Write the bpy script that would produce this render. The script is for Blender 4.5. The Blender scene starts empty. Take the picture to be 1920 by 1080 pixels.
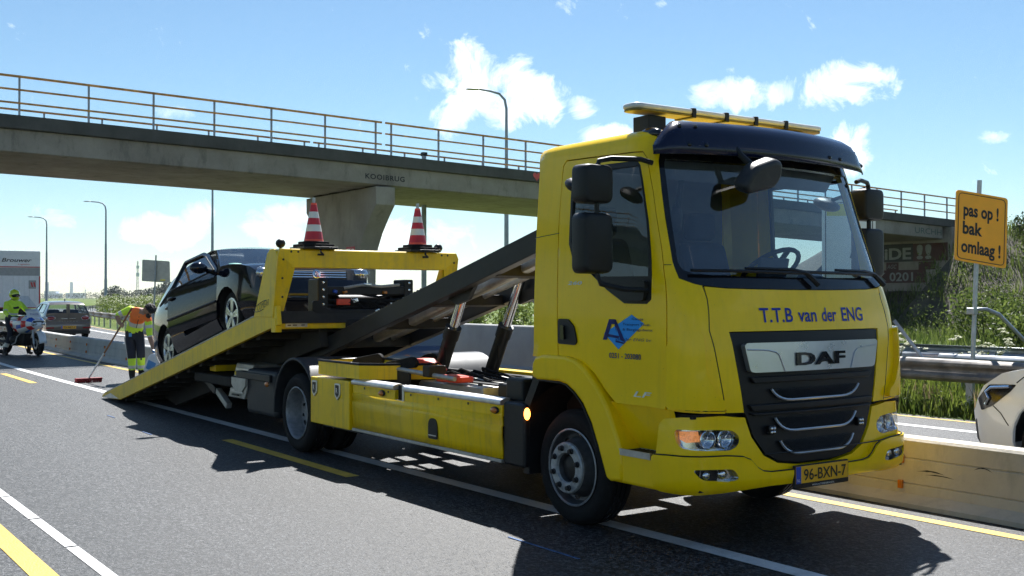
import bpy, bmesh, math, random
from mathutils import Vector, Matrix, Euler, noise
from mathutils.geometry import delaunay_2d_cdt
R = math.radians
random.seed(7)
scene = bpy.context.scene
COL = scene.collection

# ------------------------------------------------------------------ camera
cam_data = bpy.data.cameras.new('camera')
cam = bpy.data.objects.new('camera', cam_data); COL.objects.link(cam)
cam.location = (6.102, -5.787, 1.593)
AZ, PITCH = 145.0, 0.5
_d = Vector((math.cos(R(AZ))*math.cos(R(PITCH)), math.sin(R(AZ))*math.cos(R(PITCH)), math.sin(R(PITCH))))
cam.rotation_euler = _d.to_track_quat('-Z', 'Y').to_euler()
cam_data.sensor_width = 36.0
cam_data.lens = 36.0*2061/1920
cam_data.clip_start = 0.1
cam_data.clip_end = 6000
scene.camera = cam
CAMP = cam.location.copy()

# ------------------------------------------------------------------ sky and sun
SUN_H = Vector((-0.751, 0.661, 0)).normalized()
SUN_EL = 52.5
world = bpy.data.worlds.new('World'); scene.world = world
world.use_nodes = True
wt = world.node_tree; wn = wt.nodes; wl = wt.links
for n in list(wn): wn.remove(n)
w_out = wn.new('ShaderNodeOutputWorld'); w_bg = wn.new('ShaderNodeBackground')
w_sky = wn.new('ShaderNodeTexSky'); w_sky.sky_type = 'NISHITA'; w_sky.sun_disc = False
w_sky.sun_elevation = R(SUN_EL); w_sky.sun_rotation = math.atan2(SUN_H.x, SUN_H.y)
w_sky.altitude = 0; w_sky.air_density = 1.0; w_sky.dust_density = 0.05; w_sky.ozone_density = 6.0
w_bg.inputs['Strength'].default_value = 0.055
wl.new(w_bg.outputs[0], w_out.inputs[0])
w_tc = wn.new('ShaderNodeTexCoord')

def wmath(op, a, b=None, c=None, clamp=False):
    n = wn.new('ShaderNodeMath'); n.operation = op; n.use_clamp = clamp
    for i, v in enumerate((a, b, c)):
        if v is None: continue
        if isinstance(v, (int, float)): n.inputs[i].default_value = v
        else: wl.new(v, n.inputs[i])
    return n.outputs[0]

def wdot(vec):
    n = wn.new('ShaderNodeVectorMath'); n.operation = 'DOT_PRODUCT'
    wl.new(w_tc.outputs['Generated'], n.inputs[0]); n.inputs[1].default_value = vec
    return n.outputs['Value']

w_n1 = wn.new('ShaderNodeTexNoise'); w_n1.inputs['Scale'].default_value = 24; w_n1.inputs['Detail'].default_value = 9
w_n1.inputs['Roughness'].default_value = 0.64; w_n1.inputs['Distortion'].default_value = 0.5
wl.new(w_tc.outputs['Generated'], w_n1.inputs['Vector'])
cloud_noise = wmath('SUBTRACT', w_n1.outputs['Fac'], 0.5)

def sky_dir(px, py):
    # a direction in the sky, given where it stands in the view (1920 x 1080)
    x = (px-960)/2061; y = (540-py)/2061
    q = cam.rotation_euler.to_quaternion()
    return (q @ Vector((x, y, -1))).normalized()

CLOUDS = [  # view position, half width, half height (radians x 2061), strength
    (880, 150, 112, 58, 1.0), (985, 190, 72, 54, 1.0), (850, 210, 40, 45, .8),
    (1400, 180, 115, 28, .8), (1575, 162, 92, 40, .95), (1592, 275, 48, 48, .95),
    (1095, 203, 30, 22, .8), (1140, 255, 60, 22, .9), (1866, 258, 30, 16, .6),
    (285, 437, 75, 30, .7), (95, 412, 52, 26, .75), (500, 440, 60, 30, .6), (375, 405, 28, 30, .5),
    (560, 400, 90, 22, .55), (330, 215, 45, 14, .45), (760, 450, 120, 36, .5),
    (-500, 120, 240, 70, .9), (2500, 200, 240, 70, .9), (2200, 420, 160, 36, .8), (-300, 400, 170, 36, .7)]
acc = None
def add_cloud(c, hw, hh, st):
    global acc
    right = Vector((0, 0, 1)).cross(c).normalized()*-1
    up = right.cross(c).normalized()
    if up.z < 0: up.negate()
    u = wmath('DIVIDE', wdot(right), hw); v = wmath('DIVIDE', wmath('SUBTRACT', wdot(up), up.dot(c)), hh)
    r2 = wmath('ADD', wmath('MULTIPLY', u, u), wmath('MULTIPLY', v, v))
    front = wmath('GREATER_THAN', wdot(c), 0.5)
    m = wmath('SUBTRACT', 1.0, r2)                                 # 1 in the middle, falling outwards
    m = wmath('MAXIMUM', m, -1.0)
    m = wmath('ADD', wmath('MULTIPLY', m, 0.55), wmath('MULTIPLY', cloud_noise, 3.7))
    m = wmath('MULTIPLY', m, 1.15*st, clamp=True)
    m = wmath('MULTIPLY', m, front)
    acc = m if acc is None else wmath('MAXIMUM', acc, m)
for (px, py, hw, hh, st) in CLOUDS:
    add_cloud(sky_dir(px, py), hw/2061, hh/2061, st)
for k in range(8):                                                # the same scattered cumulus all round the sky
    a = R(145 + 75 + k*30); e = R(random.uniform(8, 30))
    add_cloud(Vector((math.cos(a)*math.cos(e), math.sin(a)*math.cos(e), math.sin(e))), random.uniform(.08, .2), random.uniform(.03, .07), .9)
w_mix = wn.new('ShaderNodeMix'); w_mix.data_type = 'RGBA'
w_tint = wn.new('ShaderNodeMix'); w_tint.data_type = 'RGBA'; w_tint.blend_type = 'MULTIPLY'; w_tint.inputs['Factor'].default_value = 1
wl.new(w_sky.outputs[0], w_tint.inputs['A']); w_tint.inputs['B'].default_value = (1.08, 1.10, 1.0, 1)
wl.new(acc, w_mix.inputs['Factor']); wl.new(w_tint.outputs['Result'], w_mix.inputs['A'])
w_mix.inputs['B'].default_value = (14.5, 14.8, 15.0, 1)
wl.new(w_mix.outputs['Result'], w_bg.inputs['Color'])

sun_d = bpy.data.lights.new('sun', 'SUN'); sun = bpy.data.objects.new('sun', sun_d); COL.objects.link(sun)
sun_d.energy = 5.0; sun_d.angle = R(0.53); sun_d.color = (1.0, 0.985, 0.955)
_s = Vector((SUN_H.x*math.cos(R(SUN_EL)), SUN_H.y*math.cos(R(SUN_EL)), math.sin(R(SUN_EL))))
sun.rotation_euler = (-_s).to_track_quat('-Z', 'Y').to_euler(); sun.location = (0, 0, 30)

vs = scene.view_settings
vs.view_transform = 'Standard'; vs.look = 'None'; vs.exposure = 1.18; vs.gamma = 1.0; vs.use_curve_mapping = False
scene.cycles.use_denoising = True; scene.cycles.denoising_prefilter = 'NONE'
scene.cycles.use_adaptive_sampling = True; scene.cycles.adaptive_threshold = 0.02
scene.cycles.max_bounces = 6; scene.cycles.glossy_bounces = 3; scene.cycles.transparent_max_bounces = 12
scene.cycles.sample_clamp_indirect = 6.0
scene.cycles.caustics_reflective = False; scene.cycles.caustics_refractive = False

# ------------------------------------------------------------------ materials
MATS = {}
def mat(name, col, rough=0.5, metal=0.0, spec=0.5, coat=0.0, var=0.12, vscale=6.0, bump=0.0, bscale=60.0,
        emit=None, estr=0.0, dirt=0.0, dirt_col=(.05, .045, .035), col2=None, rvar=0.1, streak=0.0, speck=0.0):
    """a Principled material with procedural mottling of its colour and gloss, and optional grime and relief"""
    if name in MATS: return MATS[name]
    m = bpy.data.materials.new(name); m.use_nodes = True
    nt = m.node_tree; N = nt.nodes; L = nt.links
    b = N['Principled BSDF']
    tc = N.new('ShaderNodeTexCoord')
    vec = tc.outputs['Object']
    n1 = N.new('ShaderNodeTexNoise'); n1.inputs['Scale'].default_value = vscale; n1.inputs['Detail'].default_value = 6
    n1.inputs['Roughness'].default_value = 0.6
    L.new(vec, n1.inputs['Vector'])
    c2 = col2 if col2 else tuple(max(0, c*(1-var*1.6)) for c in col)
    c1 = col if col2 else tuple(min(1, c*(1+var)) for c in col)
    rp = N.new('ShaderNodeValToRGB'); rp.color_ramp.elements[0].position = .32; rp.color_ramp.elements[1].position = .68
    rp.color_ramp.elements[0].color = (*c2, 1); rp.color_ramp.elements[1].color = (*c1, 1)
    L.new(n1.outputs['Fac'], rp.inputs['Fac'])
    out = rp.outputs['Color']
    if dirt > 0:
        n2 = N.new('ShaderNodeTexNoise'); n2.inputs['Scale'].default_value = vscale*2.3; n2.inputs['Detail'].default_value = 10
        n2.inputs['Roughness'].default_value = .72
        L.new(vec, n2.inputs['Vector'])
        r2 = N.new('ShaderNodeMapRange'); r2.inputs['From Min'].default_value = .5; r2.inputs['From Max'].default_value = .78
        r2.inputs['To Max'].default_value = dirt
        L.new(n2.outputs['Fac'], r2.inputs['Value'])
        mx = N.new('ShaderNodeMix'); mx.data_type = 'RGBA'
        L.new(r2.outputs['Result'], mx.inputs['Factor']); L.new(out, mx.inputs['A']); mx.inputs['B'].default_value = (*dirt_col, 1)
        out = mx.outputs['Result']
    def grime(scale, loc, sc, lo, hi, amt, colr):
        nonlocal out
        mp = N.new('ShaderNodeMapping'); mp.inputs['Scale'].default_value = scale; mp.inputs['Location'].default_value = loc; L.new(vec, mp.inputs['Vector'])
        nn = N.new('ShaderNodeTexNoise'); nn.inputs['Scale'].default_value = sc; nn.inputs['Detail'].default_value = 6; nn.inputs['Roughness'].default_value = .65; L.new(mp.outputs[0], nn.inputs['Vector'])
        r3 = N.new('ShaderNodeMapRange'); r3.inputs['From Min'].default_value = lo; r3.inputs['From Max'].default_value = hi; r3.inputs['To Max'].default_value = amt; L.new(nn.outputs['Fac'], r3.inputs['Value'])
        m3 = N.new('ShaderNodeMix'); m3.data_type = 'RGBA'; L.new(r3.outputs[0], m3.inputs['Factor']); L.new(out, m3.inputs['A']); m3.inputs['B'].default_value = (*colr, 1); out = m3.outputs['Result']
    if streak > 0: grime((9, 9, .55), (1, 2, 3), 2.0, .50, .72, streak, dirt_col)                # run-off marks down the sides
    if speck > 0: grime((1, 1, 1), (4, 1, 7), 70, .66, .72, speck, (.05, .04, .02))             # chips and insects
    L.new(out, b.inputs['Base Color'])
    rr = N.new('ShaderNodeMapRange'); rr.inputs['To Min'].default_value = max(0.02, rough-rvar); rr.inputs['To Max'].default_value = min(1, rough+rvar)
    L.new(n1.outputs['Fac'], rr.inputs['Value']); L.new(rr.outputs['Result'], b.inputs['Roughness'])
    b.inputs['Metallic'].default_value = metal
    b.inputs['Specular IOR Level'].default_value = spec
    b.inputs['Coat Weight'].default_value = coat; b.inputs['Coat Roughness'].default_value = 0.04
    if bump > 0:
        n3 = N.new('ShaderNodeTexNoise'); n3.inputs['Scale'].default_value = bscale; n3.inputs['Detail'].default_value = 5
        L.new(vec, n3.inputs['Vector'])
        bp = N.new('ShaderNodeBump'); bp.inputs['Strength'].default_value = bump; bp.inputs['Distance'].default_value = 0.01
        L.new(n3.outputs['Fac'], bp.inputs['Height']); L.new(bp.outputs['Normal'], b.inputs['Normal'])
    if emit:
        b.inputs['Emission Color'].default_value = (*emit, 1); b.inputs['Emission Strength'].default_value = estr
    MATS[name] = m
    return m

def glass(name, tint=(.75, .85, .9), rough=0.0, ior=1.5, refl=1.0):
    if name in MATS: return MATS[name]
    m = bpy.data.materials.new(name); m.use_nodes = True
    nt = m.node_tree; N = nt.nodes; L = nt.links
    for n in list(N): N.remove(n)
    o = N.new('ShaderNodeOutputMaterial'); mix = N.new('ShaderNodeMixShader')
    t = N.new('ShaderNodeBsdfTransparent'); g = N.new('ShaderNodeBsdfGlossy')
    lw = N.new('ShaderNodeLayerWeight'); lw.inputs['Blend'].default_value = .5; f0 = ((ior-1)/(ior+1))**2
    pw = N.new('ShaderNodeMath'); pw.operation = 'POWER'; L.new(lw.outputs['Facing'], pw.inputs[0]); pw.inputs[1].default_value = 5
    f = N.new('ShaderNodeMath'); f.operation = 'MULTIPLY_ADD'; L.new(pw.outputs[0], f.inputs[0]); f.inputs[1].default_value = 1-f0; f.inputs[2].default_value = f0
    nz = N.new('ShaderNodeTexNoise'); nz.inputs['Scale'].default_value = 3
    mr = N.new('ShaderNodeMapRange'); mr.inputs['To Min'].default_value = rough; mr.inputs['To Max'].default_value = rough+.02
    L.new(nz.outputs['Fac'], mr.inputs['Value']); L.new(mr.outputs['Result'], g.inputs['Roughness'])
    t.inputs['Color'].default_value = (*tint, 1)
    g.inputs['Color'].default_value = (refl, refl, refl, 1)
    L.new(f.outputs[0], mix.inputs[0]); L.new(t.outputs[0], mix.inputs[1]); L.new(g.outputs[0], mix.inputs[2]); L.new(mix.outputs[0], o.inputs[0])
    MATS[name] = m
    return m

YEL = (0.95, 0.61, 0.001)
mat('truck yellow', YEL, .22, coat=.15, spec=.25, var=.03, vscale=1.5, rvar=.06, dirt=.10, dirt_col=(.42, .28, .02), streak=.14, speck=.55)
mat('body yellow', (.92, .59, .002), .36, coat=.08, spec=.32, var=.06, vscale=2, dirt=.32, dirt_col=(.24, .18, .06), streak=.4, speck=.6)
mat('bed yellow', (.84, .55, .006), .42, coat=.05, spec=.35, var=.08, vscale=2, dirt=.4, dirt_col=(.24, .18, .08), streak=.35, speck=.6)
mat('black plastic', (.009, .010, .012), .45, spec=.3, var=.12, vscale=8, bump=.15, bscale=400)
mat('grille plastic', (.007, .008, .011), .42, spec=.25, var=.1)
mat('black gloss', (.006, .006, .008), .12, var=.05)
mat('visor', (.004, .007, .030), .2, coat=.15, var=.05, spec=.35)
mat('rubber', (.010, .010, .011), .8, spec=.2, var=.2, vscale=20, bump=.3, bscale=120)
mat('tread', (.02, .02, .02), .85, var=.25, vscale=30, bump=.4, bscale=90)
mat('chassis', (.009, .009, .010), .65, spec=.2, var=.3, vscale=5, dirt=.4, dirt_col=(.06, .05, .04))
mat('dark steel', (.018, .019, .022), .45, metal=.2, spec=.35, var=.25, vscale=4, dirt=.3, dirt_col=(.045, .036, .026))
mat('under steel', (.030, .028, .026), .6, spec=.2, var=.25, vscale=4, dirt=.45, dirt_col=(.07, .058, .04))
mat('aluminium', (.62, .63, .64), .38, metal=.9, var=.12, vscale=9, dirt=.25, dirt_col=(.22, .2, .17), bump=.1)
mat('dull aluminium', (.45, .44, .41), .5, metal=.6, var=.16, vscale=7, dirt=.4, dirt_col=(.2, .17, .13), bump=.15, bscale=40)
mat('chrome', (.75, .76, .78), .08, metal=1, var=.04)
mat('silver', (.50, .52, .55), .30, metal=.75, var=.04, coat=.4)
mat('wheel grey', (.26, .27, .29), .45, metal=.4, var=.2, vscale=12, dirt=.45, dirt_col=(.04, .035, .03))
mat('rim pale', (.34, .36, .38), .45, metal=.3, var=.3, vscale=14, dirt=.6, dirt_col=(.05, .035, .03))
mat('rim dark', (.07, .072, .08), .5, metal=.3, var=.25, vscale=12, dirt=.4, dirt_col=(.03, .027, .025))
mat('mudguard', (.022, .025, .030), .5, spec=.3, var=.15, dirt=.3, dirt_col=(.1, .09, .08))
mat('interior', (.035, .038, .045), .75, var=.15)
mat('interior grey', (.16, .165, .175), .8, var=.1)
mat('blue letters', (.002, .028, .30), .4, spec=.2, var=.03)
mat('light blue', (.02, .29, .78), .4, spec=.2, var=.03)
mat('navy letters', (.002, .012, .13), .4, spec=.2, var=.03)
mat('black letters', (.006, .006, .007), .45, var=.05)
mat('plate yellow', (.82, .42, .012), .35, var=.03)
mat('plate blue', (.006, .06, .42), .35, var=.03)
mat('white paint', (.80, .80, .79), .4, var=.03)
mat('lens amber', (.55, .16, .01), .15, coat=.5, var=.1)
mat('lamp amber lit', (.8, .22, .02), .3, var=.05, emit=(1, .32, .05), estr=4.0)
mat('indicator lit', (.75, .28, .10), .25, var=.5, vscale=45, emit=(1, .33, .10), estr=.22)
mat('lens red', (.35, .008, .01), .18, coat=.5, var=.1)
mat('orange red', (.70, .06, .025), .45, var=.15, vscale=9)
mat('seat', (.02, .028, .05), .85, var=.2)
mat('lamp reflector', (.62, .64, .66), .14, metal=.95, var=.15, vscale=14)
glass('windscreen glass', (.66, .76, .82), 0.0, 2.15)
glass('side glass', (.70, .78, .80), 0.0, 1.7)
glass('car glass', (.72, .78, .80), 0.0, 1.7)
glass('lamp glass', (.86, .88, .9), 0.0, 1.45)

# ------------------------------------------------------------------ mesh helpers
class MB:
    """collects shapes; build() links them as ONE mesh object"""
    def __init__(s, M=None): s.v = []; s.f = []; s.mi = []; s.M = M; s.cur = 0
    def add(s, vs, fs):
        o = len(s.v)
        for p in vs:
            p = Vector(p)
            if s.M is not None: p = s.M @ p
            s.v.append(p)
        for f in fs: s.f.append([i+o for i in f]); s.mi.append(s.cur)
        return s
    def box(s, x0, x1, y0, y1, z0, z1):
        if x0 > x1: x0, x1 = x1, x0
        if y0 > y1: y0, y1 = y1, y0
        if z0 > z1: z0, z1 = z1, z0
        v = [(x0, y0, z0), (x1, y0, z0), (x1, y1, z0), (x0, y1, z0), (x0, y0, z1), (x1, y0, z1), (x1, y1, z1), (x0, y1, z1)]
        return s.add(v, [(3, 2, 1, 0), (4, 5, 6, 7), (0, 1, 5, 4), (1, 2, 6, 5), (2, 3, 7, 6), (3, 0, 4, 7)])
    def obox(s, c, size, M3):
        """box of a size round c, turned by a 3x3 / euler"""
        if isinstance(M3, (tuple, list)): M3 = Euler(M3).to_matrix()
        c = Vector(c); hx, hy, hz = [k/2 for k in size]
        v = [c + M3 @ Vector((x, y, z)) for z in (-hz, hz) for x, y in ((-hx, -hy), (hx, -hy), (hx, hy), (-hx, hy))]
        return s.add(v, [(3, 2, 1, 0), (4, 5, 6, 7), (0, 1, 5, 4), (1, 2, 6, 5), (2, 3, 7, 6), (3, 0, 4, 7)])
    def beam(s, p, q, w, h, up=(0, 0, 1)):
        p = Vector(p); q = Vector(q); d = (q-p); L = d.length; d.normalize(); u = Vector(up)
        r = d.cross(u).normalized(); u = r.cross(d)
        return s.obox((p+q)/2, (L, w, h), Matrix((d, -r, u)).transposed())
    def prism(s, poly, ax, lo, hi):
        """a flat outline pushed along an axis: for 'y' the outline is (x, z), for 'x' (y, z), for 'z' (x, y)"""
        def P(a, b, t): return {'x': (t, a, b), 'y': (a, t, b), 'z': (a, b, t)}[ax]
        n = len(poly)
        ar = sum(poly[i][0]*poly[(i+1) % n][1]-poly[(i+1) % n][0]*poly[i][1] for i in range(n))
        if (ar < 0): poly = poly[::-1]
        v = [P(a, b, lo) for a, b in poly] + [P(a, b, hi) for a, b in poly]
        f = [tuple(range(n))[::-1], tuple(range(n, 2*n))] + [(i, (i+1) % n, n+(i+1) % n, n+i) for i in range(n)]
        if (ax == 'y') == (lo < hi): f = [t[::-1] for t in f]
        return s.add(v, f)
    def tube(s, pts, r, n=8, cap=True, closed=False):
        pts = [Vector(p) for p in pts]; m = len(pts)
        rs = r if isinstance(r, (list, tuple)) else [r]*m
        V = []; prev = None
        for i, p in enumerate(pts):
            if closed: d = pts[(i+1) % m]-pts[i-1]
            else: d = pts[min(i+1, m-1)]-pts[max(i-1, 0)]
            d.normalize()
            if prev is None:
                a = Vector((0, 0, 1)) if abs(d.z) < .9 else Vector((1, 0, 0))
                x = d.cross(a).normalized()
            else:
                x = (prev - d*prev.dot(d)).normalized()
            prev = x; y = d.cross(x)
            for k in range(n):
                t = 2*math.pi*k/n
                V.append(p + (x*math.cos(t)+y*math.sin(t))*rs[i])
        F = []
        for i in range(m if closed else m-1):
            for k in range(n):
                a = i*n+k; b = i*n+(k+1) % n; j = ((i+1) % m)*n
                F.append((a, b, j+(k+1) % n, j+k))
        if cap and not closed: F += [tuple(range(n))[::-1], tuple(range((m-1)*n, m*n))]
        return s.add(V, F)
    def lathe(s, prof, c=(0, 0, 0), ax='z', n=24, cap=True):
        """profile of (radius, height along the axis) spun round an axis through c"""
        V = []; c = Vector(c)
        for r, h in prof:
            for k in range(n):
                t = 2*math.pi*k/n; a, b = r*math.cos(t), r*math.sin(t)
                V.append(c + Vector({'z': (a, b, h), 'y': (b, h, a), 'x': (h, a, b)}[ax]))
        F = []
        for i in range(len(prof)-1):
            for k in range(n): F.append((i*n+k, i*n+(k+1) % n, (i+1)*n+(k+1) % n, (i+1)*n+k))
        if cap: F += [tuple(range(n))[::-1], tuple(range((len(prof)-1)*n, len(prof)*n))]
        return s.add(V, F)
    def ball(s, c, r, n=12, m=8, rot=None):
        c = Vector(c); rx, ry, rz = r if isinstance(r, (tuple, list)) else (r, r, r)
        V = []
        for i in range(m+1):
            ph = math.pi*i/m
            for k in range(n):
                t = 2*math.pi*k/n
                p = Vector((rx*math.sin(ph)*math.cos(t), ry*math.sin(ph)*math.sin(t), -rz*math.cos(ph)))
                if rot: p = rot @ p
                V.append(c+p)
        F = [(i*n+k, i*n+(k+1) % n, (i+1)*n+(k+1) % n, (i+1)*n+k) for i in range(m) for k in range(n)]
        return s.add(V, F)
    def grid(s, rows, closed=False):
        m = len(rows[0]); V = [p for r in rows for p in r]; F = []
        for i in range(len(rows)-1):
            for k in range(m if closed else m-1):
                F.append((i*m+k, i*m+(k+1) % m, (i+1)*m+(k+1) % m, (i+1)*m+k))
        return s.add(V, F)
    def build(s, name, material, parent=None, smooth=35, bevel=0, seg=2, label=None):
        me = bpy.data.meshes.new(name)
        me.from_pydata([tuple(p) for p in s.v], [], s.f)
        ms = material if isinstance(material, (list, tuple)) else [material]
        for x in ms: me.materials.append(MATS[x] if isinstance(x, str) else x)
        if len(ms) > 1: me.polygons.foreach_set('material_index', s.mi)
        bm = bmesh.new(); bm.from_mesh(me)
        bmesh.ops.remove_doubles(bm, verts=bm.verts, dist=1e-5)
        bmesh.ops.recalc_face_normals(bm, faces=bm.faces)
        bm.to_mesh(me); bm.free()
        if smooth:
            me.polygons.foreach_set('use_smooth', [True]*len(me.polygons)); me.set_sharp_from_angle(angle=R(smooth))
        o = bpy.data.objects.new(name, me); COL.objects.link(o)
        if parent: o.parent = parent
        if bevel:
            b = o.modifiers.new('bevel', 'BEVEL'); b.width = bevel; b.segments = seg; b.limit_method = 'ANGLE'; b.angle_limit = R(40)
            b.harden_normals = False
        if label: o['label'] = label
        return o

def thing(name, label, cat, loc=(0, 0, 0), rot=(0, 0, 0), group=None):
    o = bpy.data.objects.new(name, None); COL.objects.link(o); o.empty_display_size = .2
    o.location = loc; o.rotation_euler = rot; o['label'] = label; o['category'] = cat
    if group: o['group'] = group
    return o
def tag(o, label, cat, group=None, kind=None):
    o['label'] = label; o['category'] = cat
    if group: o['group'] = group
    if kind: o['kind'] = kind
    return o
def structure(o): o['kind'] = 'structure'; return o

def copy_tree(o, parent=None):
    c = o.copy(); COL.objects.link(c); c.parent = parent
    for ch in list(o.children): copy_tree(ch, c)
    return c

def inside(p, poly):
    x, y = p; c = False; n = len(poly); j = n-1
    for i in range(n):
        xi, yi = poly[i]; xj, yj = poly[j]
        if (yi > y) != (yj > y) and x < (xj-xi)*(y-yi)/(yj-yi)+xi: c = not c
        j = i
    return c
def dens(poly, h):
    out = []
    n = len(poly)
    for i in range(n):
        a = poly[i]; b = poly[(i+1) % n]; L = math.hypot(b[0]-a[0], b[1]-a[1]); k = max(1, int(math.ceil(L/h)))
        out += [(a[0]+(b[0]-a[0])*t/k, a[1]+(b[1]-a[1])*t/k) for t in range(k)]
    return out
def rnd(poly, r, seg=4):
    """rounds the corners of an outline; r one radius or one per corner"""
    out = []; n = len(poly)
    for i in range(n):
        p = Vector(poly[i]); a = Vector(poly[i-1]); b = Vector(poly[(i+1) % n])
        rr = r[i] if isinstance(r, (list, tuple)) else r
        la = (a-p).length; lb = (b-p).length; q = min(rr, la*.48, lb*.48)
        if q < 1e-4: out.append(tuple(p)); continue
        s = p+(a-p)/la*q; e = p+(b-p)/lb*q
        for k in range(seg+1):
            t = k/seg; z = s*(1-t)**2+p*2*t*(1-t)+e*t*t; out.append((z.x, z.y))
    return out
def tri_region(poly, holes=(), h=.08):
    """triangles of a flat region with holes: (points, triangles, boundary loops)"""
    loops = [dens(poly, h)] + [dens(q, h) for q in holes]
    pts = []; edges = []
    for lp in loops:
        o = len(pts); pts += lp; edges += [(o+i, o+(i+1) % len(lp)) for i in range(len(lp))]
    xs = [p[0] for p in poly]; ys = [p[1] for p in poly]
    nb = len(pts)
    x = min(xs)+h*.5; row = 0
    while x < max(xs):
        y = min(ys)+h*(.5 if row % 2 else .25)
        while y < max(ys):
            if inside((x, y), poly) and not any(inside((x, y), q) for q in holes):
                if min((p[0]-x)**2+(p[1]-y)**2 for p in pts[:nb]) > (h*.45)**2: pts.append((x, y))
            y += h
        x += h; row += 1
    r = delaunay_2d_cdt([Vector(p) for p in pts], edges, [], 0, 1e-6)
    V = [tuple(p) for p in r[0]]; T = []
    for f in r[2]:
        for i in range(1, len(f)-1):
            t = (f[0], f[i], f[i+1]); c = (sum(V[k][0] for k in t)/3, sum(V[k][1] for k in t)/3)
            if inside(c, loops[0]) and not any(inside(c, q) for q in loops[1:]): T.append(t)
    return V, T
def patch(mb, fn, poly, holes=(), h=.08, thick=.0, off=0.0):
    """a panel cut from a curved surface fn(u, v) -> Vector; thick > 0 gives it real depth inwards"""
    V, T = tri_region(poly, holes, h)
    e = 1e-3
    P = []; Nn = []
    offf = off if callable(off) else (lambda u, v: off)
    for u, v in V:
        p = Vector(fn(u, v)); du = Vector(fn(u+e, v))-p; dv = Vector(fn(u, v+e))-p; n = du.cross(dv)
        n = n.normalized() if n.length > 0 else Vector((0, 0, 1))
        P.append(p); Nn.append(n)
    # outward = away from the surface's own inside: fn may carry an attribute saying which sign is out
    sg = getattr(fn, 'out', 1)
    outer = [p+n*sg*offf(*uv) for p, n, uv in zip(P, Nn, V)]
    if thick <= 0:
        return mb.add(outer, T)
    inner = [p-n*sg*thick for p, n in zip(outer, Nn)]
    n = len(V); ec = {}
    for t in T:
        for a, b in ((t[0], t[1]), (t[1], t[2]), (t[2], t[0])): ec[(min(a, b), max(a, b))] = ec.get((min(a, b), max(a, b)), 0)+1
    F = list(T) + [(t[2]+n, t[1]+n, t[0]+n) for t in T] + [(a, b, b+n, a+n) for (a, b), c in ec.items() if c == 1]
    return mb.add(outer+inner, F)

_fcache = {}
def text_mesh(txt, bold=0.0, shear=0.0, space=1.0):
    """letters as flat triangles, scaled to capital height 1, left edge at 0: (points, faces, width)"""
    k = (txt, bold, shear, space)
    if k in _fcache: return _fcache[k]
    cu = bpy.data.curves.new('t', 'FONT'); cu.body = txt; cu.offset = bold; cu.shear = shear; cu.space_character = space
    cu.resolution_u = 3; cu.fill_mode = 'FRONT'
    o = bpy.data.objects.new('t', cu); COL.objects.link(o)
    bpy.context.view_layer.update()
    me = bpy.data.meshes.new_from_object(o.evaluated_get(bpy.context.evaluated_depsgraph_get()))
    V = [(v.co.x, v.co.y) for v in me.vertices]; F = [tuple(p.vertices) for p in me.polygons]
    bpy.data.objects.remove(o); bpy.data.curves.remove(cu); bpy.data.meshes.remove(me)
    s = 1/0.729; x0 = min(v[0] for v in V)
    V = [((x-x0)*s, y*s) for x, y in V]
    r = (V, F, max(v[0] for v in V)); _fcache[k] = r
    return r
def letters(mb, txt, fn, u0, u1, v0, v1, bold=.01, shear=0, space=1.0):
    """letters laid on a surface: fn(u, v) -> point; fills u0..u1 and cap height v0..v1"""
    V, F, w = text_mesh(txt, bold, shear, space)
    return mb.add([fn(u0+(u1-u0)*x/w, v0+(v1-v0)*y) for x, y in V], F)
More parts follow.
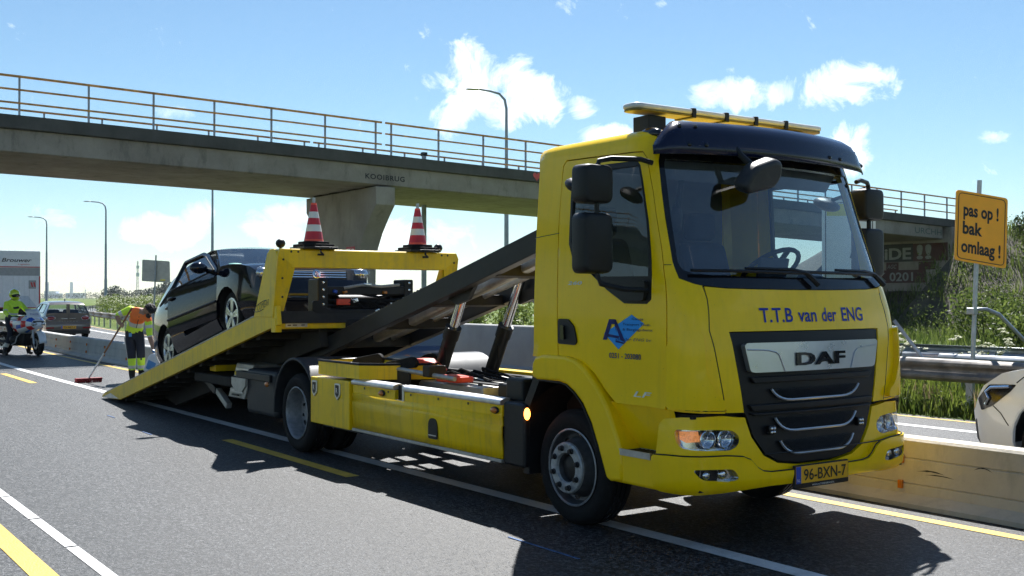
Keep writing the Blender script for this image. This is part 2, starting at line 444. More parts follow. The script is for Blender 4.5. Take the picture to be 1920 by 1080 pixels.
# ------------------------------------------------------------------ materials of the setting
def asphalt(name, lo, hi, sc, rough=.62, patchy=.35):
    m = bpy.data.materials.new(name); m.use_nodes = True; MATS[name] = m
    nt = m.node_tree; N = nt.nodes; L = nt.links; b = N['Principled BSDF']
    tc = N.new('ShaderNodeTexCoord'); v = tc.outputs['Object']
    vo = N.new('ShaderNodeTexVoronoi'); vo.inputs['Scale'].default_value = sc; L.new(v, vo.inputs['Vector'])
    n1 = N.new('ShaderNodeTexNoise'); n1.inputs['Scale'].default_value = sc*.8; n1.inputs['Detail'].default_value = 4; n1.inputs['Roughness'].default_value = .7
    L.new(v, n1.inputs['Vector'])
    n2 = N.new('ShaderNodeTexNoise'); n2.inputs['Scale'].default_value = .35; n2.inputs['Detail'].default_value = 6
    mp = N.new('ShaderNodeMapping'); mp.inputs['Scale'].default_value = (.25, 1.6, 1); L.new(v, mp.inputs['Vector']); L.new(mp.outputs[0], n2.inputs['Vector'])
    sep = N.new('ShaderNodeSeparateColor'); L.new(vo.outputs['Color'], sep.inputs[0])
    mul = N.new('ShaderNodeMath'); mul.operation = 'MULTIPLY'; L.new(sep.outputs[0], mul.inputs[0]); L.new(n1.outputs['Fac'], mul.inputs[1])
    rp = N.new('ShaderNodeValToRGB'); e = rp.color_ramp.elements
    e[0].position = .14; e[0].color = (*lo, 1); e[1].position = .46; e[1].color = (*hi, 1)
    L.new(mul.outputs[0], rp.inputs['Fac'])
    mx = N.new('ShaderNodeMix'); mx.data_type = 'RGBA'; mx.blend_type = 'MULTIPLY'; mx.inputs['Factor'].default_value = patchy
    L.new(rp.outputs[0], mx.inputs['A'])
    r2 = N.new('ShaderNodeValToRGB'); r2.color_ramp.elements[0].position = .3; r2.color_ramp.elements[1].position = .7
    r2.color_ramp.elements[0].color = (.45, .45, .46, 1); L.new(n2.outputs['Fac'], r2.inputs['Fac']); L.new(r2.outputs[0], mx.inputs['B'])
    sx = N.new('ShaderNodeSeparateXYZ'); L.new(v, sx.inputs[0])                             # polished wheel tracks along the lanes
    sn = N.new('ShaderNodeMath'); sn.operation = 'MULTIPLY'; L.new(sx.outputs['Y'], sn.inputs[0]); sn.inputs[1].default_value = 3.7
    s2 = N.new('ShaderNodeMath'); s2.operation = 'SINE'; L.new(sn.outputs[0], s2.inputs[0])
    s3 = N.new('ShaderNodeMath'); s3.operation = 'MULTIPLY_ADD'; L.new(s2.outputs[0], s3.inputs[0]); s3.inputs[1].default_value = .10; s3.inputs[2].default_value = .92
    n5 = N.new('ShaderNodeTexNoise'); n5.inputs['Scale'].default_value = 1.7; n5.inputs['Detail'].default_value = 8; n5.inputs['Roughness'].default_value = .7; L.new(v, n5.inputs['Vector'])
    m5 = N.new('ShaderNodeMapRange'); m5.inputs['From Min'].default_value = .60; m5.inputs['From Max'].default_value = .75; m5.inputs['To Min'].default_value = 1; m5.inputs['To Max'].default_value = .62; L.new(n5.outputs['Fac'], m5.inputs['Value'])
    m6 = N.new('ShaderNodeMath'); m6.operation = 'MULTIPLY'; L.new(s3.outputs[0], m6.inputs[0]); L.new(m5.outputs[0], m6.inputs[1])
    n7 = N.new('ShaderNodeTexNoise'); n7.inputs['Scale'].default_value = 22; n7.inputs['Detail'].default_value = 7; n7.inputs['Roughness'].default_value = .9; L.new(v, n7.inputs['Vector'])   # open gritty texture
    m7 = N.new('ShaderNodeMapRange'); m7.inputs['From Min'].default_value = .42; m7.inputs['From Max'].default_value = .58; m7.inputs['To Min'].default_value = .2; m7.inputs['To Max'].default_value = 1.75; L.new(n7.outputs['Fac'], m7.inputs['Value'])
    m8 = N.new('ShaderNodeMath'); m8.operation = 'MULTIPLY'; L.new(m6.outputs[0], m8.inputs[0]); L.new(m7.outputs[0], m8.inputs[1]); m6 = m8
    my_ = N.new('ShaderNodeVectorMath'); my_.operation = 'SCALE'; L.new(mx.outputs['Result'], my_.inputs[0]); L.new(m6.outputs[0], my_.inputs['Scale'])
    L.new(my_.outputs[0], b.inputs['Base Color'])
    b.inputs['Roughness'].default_value = rough; b.inputs['Specular IOR Level'].default_value = .5
    bp = N.new('ShaderNodeBump'); bp.inputs['Strength'].default_value = 1.0; bp.inputs['Distance'].default_value = .02
    L.new(mul.outputs[0], bp.inputs['Height']); L.new(bp.outputs[0], b.inputs['Normal'])
asphalt('asphalt', (.003, .0031, .0035), (.086, .087, .090), 54, .55)

def road_paint(name, col, wear=.35):
    m = mat(name, col, .55, var=.1, vscale=5, dirt=wear, dirt_col=(.07, .07, .07), bump=.5, bscale=70)
    return m
road_paint('road white', (.62, .62, .61), .4)
road_paint('road yellow', (.62, .40, .05), .35)

def concrete(name, c1, c2, sc=1.2, stain=.5, stain_col=(.05, .05, .05), bump=.35):
    m = bpy.data.materials.new(name); m.use_nodes = True; MATS[name] = m
    nt = m.node_tree; N = nt.nodes; L = nt.links; b = N['Principled BSDF']
    tc = N.new('ShaderNodeTexCoord'); v = tc.outputs['Object']
    n1 = N.new('ShaderNodeTexNoise'); n1.inputs['Scale'].default_value = sc; n1.inputs['Detail'].default_value = 9; n1.inputs['Roughness'].default_value = .65; L.new(v, n1.inputs['Vector'])
    rp = N.new('ShaderNodeValToRGB'); rp.color_ramp.elements[0].position = .3; rp.color_ramp.elements[1].position = .7
    rp.color_ramp.elements[0].color = (*c1, 1); rp.color_ramp.elements[1].color = (*c2, 1); L.new(n1.outputs['Fac'], rp.inputs['Fac'])
    n2 = N.new('ShaderNodeTexNoise'); n2.inputs['Scale'].default_value = sc*3; n2.inputs['Detail'].default_value = 10; n2.inputs['Roughness'].default_value = .75
    mp = N.new('ShaderNodeMapping'); mp.inputs['Scale'].default_value = (1, 1, .35); mp.inputs['Location'].default_value = (3, 7, 1); L.new(v, mp.inputs['Vector']); L.new(mp.outputs[0], n2.inputs['Vector'])
    mr = N.new('ShaderNodeMapRange'); mr.inputs['From Min'].default_value = .52; mr.inputs['From Max'].default_value = .74; mr.inputs['To Max'].default_value = stain; L.new(n2.outputs['Fac'], mr.inputs['Value'])
    mx = N.new('ShaderNodeMix'); mx.data_type = 'RGBA'; L.new(mr.outputs[0], mx.inputs['Factor']); L.new(rp.outputs[0], mx.inputs['A']); mx.inputs['B'].default_value = (*stain_col, 1)
    L.new(mx.outputs['Result'], b.inputs['Base Color']); b.inputs['Roughness'].default_value = .85
    n3 = N.new('ShaderNodeTexNoise'); n3.inputs['Scale'].default_value = 45; n3.inputs['Detail'].default_value = 5; L.new(v, n3.inputs['Vector'])
    bp = N.new('ShaderNodeBump'); bp.inputs['Strength'].default_value = bump; bp.inputs['Distance'].default_value = .01; L.new(n3.outputs['Fac'], bp.inputs['Height']); L.new(bp.outputs[0], b.inputs['Normal'])
concrete('barrier concrete', (.42, .385, .32), (.58, .535, .45), 1.6, .35, (.16, .15, .13))
concrete('barrier concrete grey', (.36, .36, .35), (.48, .48, .47), 1.6, .4, (.14, .14, .13))
concrete('wall concrete', (.30, .30, .29), (.40, .40, .39), 1.1, .3, (.16, .16, .16))
concrete('bridge concrete', (.205, .175, .15), (.35, .305, .265), .9, .8, (.075, .064, .055))
concrete('coping concrete', (.055, .053, .05), (.105, .10, .095), 1.0, .5, (.03, .03, .028))
concrete('pier concrete', (.25, .215, .185), (.37, .325, .28), .8, .6, (.12, .10, .088))
mat('galvanised', (.40, .42, .44), .42, metal=.75, var=.2, vscale=3, dirt=.3, dirt_col=(.2, .2, .19))
mat('weathered rail', (.22, .20, .18), .5, metal=.4, var=.3, vscale=4, dirt=.4, dirt_col=(.14, .08, .04))
mat('rail brown', (.66, .32, .10), .55, var=.3, vscale=4)
mat('post grey', (.30, .34, .40), .5, metal=.3, var=.1)

def foliage(name, c1, c2, trans=.45, sc=1.5):
    m = bpy.data.materials.new(name); m.use_nodes = True; MATS[name] = m
    nt = m.node_tree; N = nt.nodes; L = nt.links
    for n in list(N): N.remove(n)
    o = N.new('ShaderNodeOutputMaterial'); mix = N.new('ShaderNodeMixShader'); mix.inputs[0].default_value = trans
    d = N.new('ShaderNodeBsdfPrincipled'); d.inputs['Roughness'].default_value = .55; d.inputs['Specular IOR Level'].default_value = .35
    t = N.new('ShaderNodeBsdfTranslucent')
    g = N.new('ShaderNodeNewGeometry'); nz = N.new('ShaderNodeTexNoise'); nz.inputs['Scale'].default_value = sc; nz.inputs['Detail'].default_value = 4
    L.new(g.outputs['Position'], nz.inputs['Vector'])
    ri = N.new('ShaderNodeMath'); ri.operation = 'MULTIPLY_ADD'; L.new(g.outputs['Random Per Island'], ri.inputs[0]); ri.inputs[1].default_value = .5; L.new(nz.outputs['Fac'], ri.inputs[2])
    rp = N.new('ShaderNodeValToRGB'); rp.color_ramp.elements[0].position = .45; rp.color_ramp.elements[1].position = 1.0
    rp.color_ramp.elements[0].color = (*c1, 1); rp.color_ramp.elements[1].color = (*c2, 1); L.new(ri.outputs[0], rp.inputs['Fac'])
    L.new(rp.outputs[0], d.inputs['Base Color']); L.new(rp.outputs[0], t.inputs['Color'])
    L.new(d.outputs[0], mix.inputs[1]); L.new(t.outputs[0], mix.inputs[2]); L.new(mix.outputs[0], o.inputs[0])
foliage('grass blades', (.045, .075, .012), (.16, .20, .035), .5)
foliage('bank leaves', (.035, .062, .012), (.15, .19, .045), .5)
foliage('shrub leaves', (.045, .075, .015), (.15, .19, .045), .5)
foliage('dark leaves', (.018, .035, .012), (.06, .085, .022), .35)
foliage('dry stalks', (.16, .12, .06), (.30, .24, .13), .3)
foliage('parsley flowers', (.42, .44, .28), (.66, .66, .52), .35)
foliage('far trees', (.022, .035, .022), (.055, .075, .04), .2, .2)
mat('bark', (.08, .065, .045), .85, var=.3, bump=.5)
mat('poppy red', (.72, .05, .02), .5, var=.15)

def ground_mat():
    m = bpy.data.materials.new('ground grass'); m.use_nodes = True; MATS['ground grass'] = m
    nt = m.node_tree; N = nt.nodes; L = nt.links; b = N['Principled BSDF']
    tc = N.new('ShaderNodeTexCoord'); v = tc.outputs['Object']
    n1 = N.new('ShaderNodeTexNoise'); n1.inputs['Scale'].default_value = .05; n1.inputs['Detail'].default_value = 10; n1.inputs['Roughness'].default_value = .7; L.new(v, n1.inputs['Vector'])
    rp = N.new('ShaderNodeValToRGB'); e = rp.color_ramp.elements; e[0].position = .38; e[0].color = (.055, .085, .02, 1); e[1].position = .6; e[1].color = (.13, .17, .045, 1)
    e2 = e.new(.75); e2.color = (.20, .17, .085, 1)
    L.new(n1.outputs['Fac'], rp.inputs['Fac']); L.new(rp.outputs[0], b.inputs['Base Color']); b.inputs['Roughness'].default_value = .95
    b.inputs['Specular IOR Level'].default_value = .1
ground_mat()
mat('soil', (.075, .065, .045), .95, var=.3, vscale=2, bump=.6, bscale=20, dirt=.6, dirt_col=(.05, .06, .02))

# ------------------------------------------------------------------ ground and roads
def bend(x): return .0017*(x+15)**2 if x < -15 else 0.0          # the motorway swings gently to the left far back
def strip(mb, y0, y1, x0, x1, z, step=2.0):
    n = max(1, int(abs(x1-x0)/step)); rows = []
    for i in range(n+1):
        x = x0+(x1-x0)*i/n; rows.append([(x, y0+bend(x), z), (x, y1+bend(x), z)])
    return mb.grid(rows)
structure(MB().grid([[(x, y, -.06) for y in (-3500, -60, -10, 30, 120, 3500)] for x in (-3500, -300, -60, 20, 3500)]).build('ground', 'ground grass', smooth=None))
structure(strip(MB(), -12.0, 7.25, -160, 30, 0.0).build('road', 'asphalt', smooth=None))
structure(strip(MB(), 11.6, 21.5, -160, -60, 0.0).build('road', 'asphalt', smooth=None))

def marking(name, y0, y1, x0, x1, m): return structure(strip(MB(), y0, y1, x0, x1, .004).build(name, m, smooth=None))
mk = MB()
x = -3.0
strip(mk, -.85, -.70, -150, 30, .004); structure(mk.build('white_line', 'road white', smooth=None))
mk = MB(); x = -12.0
while x < 8: strip(mk, -4.095, -4.02, x, x+1.035, .004); x += 1.075
structure(mk.build('white_line', 'road white', smooth=None))
marking('yellow_line', -4.435, -4.295, -150, 30, 'road yellow')
for k in range(-9, 2): 
    x0 = -5.82 + k*13.05
    marking('yellow_dash', -1.40, -1.27, x0, x0+3.1, 'road yellow')
marking('yellow_line', 1.09, 1.21, -150, 30, 'road yellow')
marking('white_line', 6.07, 6.24, -150, 30, 'road white')
marking('yellow_line', 7.0, 7.08, -150, 30, 'road yellow')
mat('chalk blue', (.06, .12, .26), .8, var=.3, vscale=20, dirt=.7, dirt_col=(.04, .04, .045))
for (x, y, L_) in ((-9.2, -1.75, .35), (-7.1, -1.9, .35), (.1, -1.62, .75)):
    MBm = MB(); MBm.box(x, x+L_, y, y+.018, .003, .006); structure(MBm.build('survey_mark', 'chalk blue', smooth=None))

# ------------------------------------------------------------------ low concrete barrier between the two lanes
PROF = [(1.44, 0.0), (1.44, .035), (1.50, .06), (1.565, .085), (1.572, .150), (1.585, .158), (1.577, .166), (1.585, .345), (1.600, .353), (1.592, .361), (1.605, .485), (1.625, .505),
        (1.80, .505), (1.82, .485), (1.84, .361), (1.85, .166), (1.86, .085), (1.93, .06), (1.99, .035), (1.99, 0.0)]
def barrier(x0, x1, label, m='barrier concrete grey', ph=.95):
    root = thing('concrete_barrier', label, 'barrier', ((x0+x1)/2, 1.7+bend((x0+x1)/2), 0), group='low concrete barrier segments between the lanes')
    mb = MB(); n = 4; cx = (x0+x1)/2; cy = 1.7+bend(cx); rows = []
    for i in range(n+1):
        x = x0+.012+(x1-x0-.024)*i/n
        rows.append([(x-cx, y-cy+bend(x), z+.002) for y, z in PROF])
    mb.grid(rows); mb.add(rows[0], [tuple(range(len(PROF)))]); mb.add(rows[-1], [tuple(range(len(PROF)))[::-1]])
    body = mb.build('body', m, root, smooth=25)
    x = x0+ph
    while x < x1-.3:
        for z in (.345, .150):
            r = MB(); y = 1.572+(z-.15)*.07+bend(x)
            r.box(x-cx-.018, x-cx+.018, y-cy-.028, y-cy+.003, z-.03, z+.035)
            r.build('reflector', 'lens amber', root, smooth=None, bevel=.004)
        x += 2.1
    return root
SEG = [(-62, -52, 'farthest low concrete barrier segment, beside the white lorry trailer', 0),
       (-52, -42, 'low concrete barrier segment beside the grey hatchback, behind the motorcycle', 0),
       (-42, -31.6, 'brownish concrete barrier segment just in front of the grey hatchback bumper', 1),
       (-31.6, -23.3, 'grey concrete barrier segment to the right of the motorcycle front wheel', 0),
       (-23.3, -15.3, 'grey concrete barrier segment behind the broom handle and the worker', 0),
       (-15.3, -7.4, 'concrete barrier segment behind the black hatchback and the lowered bed', 0),
       (-7.4, -1.4, 'concrete barrier segment hidden behind the side boxes of the yellow truck', 1),
       (-1.4, 7.0, 'cream concrete barrier segment with scrape marks in front of the white car', 1)]
for a, b, l, k in SEG: last_bar = barrier(a, b, l, 'barrier concrete' if k else 'barrier concrete grey', .15 if a == -1.4 else .95)
mat('tyre scuff', (.05, .048, .045), .8, var=.4, vscale=30)
for (x0, x1, z, h, sl) in ((.98, 1.22, .262, .007, .03), (1.04, 1.30, .243, .005, .02), (.55, .80, .300, .004, .0), (1.45, 1.60, .33, .006, .05), (2.0, 2.6, .29, .006, .02), (.2, .36, .28, .006, .02)):
    q = MB(); n = 9; up = []; dn = []
    for i in range(n):
        t = i/(n-1); w = h*math.sin(math.pi*min(1, max(0, t)))*random.uniform(.5, 1.2); x = x0+(x1-x0)*t; zz = z+sl*t*(1-t)*2
        y = 1.577+(zz-.166)*.045-.0015; up.append((x-2.8, y-1.7, zz+w)); dn.append((x-2.8, y-1.7, zz-w))
    q.grid([up, dn]); q.build('scuff_mark', 'tyre scuff', last_bar, smooth=None)

# ------------------------------------------------------------------ tall concrete wall and steel guardrails on the far side
tw = MB(); rows = []
TP = [(7.42, 0), (7.42, .12), (7.52, .16), (7.60, .98), (7.62, 1.0), (7.86, 1.0), (7.88, .98), (7.96, .16), (8.06, .12), (8.06, 0)]
for i in range(20):
    x = -46+i*(38/19); rows.append([(x, y+bend(x), z) for y, z in TP])
tw.grid(rows); tw.add(rows[0], [tuple(range(len(TP)))]); tw.add(rows[-1], [tuple(range(len(TP)))[::-1]])
tag(tw.build('concrete_wall', 'wall concrete', smooth=25), 'tall smooth grey concrete safety wall beyond the far lane, behind the truck', 'wall')

WB = [(-.01, -.155), (-.045, -.14), (-.075, -.105), (-.075, -.065), (-.03, -.03), (-.02, 0), (-.03, .03), (-.075, .065), (-.075, .105), (-.045, .14), (-.01, .155)]
def guardrail(x0, x1, y, label, dz=.60, side=1, post=2.66, m='weathered rail', ph=.0, off=bend):
    root = thing('guardrail', label, 'guardrail', ((x0+x1)/2, y, 0)); cx = (x0+x1)/2
    seg = 4.0; x = x0
    while x < x1-.1:
        e = min(x+seg, x1); mb = MB(); rows = []
        for i in range(3):
            xx = x+(e-x)*i/2
            rows.append([(xx-cx, off(xx)+side*a, dz+b) for a, b in WB])
        mb.grid(rows); o = mb.build('rail', m, root, smooth=40)
        sm = o.modifiers.new('thickness', 'SOLIDIFY'); sm.thickness = .006
        x = e
    x = x0+.4+ph
    while x < x1:
        mb = MB(); mb.box(x-cx-.05, x-cx+.05, off(x)+side*.02, off(x)+side*.09, -.05, dz+.10); mb.build('post', 'galvanised', root, smooth=None, bevel=.006)
        x += post
    return root
guardrail(-130, -46, 7.75, 'steel guardrail beyond the far lane, left of the worker, before the white flowers', .60, 1)
guardrail(-8, 9, 7.72, 'steel guardrail beyond the far lane, behind the white car', .60, 1, ph=5.1-2.66)
guardrail(-12, 12, 9.35, 'second steel guardrail in the grass behind the orange sign post', .58, 1, m='galvanised', off=lambda x: 0)
guardrail(-14, 14, 11.2, 'third steel guardrail at the foot of the overgrown bank', .62, -1, m='galvanised', off=lambda x: 0)

# ------------------------------------------------------------------ concrete bridge
BX = -24.0; BW = 5.5
_bz = [(-60, 5.9), (-30, 6.33), (-12, 6.36), (-.5, 6.25), (6.6, 6.115), (16.4, 5.877), (28, 5.57), (40.5, 5.22), (60, 4.75), (95, 4.3)]
def bz(y):
    for (a, za), (b, zb) in zip(_bz, _bz[1:]):
        if y <= b: 
            t = (y-a)/(b-a); return za+(zb-za)*t
    return _bz[-1][1]
bridge = thing('overpass_bridge', 'grey concrete road bridge with brown railings crossing over the motorway', 'bridge', (BX-BW/2, 9, 0))
BO = Vector((BX-BW/2, 9, 0))
def bsweep(name, poly, m, y0, y1, step=1.5, smooth=25):
    """cross section (x, height below the coping top) pushed along the bridge"""
    mb = MB(); n = int((y1-y0)/step); rows = []
    for i in range(n+1):
        y = y0+(y1-y0)*i/n; rows.append([Vector((x, y, bz(y)+h))-BO for x, h in poly])
    mb.grid(rows, closed=True); mb.add(rows[0], [tuple(range(len(poly)))]); mb.add(rows[-1], [tuple(range(len(poly)))[::-1]])
    return mb.build(name, m, bridge, smooth=smooth)
xn, xf = BX, BX-BW
bsweep('deck', [(xn-.12, -.36), (xn-.12, -.92), (xn-.2, -.96), (xf+.2, -.96), (xf+.12, -.92), (xf+.12, -.36)], 'bridge concrete', -40, 39.7)
bsweep('coping', [(xn, 0), (xn, -.33), (xn-.02, -.35), (xn-.5, -.35), (xn-.5, 0)], 'coping concrete', -40, 44)
bsweep('coping', [(xf, 0), (xf, -.35), (xf+.5, -.35), (xf+.5, 0)], 'coping concrete', -40, 44)
bsweep('roadway', [(xn-.5, -.12), (xn-.5, -.34), (xf+.5, -.34), (xf+.5, -.12)], 'asphalt', -40, 44)
POST0 = -.008
ys = [POST0+1.706*k for k in range(-22, 7)] + [10.772+1.722*k for k in range(0, 20)]
for xx, first in ((xn-.12, True), (xf+.12, False)):
    for y in ys:
        mb = MB(); z = bz(y); mb.box(xx-.03-BO.x, xx+.03-BO.x, y-.022-BO.y, y+.022-BO.y, z, z+1.0)
        mb.build('railing_post', 'post grey', bridge, smooth=None)
    for h in (1.0, .66, .32):
        for ya, yb in ((-37.6, 10.42), (10.55, 43.6)):
            mb = MB(); n = int((yb-ya)/1.5)
            mb.tube([Vector((xx+.035, ya+(yb-ya)*i/n, bz(ya+(yb-ya)*i/n)+h))-BO for i in range(n+1)], .034 if h == 1.0 else .028, 6)
            mb.build('rail', 'rail brown', bridge)
mb = MB(); letters(mb, 'KOOIBRUG', lambda u, v: Vector((xn-.112, u, bz(u)+v))-BO, 9.87, 11.25, -.775, -.615, .022, space=1.12)
mb.build('lettering', 'black letters', bridge, smooth=None)
# pier
pier = MB()
PP = [(-23.95, 5.02), (-23.95, 4.46), (-24.3, 4.12), (-24.75, 3.62), (-25.05, 3.15), (-25.2, 2.6), (-25.25, -.1), (-27.65, -.1), (-27.7, 2.6), (-27.85, 3.15), (-28.15, 3.62), (-28.6, 4.12), (-29.05, 4.5), (-29.05, 5.0)]
pier.prism([(x-BO.x, z) for x, z in PP], 'y', 10.15-BO.y, 10.82-BO.y)
po = pier.build('pier', 'pier concrete', bridge, smooth=30, bevel=.02)
bear = MB()
for x in (-24.6, -25.8, -27.2, -28.4): bear.box(x-.25-BO.x, x+.25-BO.x, 10.25-BO.y, 10.75-BO.y, 5.02, bz(10.5)-.95)
bear.build('bearing', 'coping concrete', po, smooth=None)
mat('sticker red', (.55, .03, .035), .5, var=.08)
stk = MB(); stk.box(-25.95-BO.x, -25.35-BO.x, 10.138-BO.y, 10.147-BO.y, 2.86, 3.22); stk.build('poster', 'sticker red', po, smooth=None)
stk = MB(); letters(stk, 'TRY!', lambda u, v: Vector((u, 10.134, v))-BO, -25.92, -25.42, 2.97, 3.16, .02); stk.build('poster_lettering', 'white paint', po, smooth=None)
# second pier nearer the left verge and abutment with graffiti
mb = MB(); mb.prism([(x-BO.x, z+.95) for x, z in PP[:6]+[(-25.25, -1.1), (-27.65, -1.1)]+PP[8:]], 'y', -17.2-BO.y, -16.5-BO.y); mb.build('pier', 'pier concrete', bridge, smooth=30)
ab = MB(); ab.box(xf-.2-BO.x, xn+.15-BO.x, 40.0-BO.y, 41.2-BO.y, 0, bz(40)-.36); abo = ab.build('abutment', 'bridge concrete', bridge, smooth=None, bevel=.02)
mat('graffiti red', (.06, .008, .008), .6, var=.3, vscale=3)
mat('graffiti black', (.012, .012, .012), .6, var=.3)
mat('graffiti white', (.28, .28, .27), .6, var=.12)
mat('graffiti green', (.05, .09, .07), .6, var=.2)
def on_ab(u, v, d=.006): return Vector((u, 40.0-d, v))-BO
def abq(name, x0, x1, z0, z1, m, d):
    q = MB(); q.box(x0-BO.x, x1-BO.x, 40.0-d-BO.y, 39.999-BO.y, z0, z1); return q.build(name, m, abo, smooth=None)
abq('graffiti_field', -29.2, -25.9, 3.32, 4.18, 'graffiti black', .004); abq('graffiti_field', -25.9, -24.05, 3.32, 4.16, 'graffiti red', .004)
abq('graffiti_field', -29.2, -25.2, 2.30, 2.92, 'graffiti red', .004); abq('graffiti_field', -27.4, -26.7, 2.92, 3.30, 'graffiti red', .0035); abq('graffiti_field', -25.6, -24.7, 2.92, 3.30, 'graffiti red', .0035)
g = MB(); letters(g, 'INSiDE', lambda u, v: on_ab(u, v), -29.0, -26.0, 3.45, 4.0, .03); g.build('graffiti_lettering', 'graffiti white', abo, smooth=None)
g = MB(); letters(g, '!!', lambda u, v: on_ab(u, v), -25.7, -24.9, 3.45, 4.1, .04); g.build('graffiti_lettering', 'graffiti white', abo, smooth=None)
g = MB(); letters(g, 'UCK 0201', lambda u, v: on_ab(u, v), -28.9, -25.9, 2.40, 2.82, .02); g.build('graffiti_lettering', 'graffiti white', abo, smooth=None)
g = MB(); letters(g, 'AGC', lambda u, v: on_ab(u, v), -27.35, -26.8, 3.0, 3.2, .0, .3); g.build('graffiti_lettering', 'graffiti white', abo, smooth=None)
g = MB(); letters(g, 'URCHH', lambda u, v: Vector((xn-.112, u, bz(u)+v))-BO, 37.6, 39.6, -.78, -.5, .0); g.build('graffiti_lettering', 'graffiti green', bridge, smooth=None)
# pink heart on the coping
h = MB(); hp = []
for k in range(24):
    t = 2*math.pi*k/24; hp.append((.010*16*math.sin(t)**3, .010*(13*math.cos(t)-5*math.cos(2*t)-2*math.cos(3*t)-math.cos(4*t))))
mat('heart pink', (.72, .10, .09), .6, var=.1)
h.add([Vector((xn+.004, 16.32+a, bz(16.32)-.16+b))-BO for a, b in hp], [tuple(range(24))]); h.build('painted_heart', 'heart pink', bridge, smooth=None)

# ------------------------------------------------------------------ embankment
def clamp(v, a=0., b=1.): return max(a, min(b, v))
def bank_h(x, y):
    side = clamp(1-(abs(x+26.75)-3.4)/11.0)
    crest = clamp((y-33.5)/8.5)*2.55 if y < 40.3 else min(bz(y)-.25, 2.6+(y-40.3)*6)
    if abs(x+26.75) > 3.2 and y >= 36: crest = clamp((y-33.5)/7.5)*(bz(y)-.25)
    z = crest*min(1, side*1.02)
    return z + .22*noise.noise(Vector((x*.35, y*.35, 2)))*clamp(z*2) - .05
bk = MB(); rows = []
for i in range(56):
    x = -44+i*.7; rows.append([(x, 32+j*.9, bank_h(x, 32+j*.9)) for j in range(60)])
bk.grid(rows); structure(bk.build('embankment', 'soil', smooth=60))
# ------------------------------------------------------------------ plants
rng = random.Random(11)
def blades(mb, x, y, z, n, spread, h, w=.02):
    for _ in range(n):
        a = rng.uniform(0, 6.283); r = spread*math.sqrt(rng.random()); bx, by = x+r*math.cos(a), y+r*math.sin(a)
        t = rng.uniform(0, 6.283); hh = h*rng.uniform(.5, 1.15); ln = rng.uniform(.1, .5)*hh; ww = w*rng.uniform(.7, 1.4)
        dx, dy = math.cos(t), math.sin(t); px, py = -dy*ww, dx*ww
        zz = z(bx, by) if callable(z) else z
        mb.add([(bx-px, by-py, zz), (bx+px, by+py, zz), (bx+dx*ln*.45+px*.8, by+dy*ln*.45+py*.8, zz+hh*.62), (bx+dx*ln*.45-px*.8, by+dy*ln*.45-py*.8, zz+hh*.62), (bx+dx*ln, by+dy*ln, zz+hh)],
               [(0, 1, 2, 3), (3, 2, 4)])
def leaf(mb, p, s, nrm=None):
    d = Vector((rng.gauss(0, 1), rng.gauss(0, 1), rng.gauss(0, .7))).normalized()
    u = d.orthogonal().normalized(); u.rotate(Matrix.Rotation(rng.uniform(0, 6.28), 3, d)); v = d.cross(u)
    p = Vector(p); a = s*rng.uniform(.6, 1.3); b = a*.5
    mb.add([p-u*a, p+v*b+d*a*.15, p+u*a, p-v*b+d*a*.15], [(0, 1, 2, 3)])
def fast(mb, name, m, parent=None):
    """link without clean-up, for tens of thousands of leaves"""
    me = bpy.data.meshes.new(name); me.from_pydata([tuple(v) for v in mb.v], [], mb.f)
    for x in (m if isinstance(m, (list, tuple)) else [m]): me.materials.append(MATS[x])
    if isinstance(m, (list, tuple)): me.polygons.foreach_set('material_index', mb.mi)
    o = bpy.data.objects.new(name, me); COL.objects.link(o)
    if parent: o.parent = parent
    return o
def umbel(mb, p, r, n=14):
    p = Vector(p)
    for _ in range(n):
        a = rng.uniform(0, 6.283); q = r*math.sqrt(rng.random())
        c = p+Vector((q*math.cos(a), q*math.sin(a), -q*q/r*.35+rng.uniform(-.01, .01))); s = rng.uniform(.010, .02)*(.6+r*6)
        mb.add([c+Vector((-s, -s, 0)), c+Vector((s, -s, rng.uniform(-s, s))), c+Vector((s, s, 0)), c+Vector((-s, s, rng.uniform(-s, s)))], [(0, 1, 2, 3)])

# verge grass along the far lane, near view
g = MB()
for _ in range(2300):
    x = rng.uniform(-8.5, 5); y = rng.uniform(7.3, 9.2); blades(g, x, y, 0, 7, .16, .2+.3*rng.random()**2*min(1, (y-7.2)*.8)+.1*noise.noise(Vector((x, y, 1))), .009)
for _ in range(1300):
    x = rng.uniform(-12, 6); y = rng.uniform(9.4, 15); blades(g, x, y, 0, 6, .25, .5, .018)
for _ in range(9000):
    x = rng.uniform(-8.5, 5); y = rng.uniform(7.35, 9.3); leaf(g, (x, y, .02+.42*rng.random()*(.35+.65*abs(noise.noise(Vector((x*1.2, y*1.2, 3)))*2))), .035)
tag(fast(g, 'verge_grass', 'grass blades'), 'tall green grass growing under and behind the near guardrail', 'grass', kind='stuff')
g = MB()
for _ in range(170):
    x = rng.uniform(-8, 4); y = rng.uniform(7.4, 9.0); blades(g, x, y, 0, 5, .10, .4, .011)
tag(fast(g, 'dry_grass', 'dry stalks'), 'dry brown stalks among the grass by the guardrail', 'grass', kind='stuff')

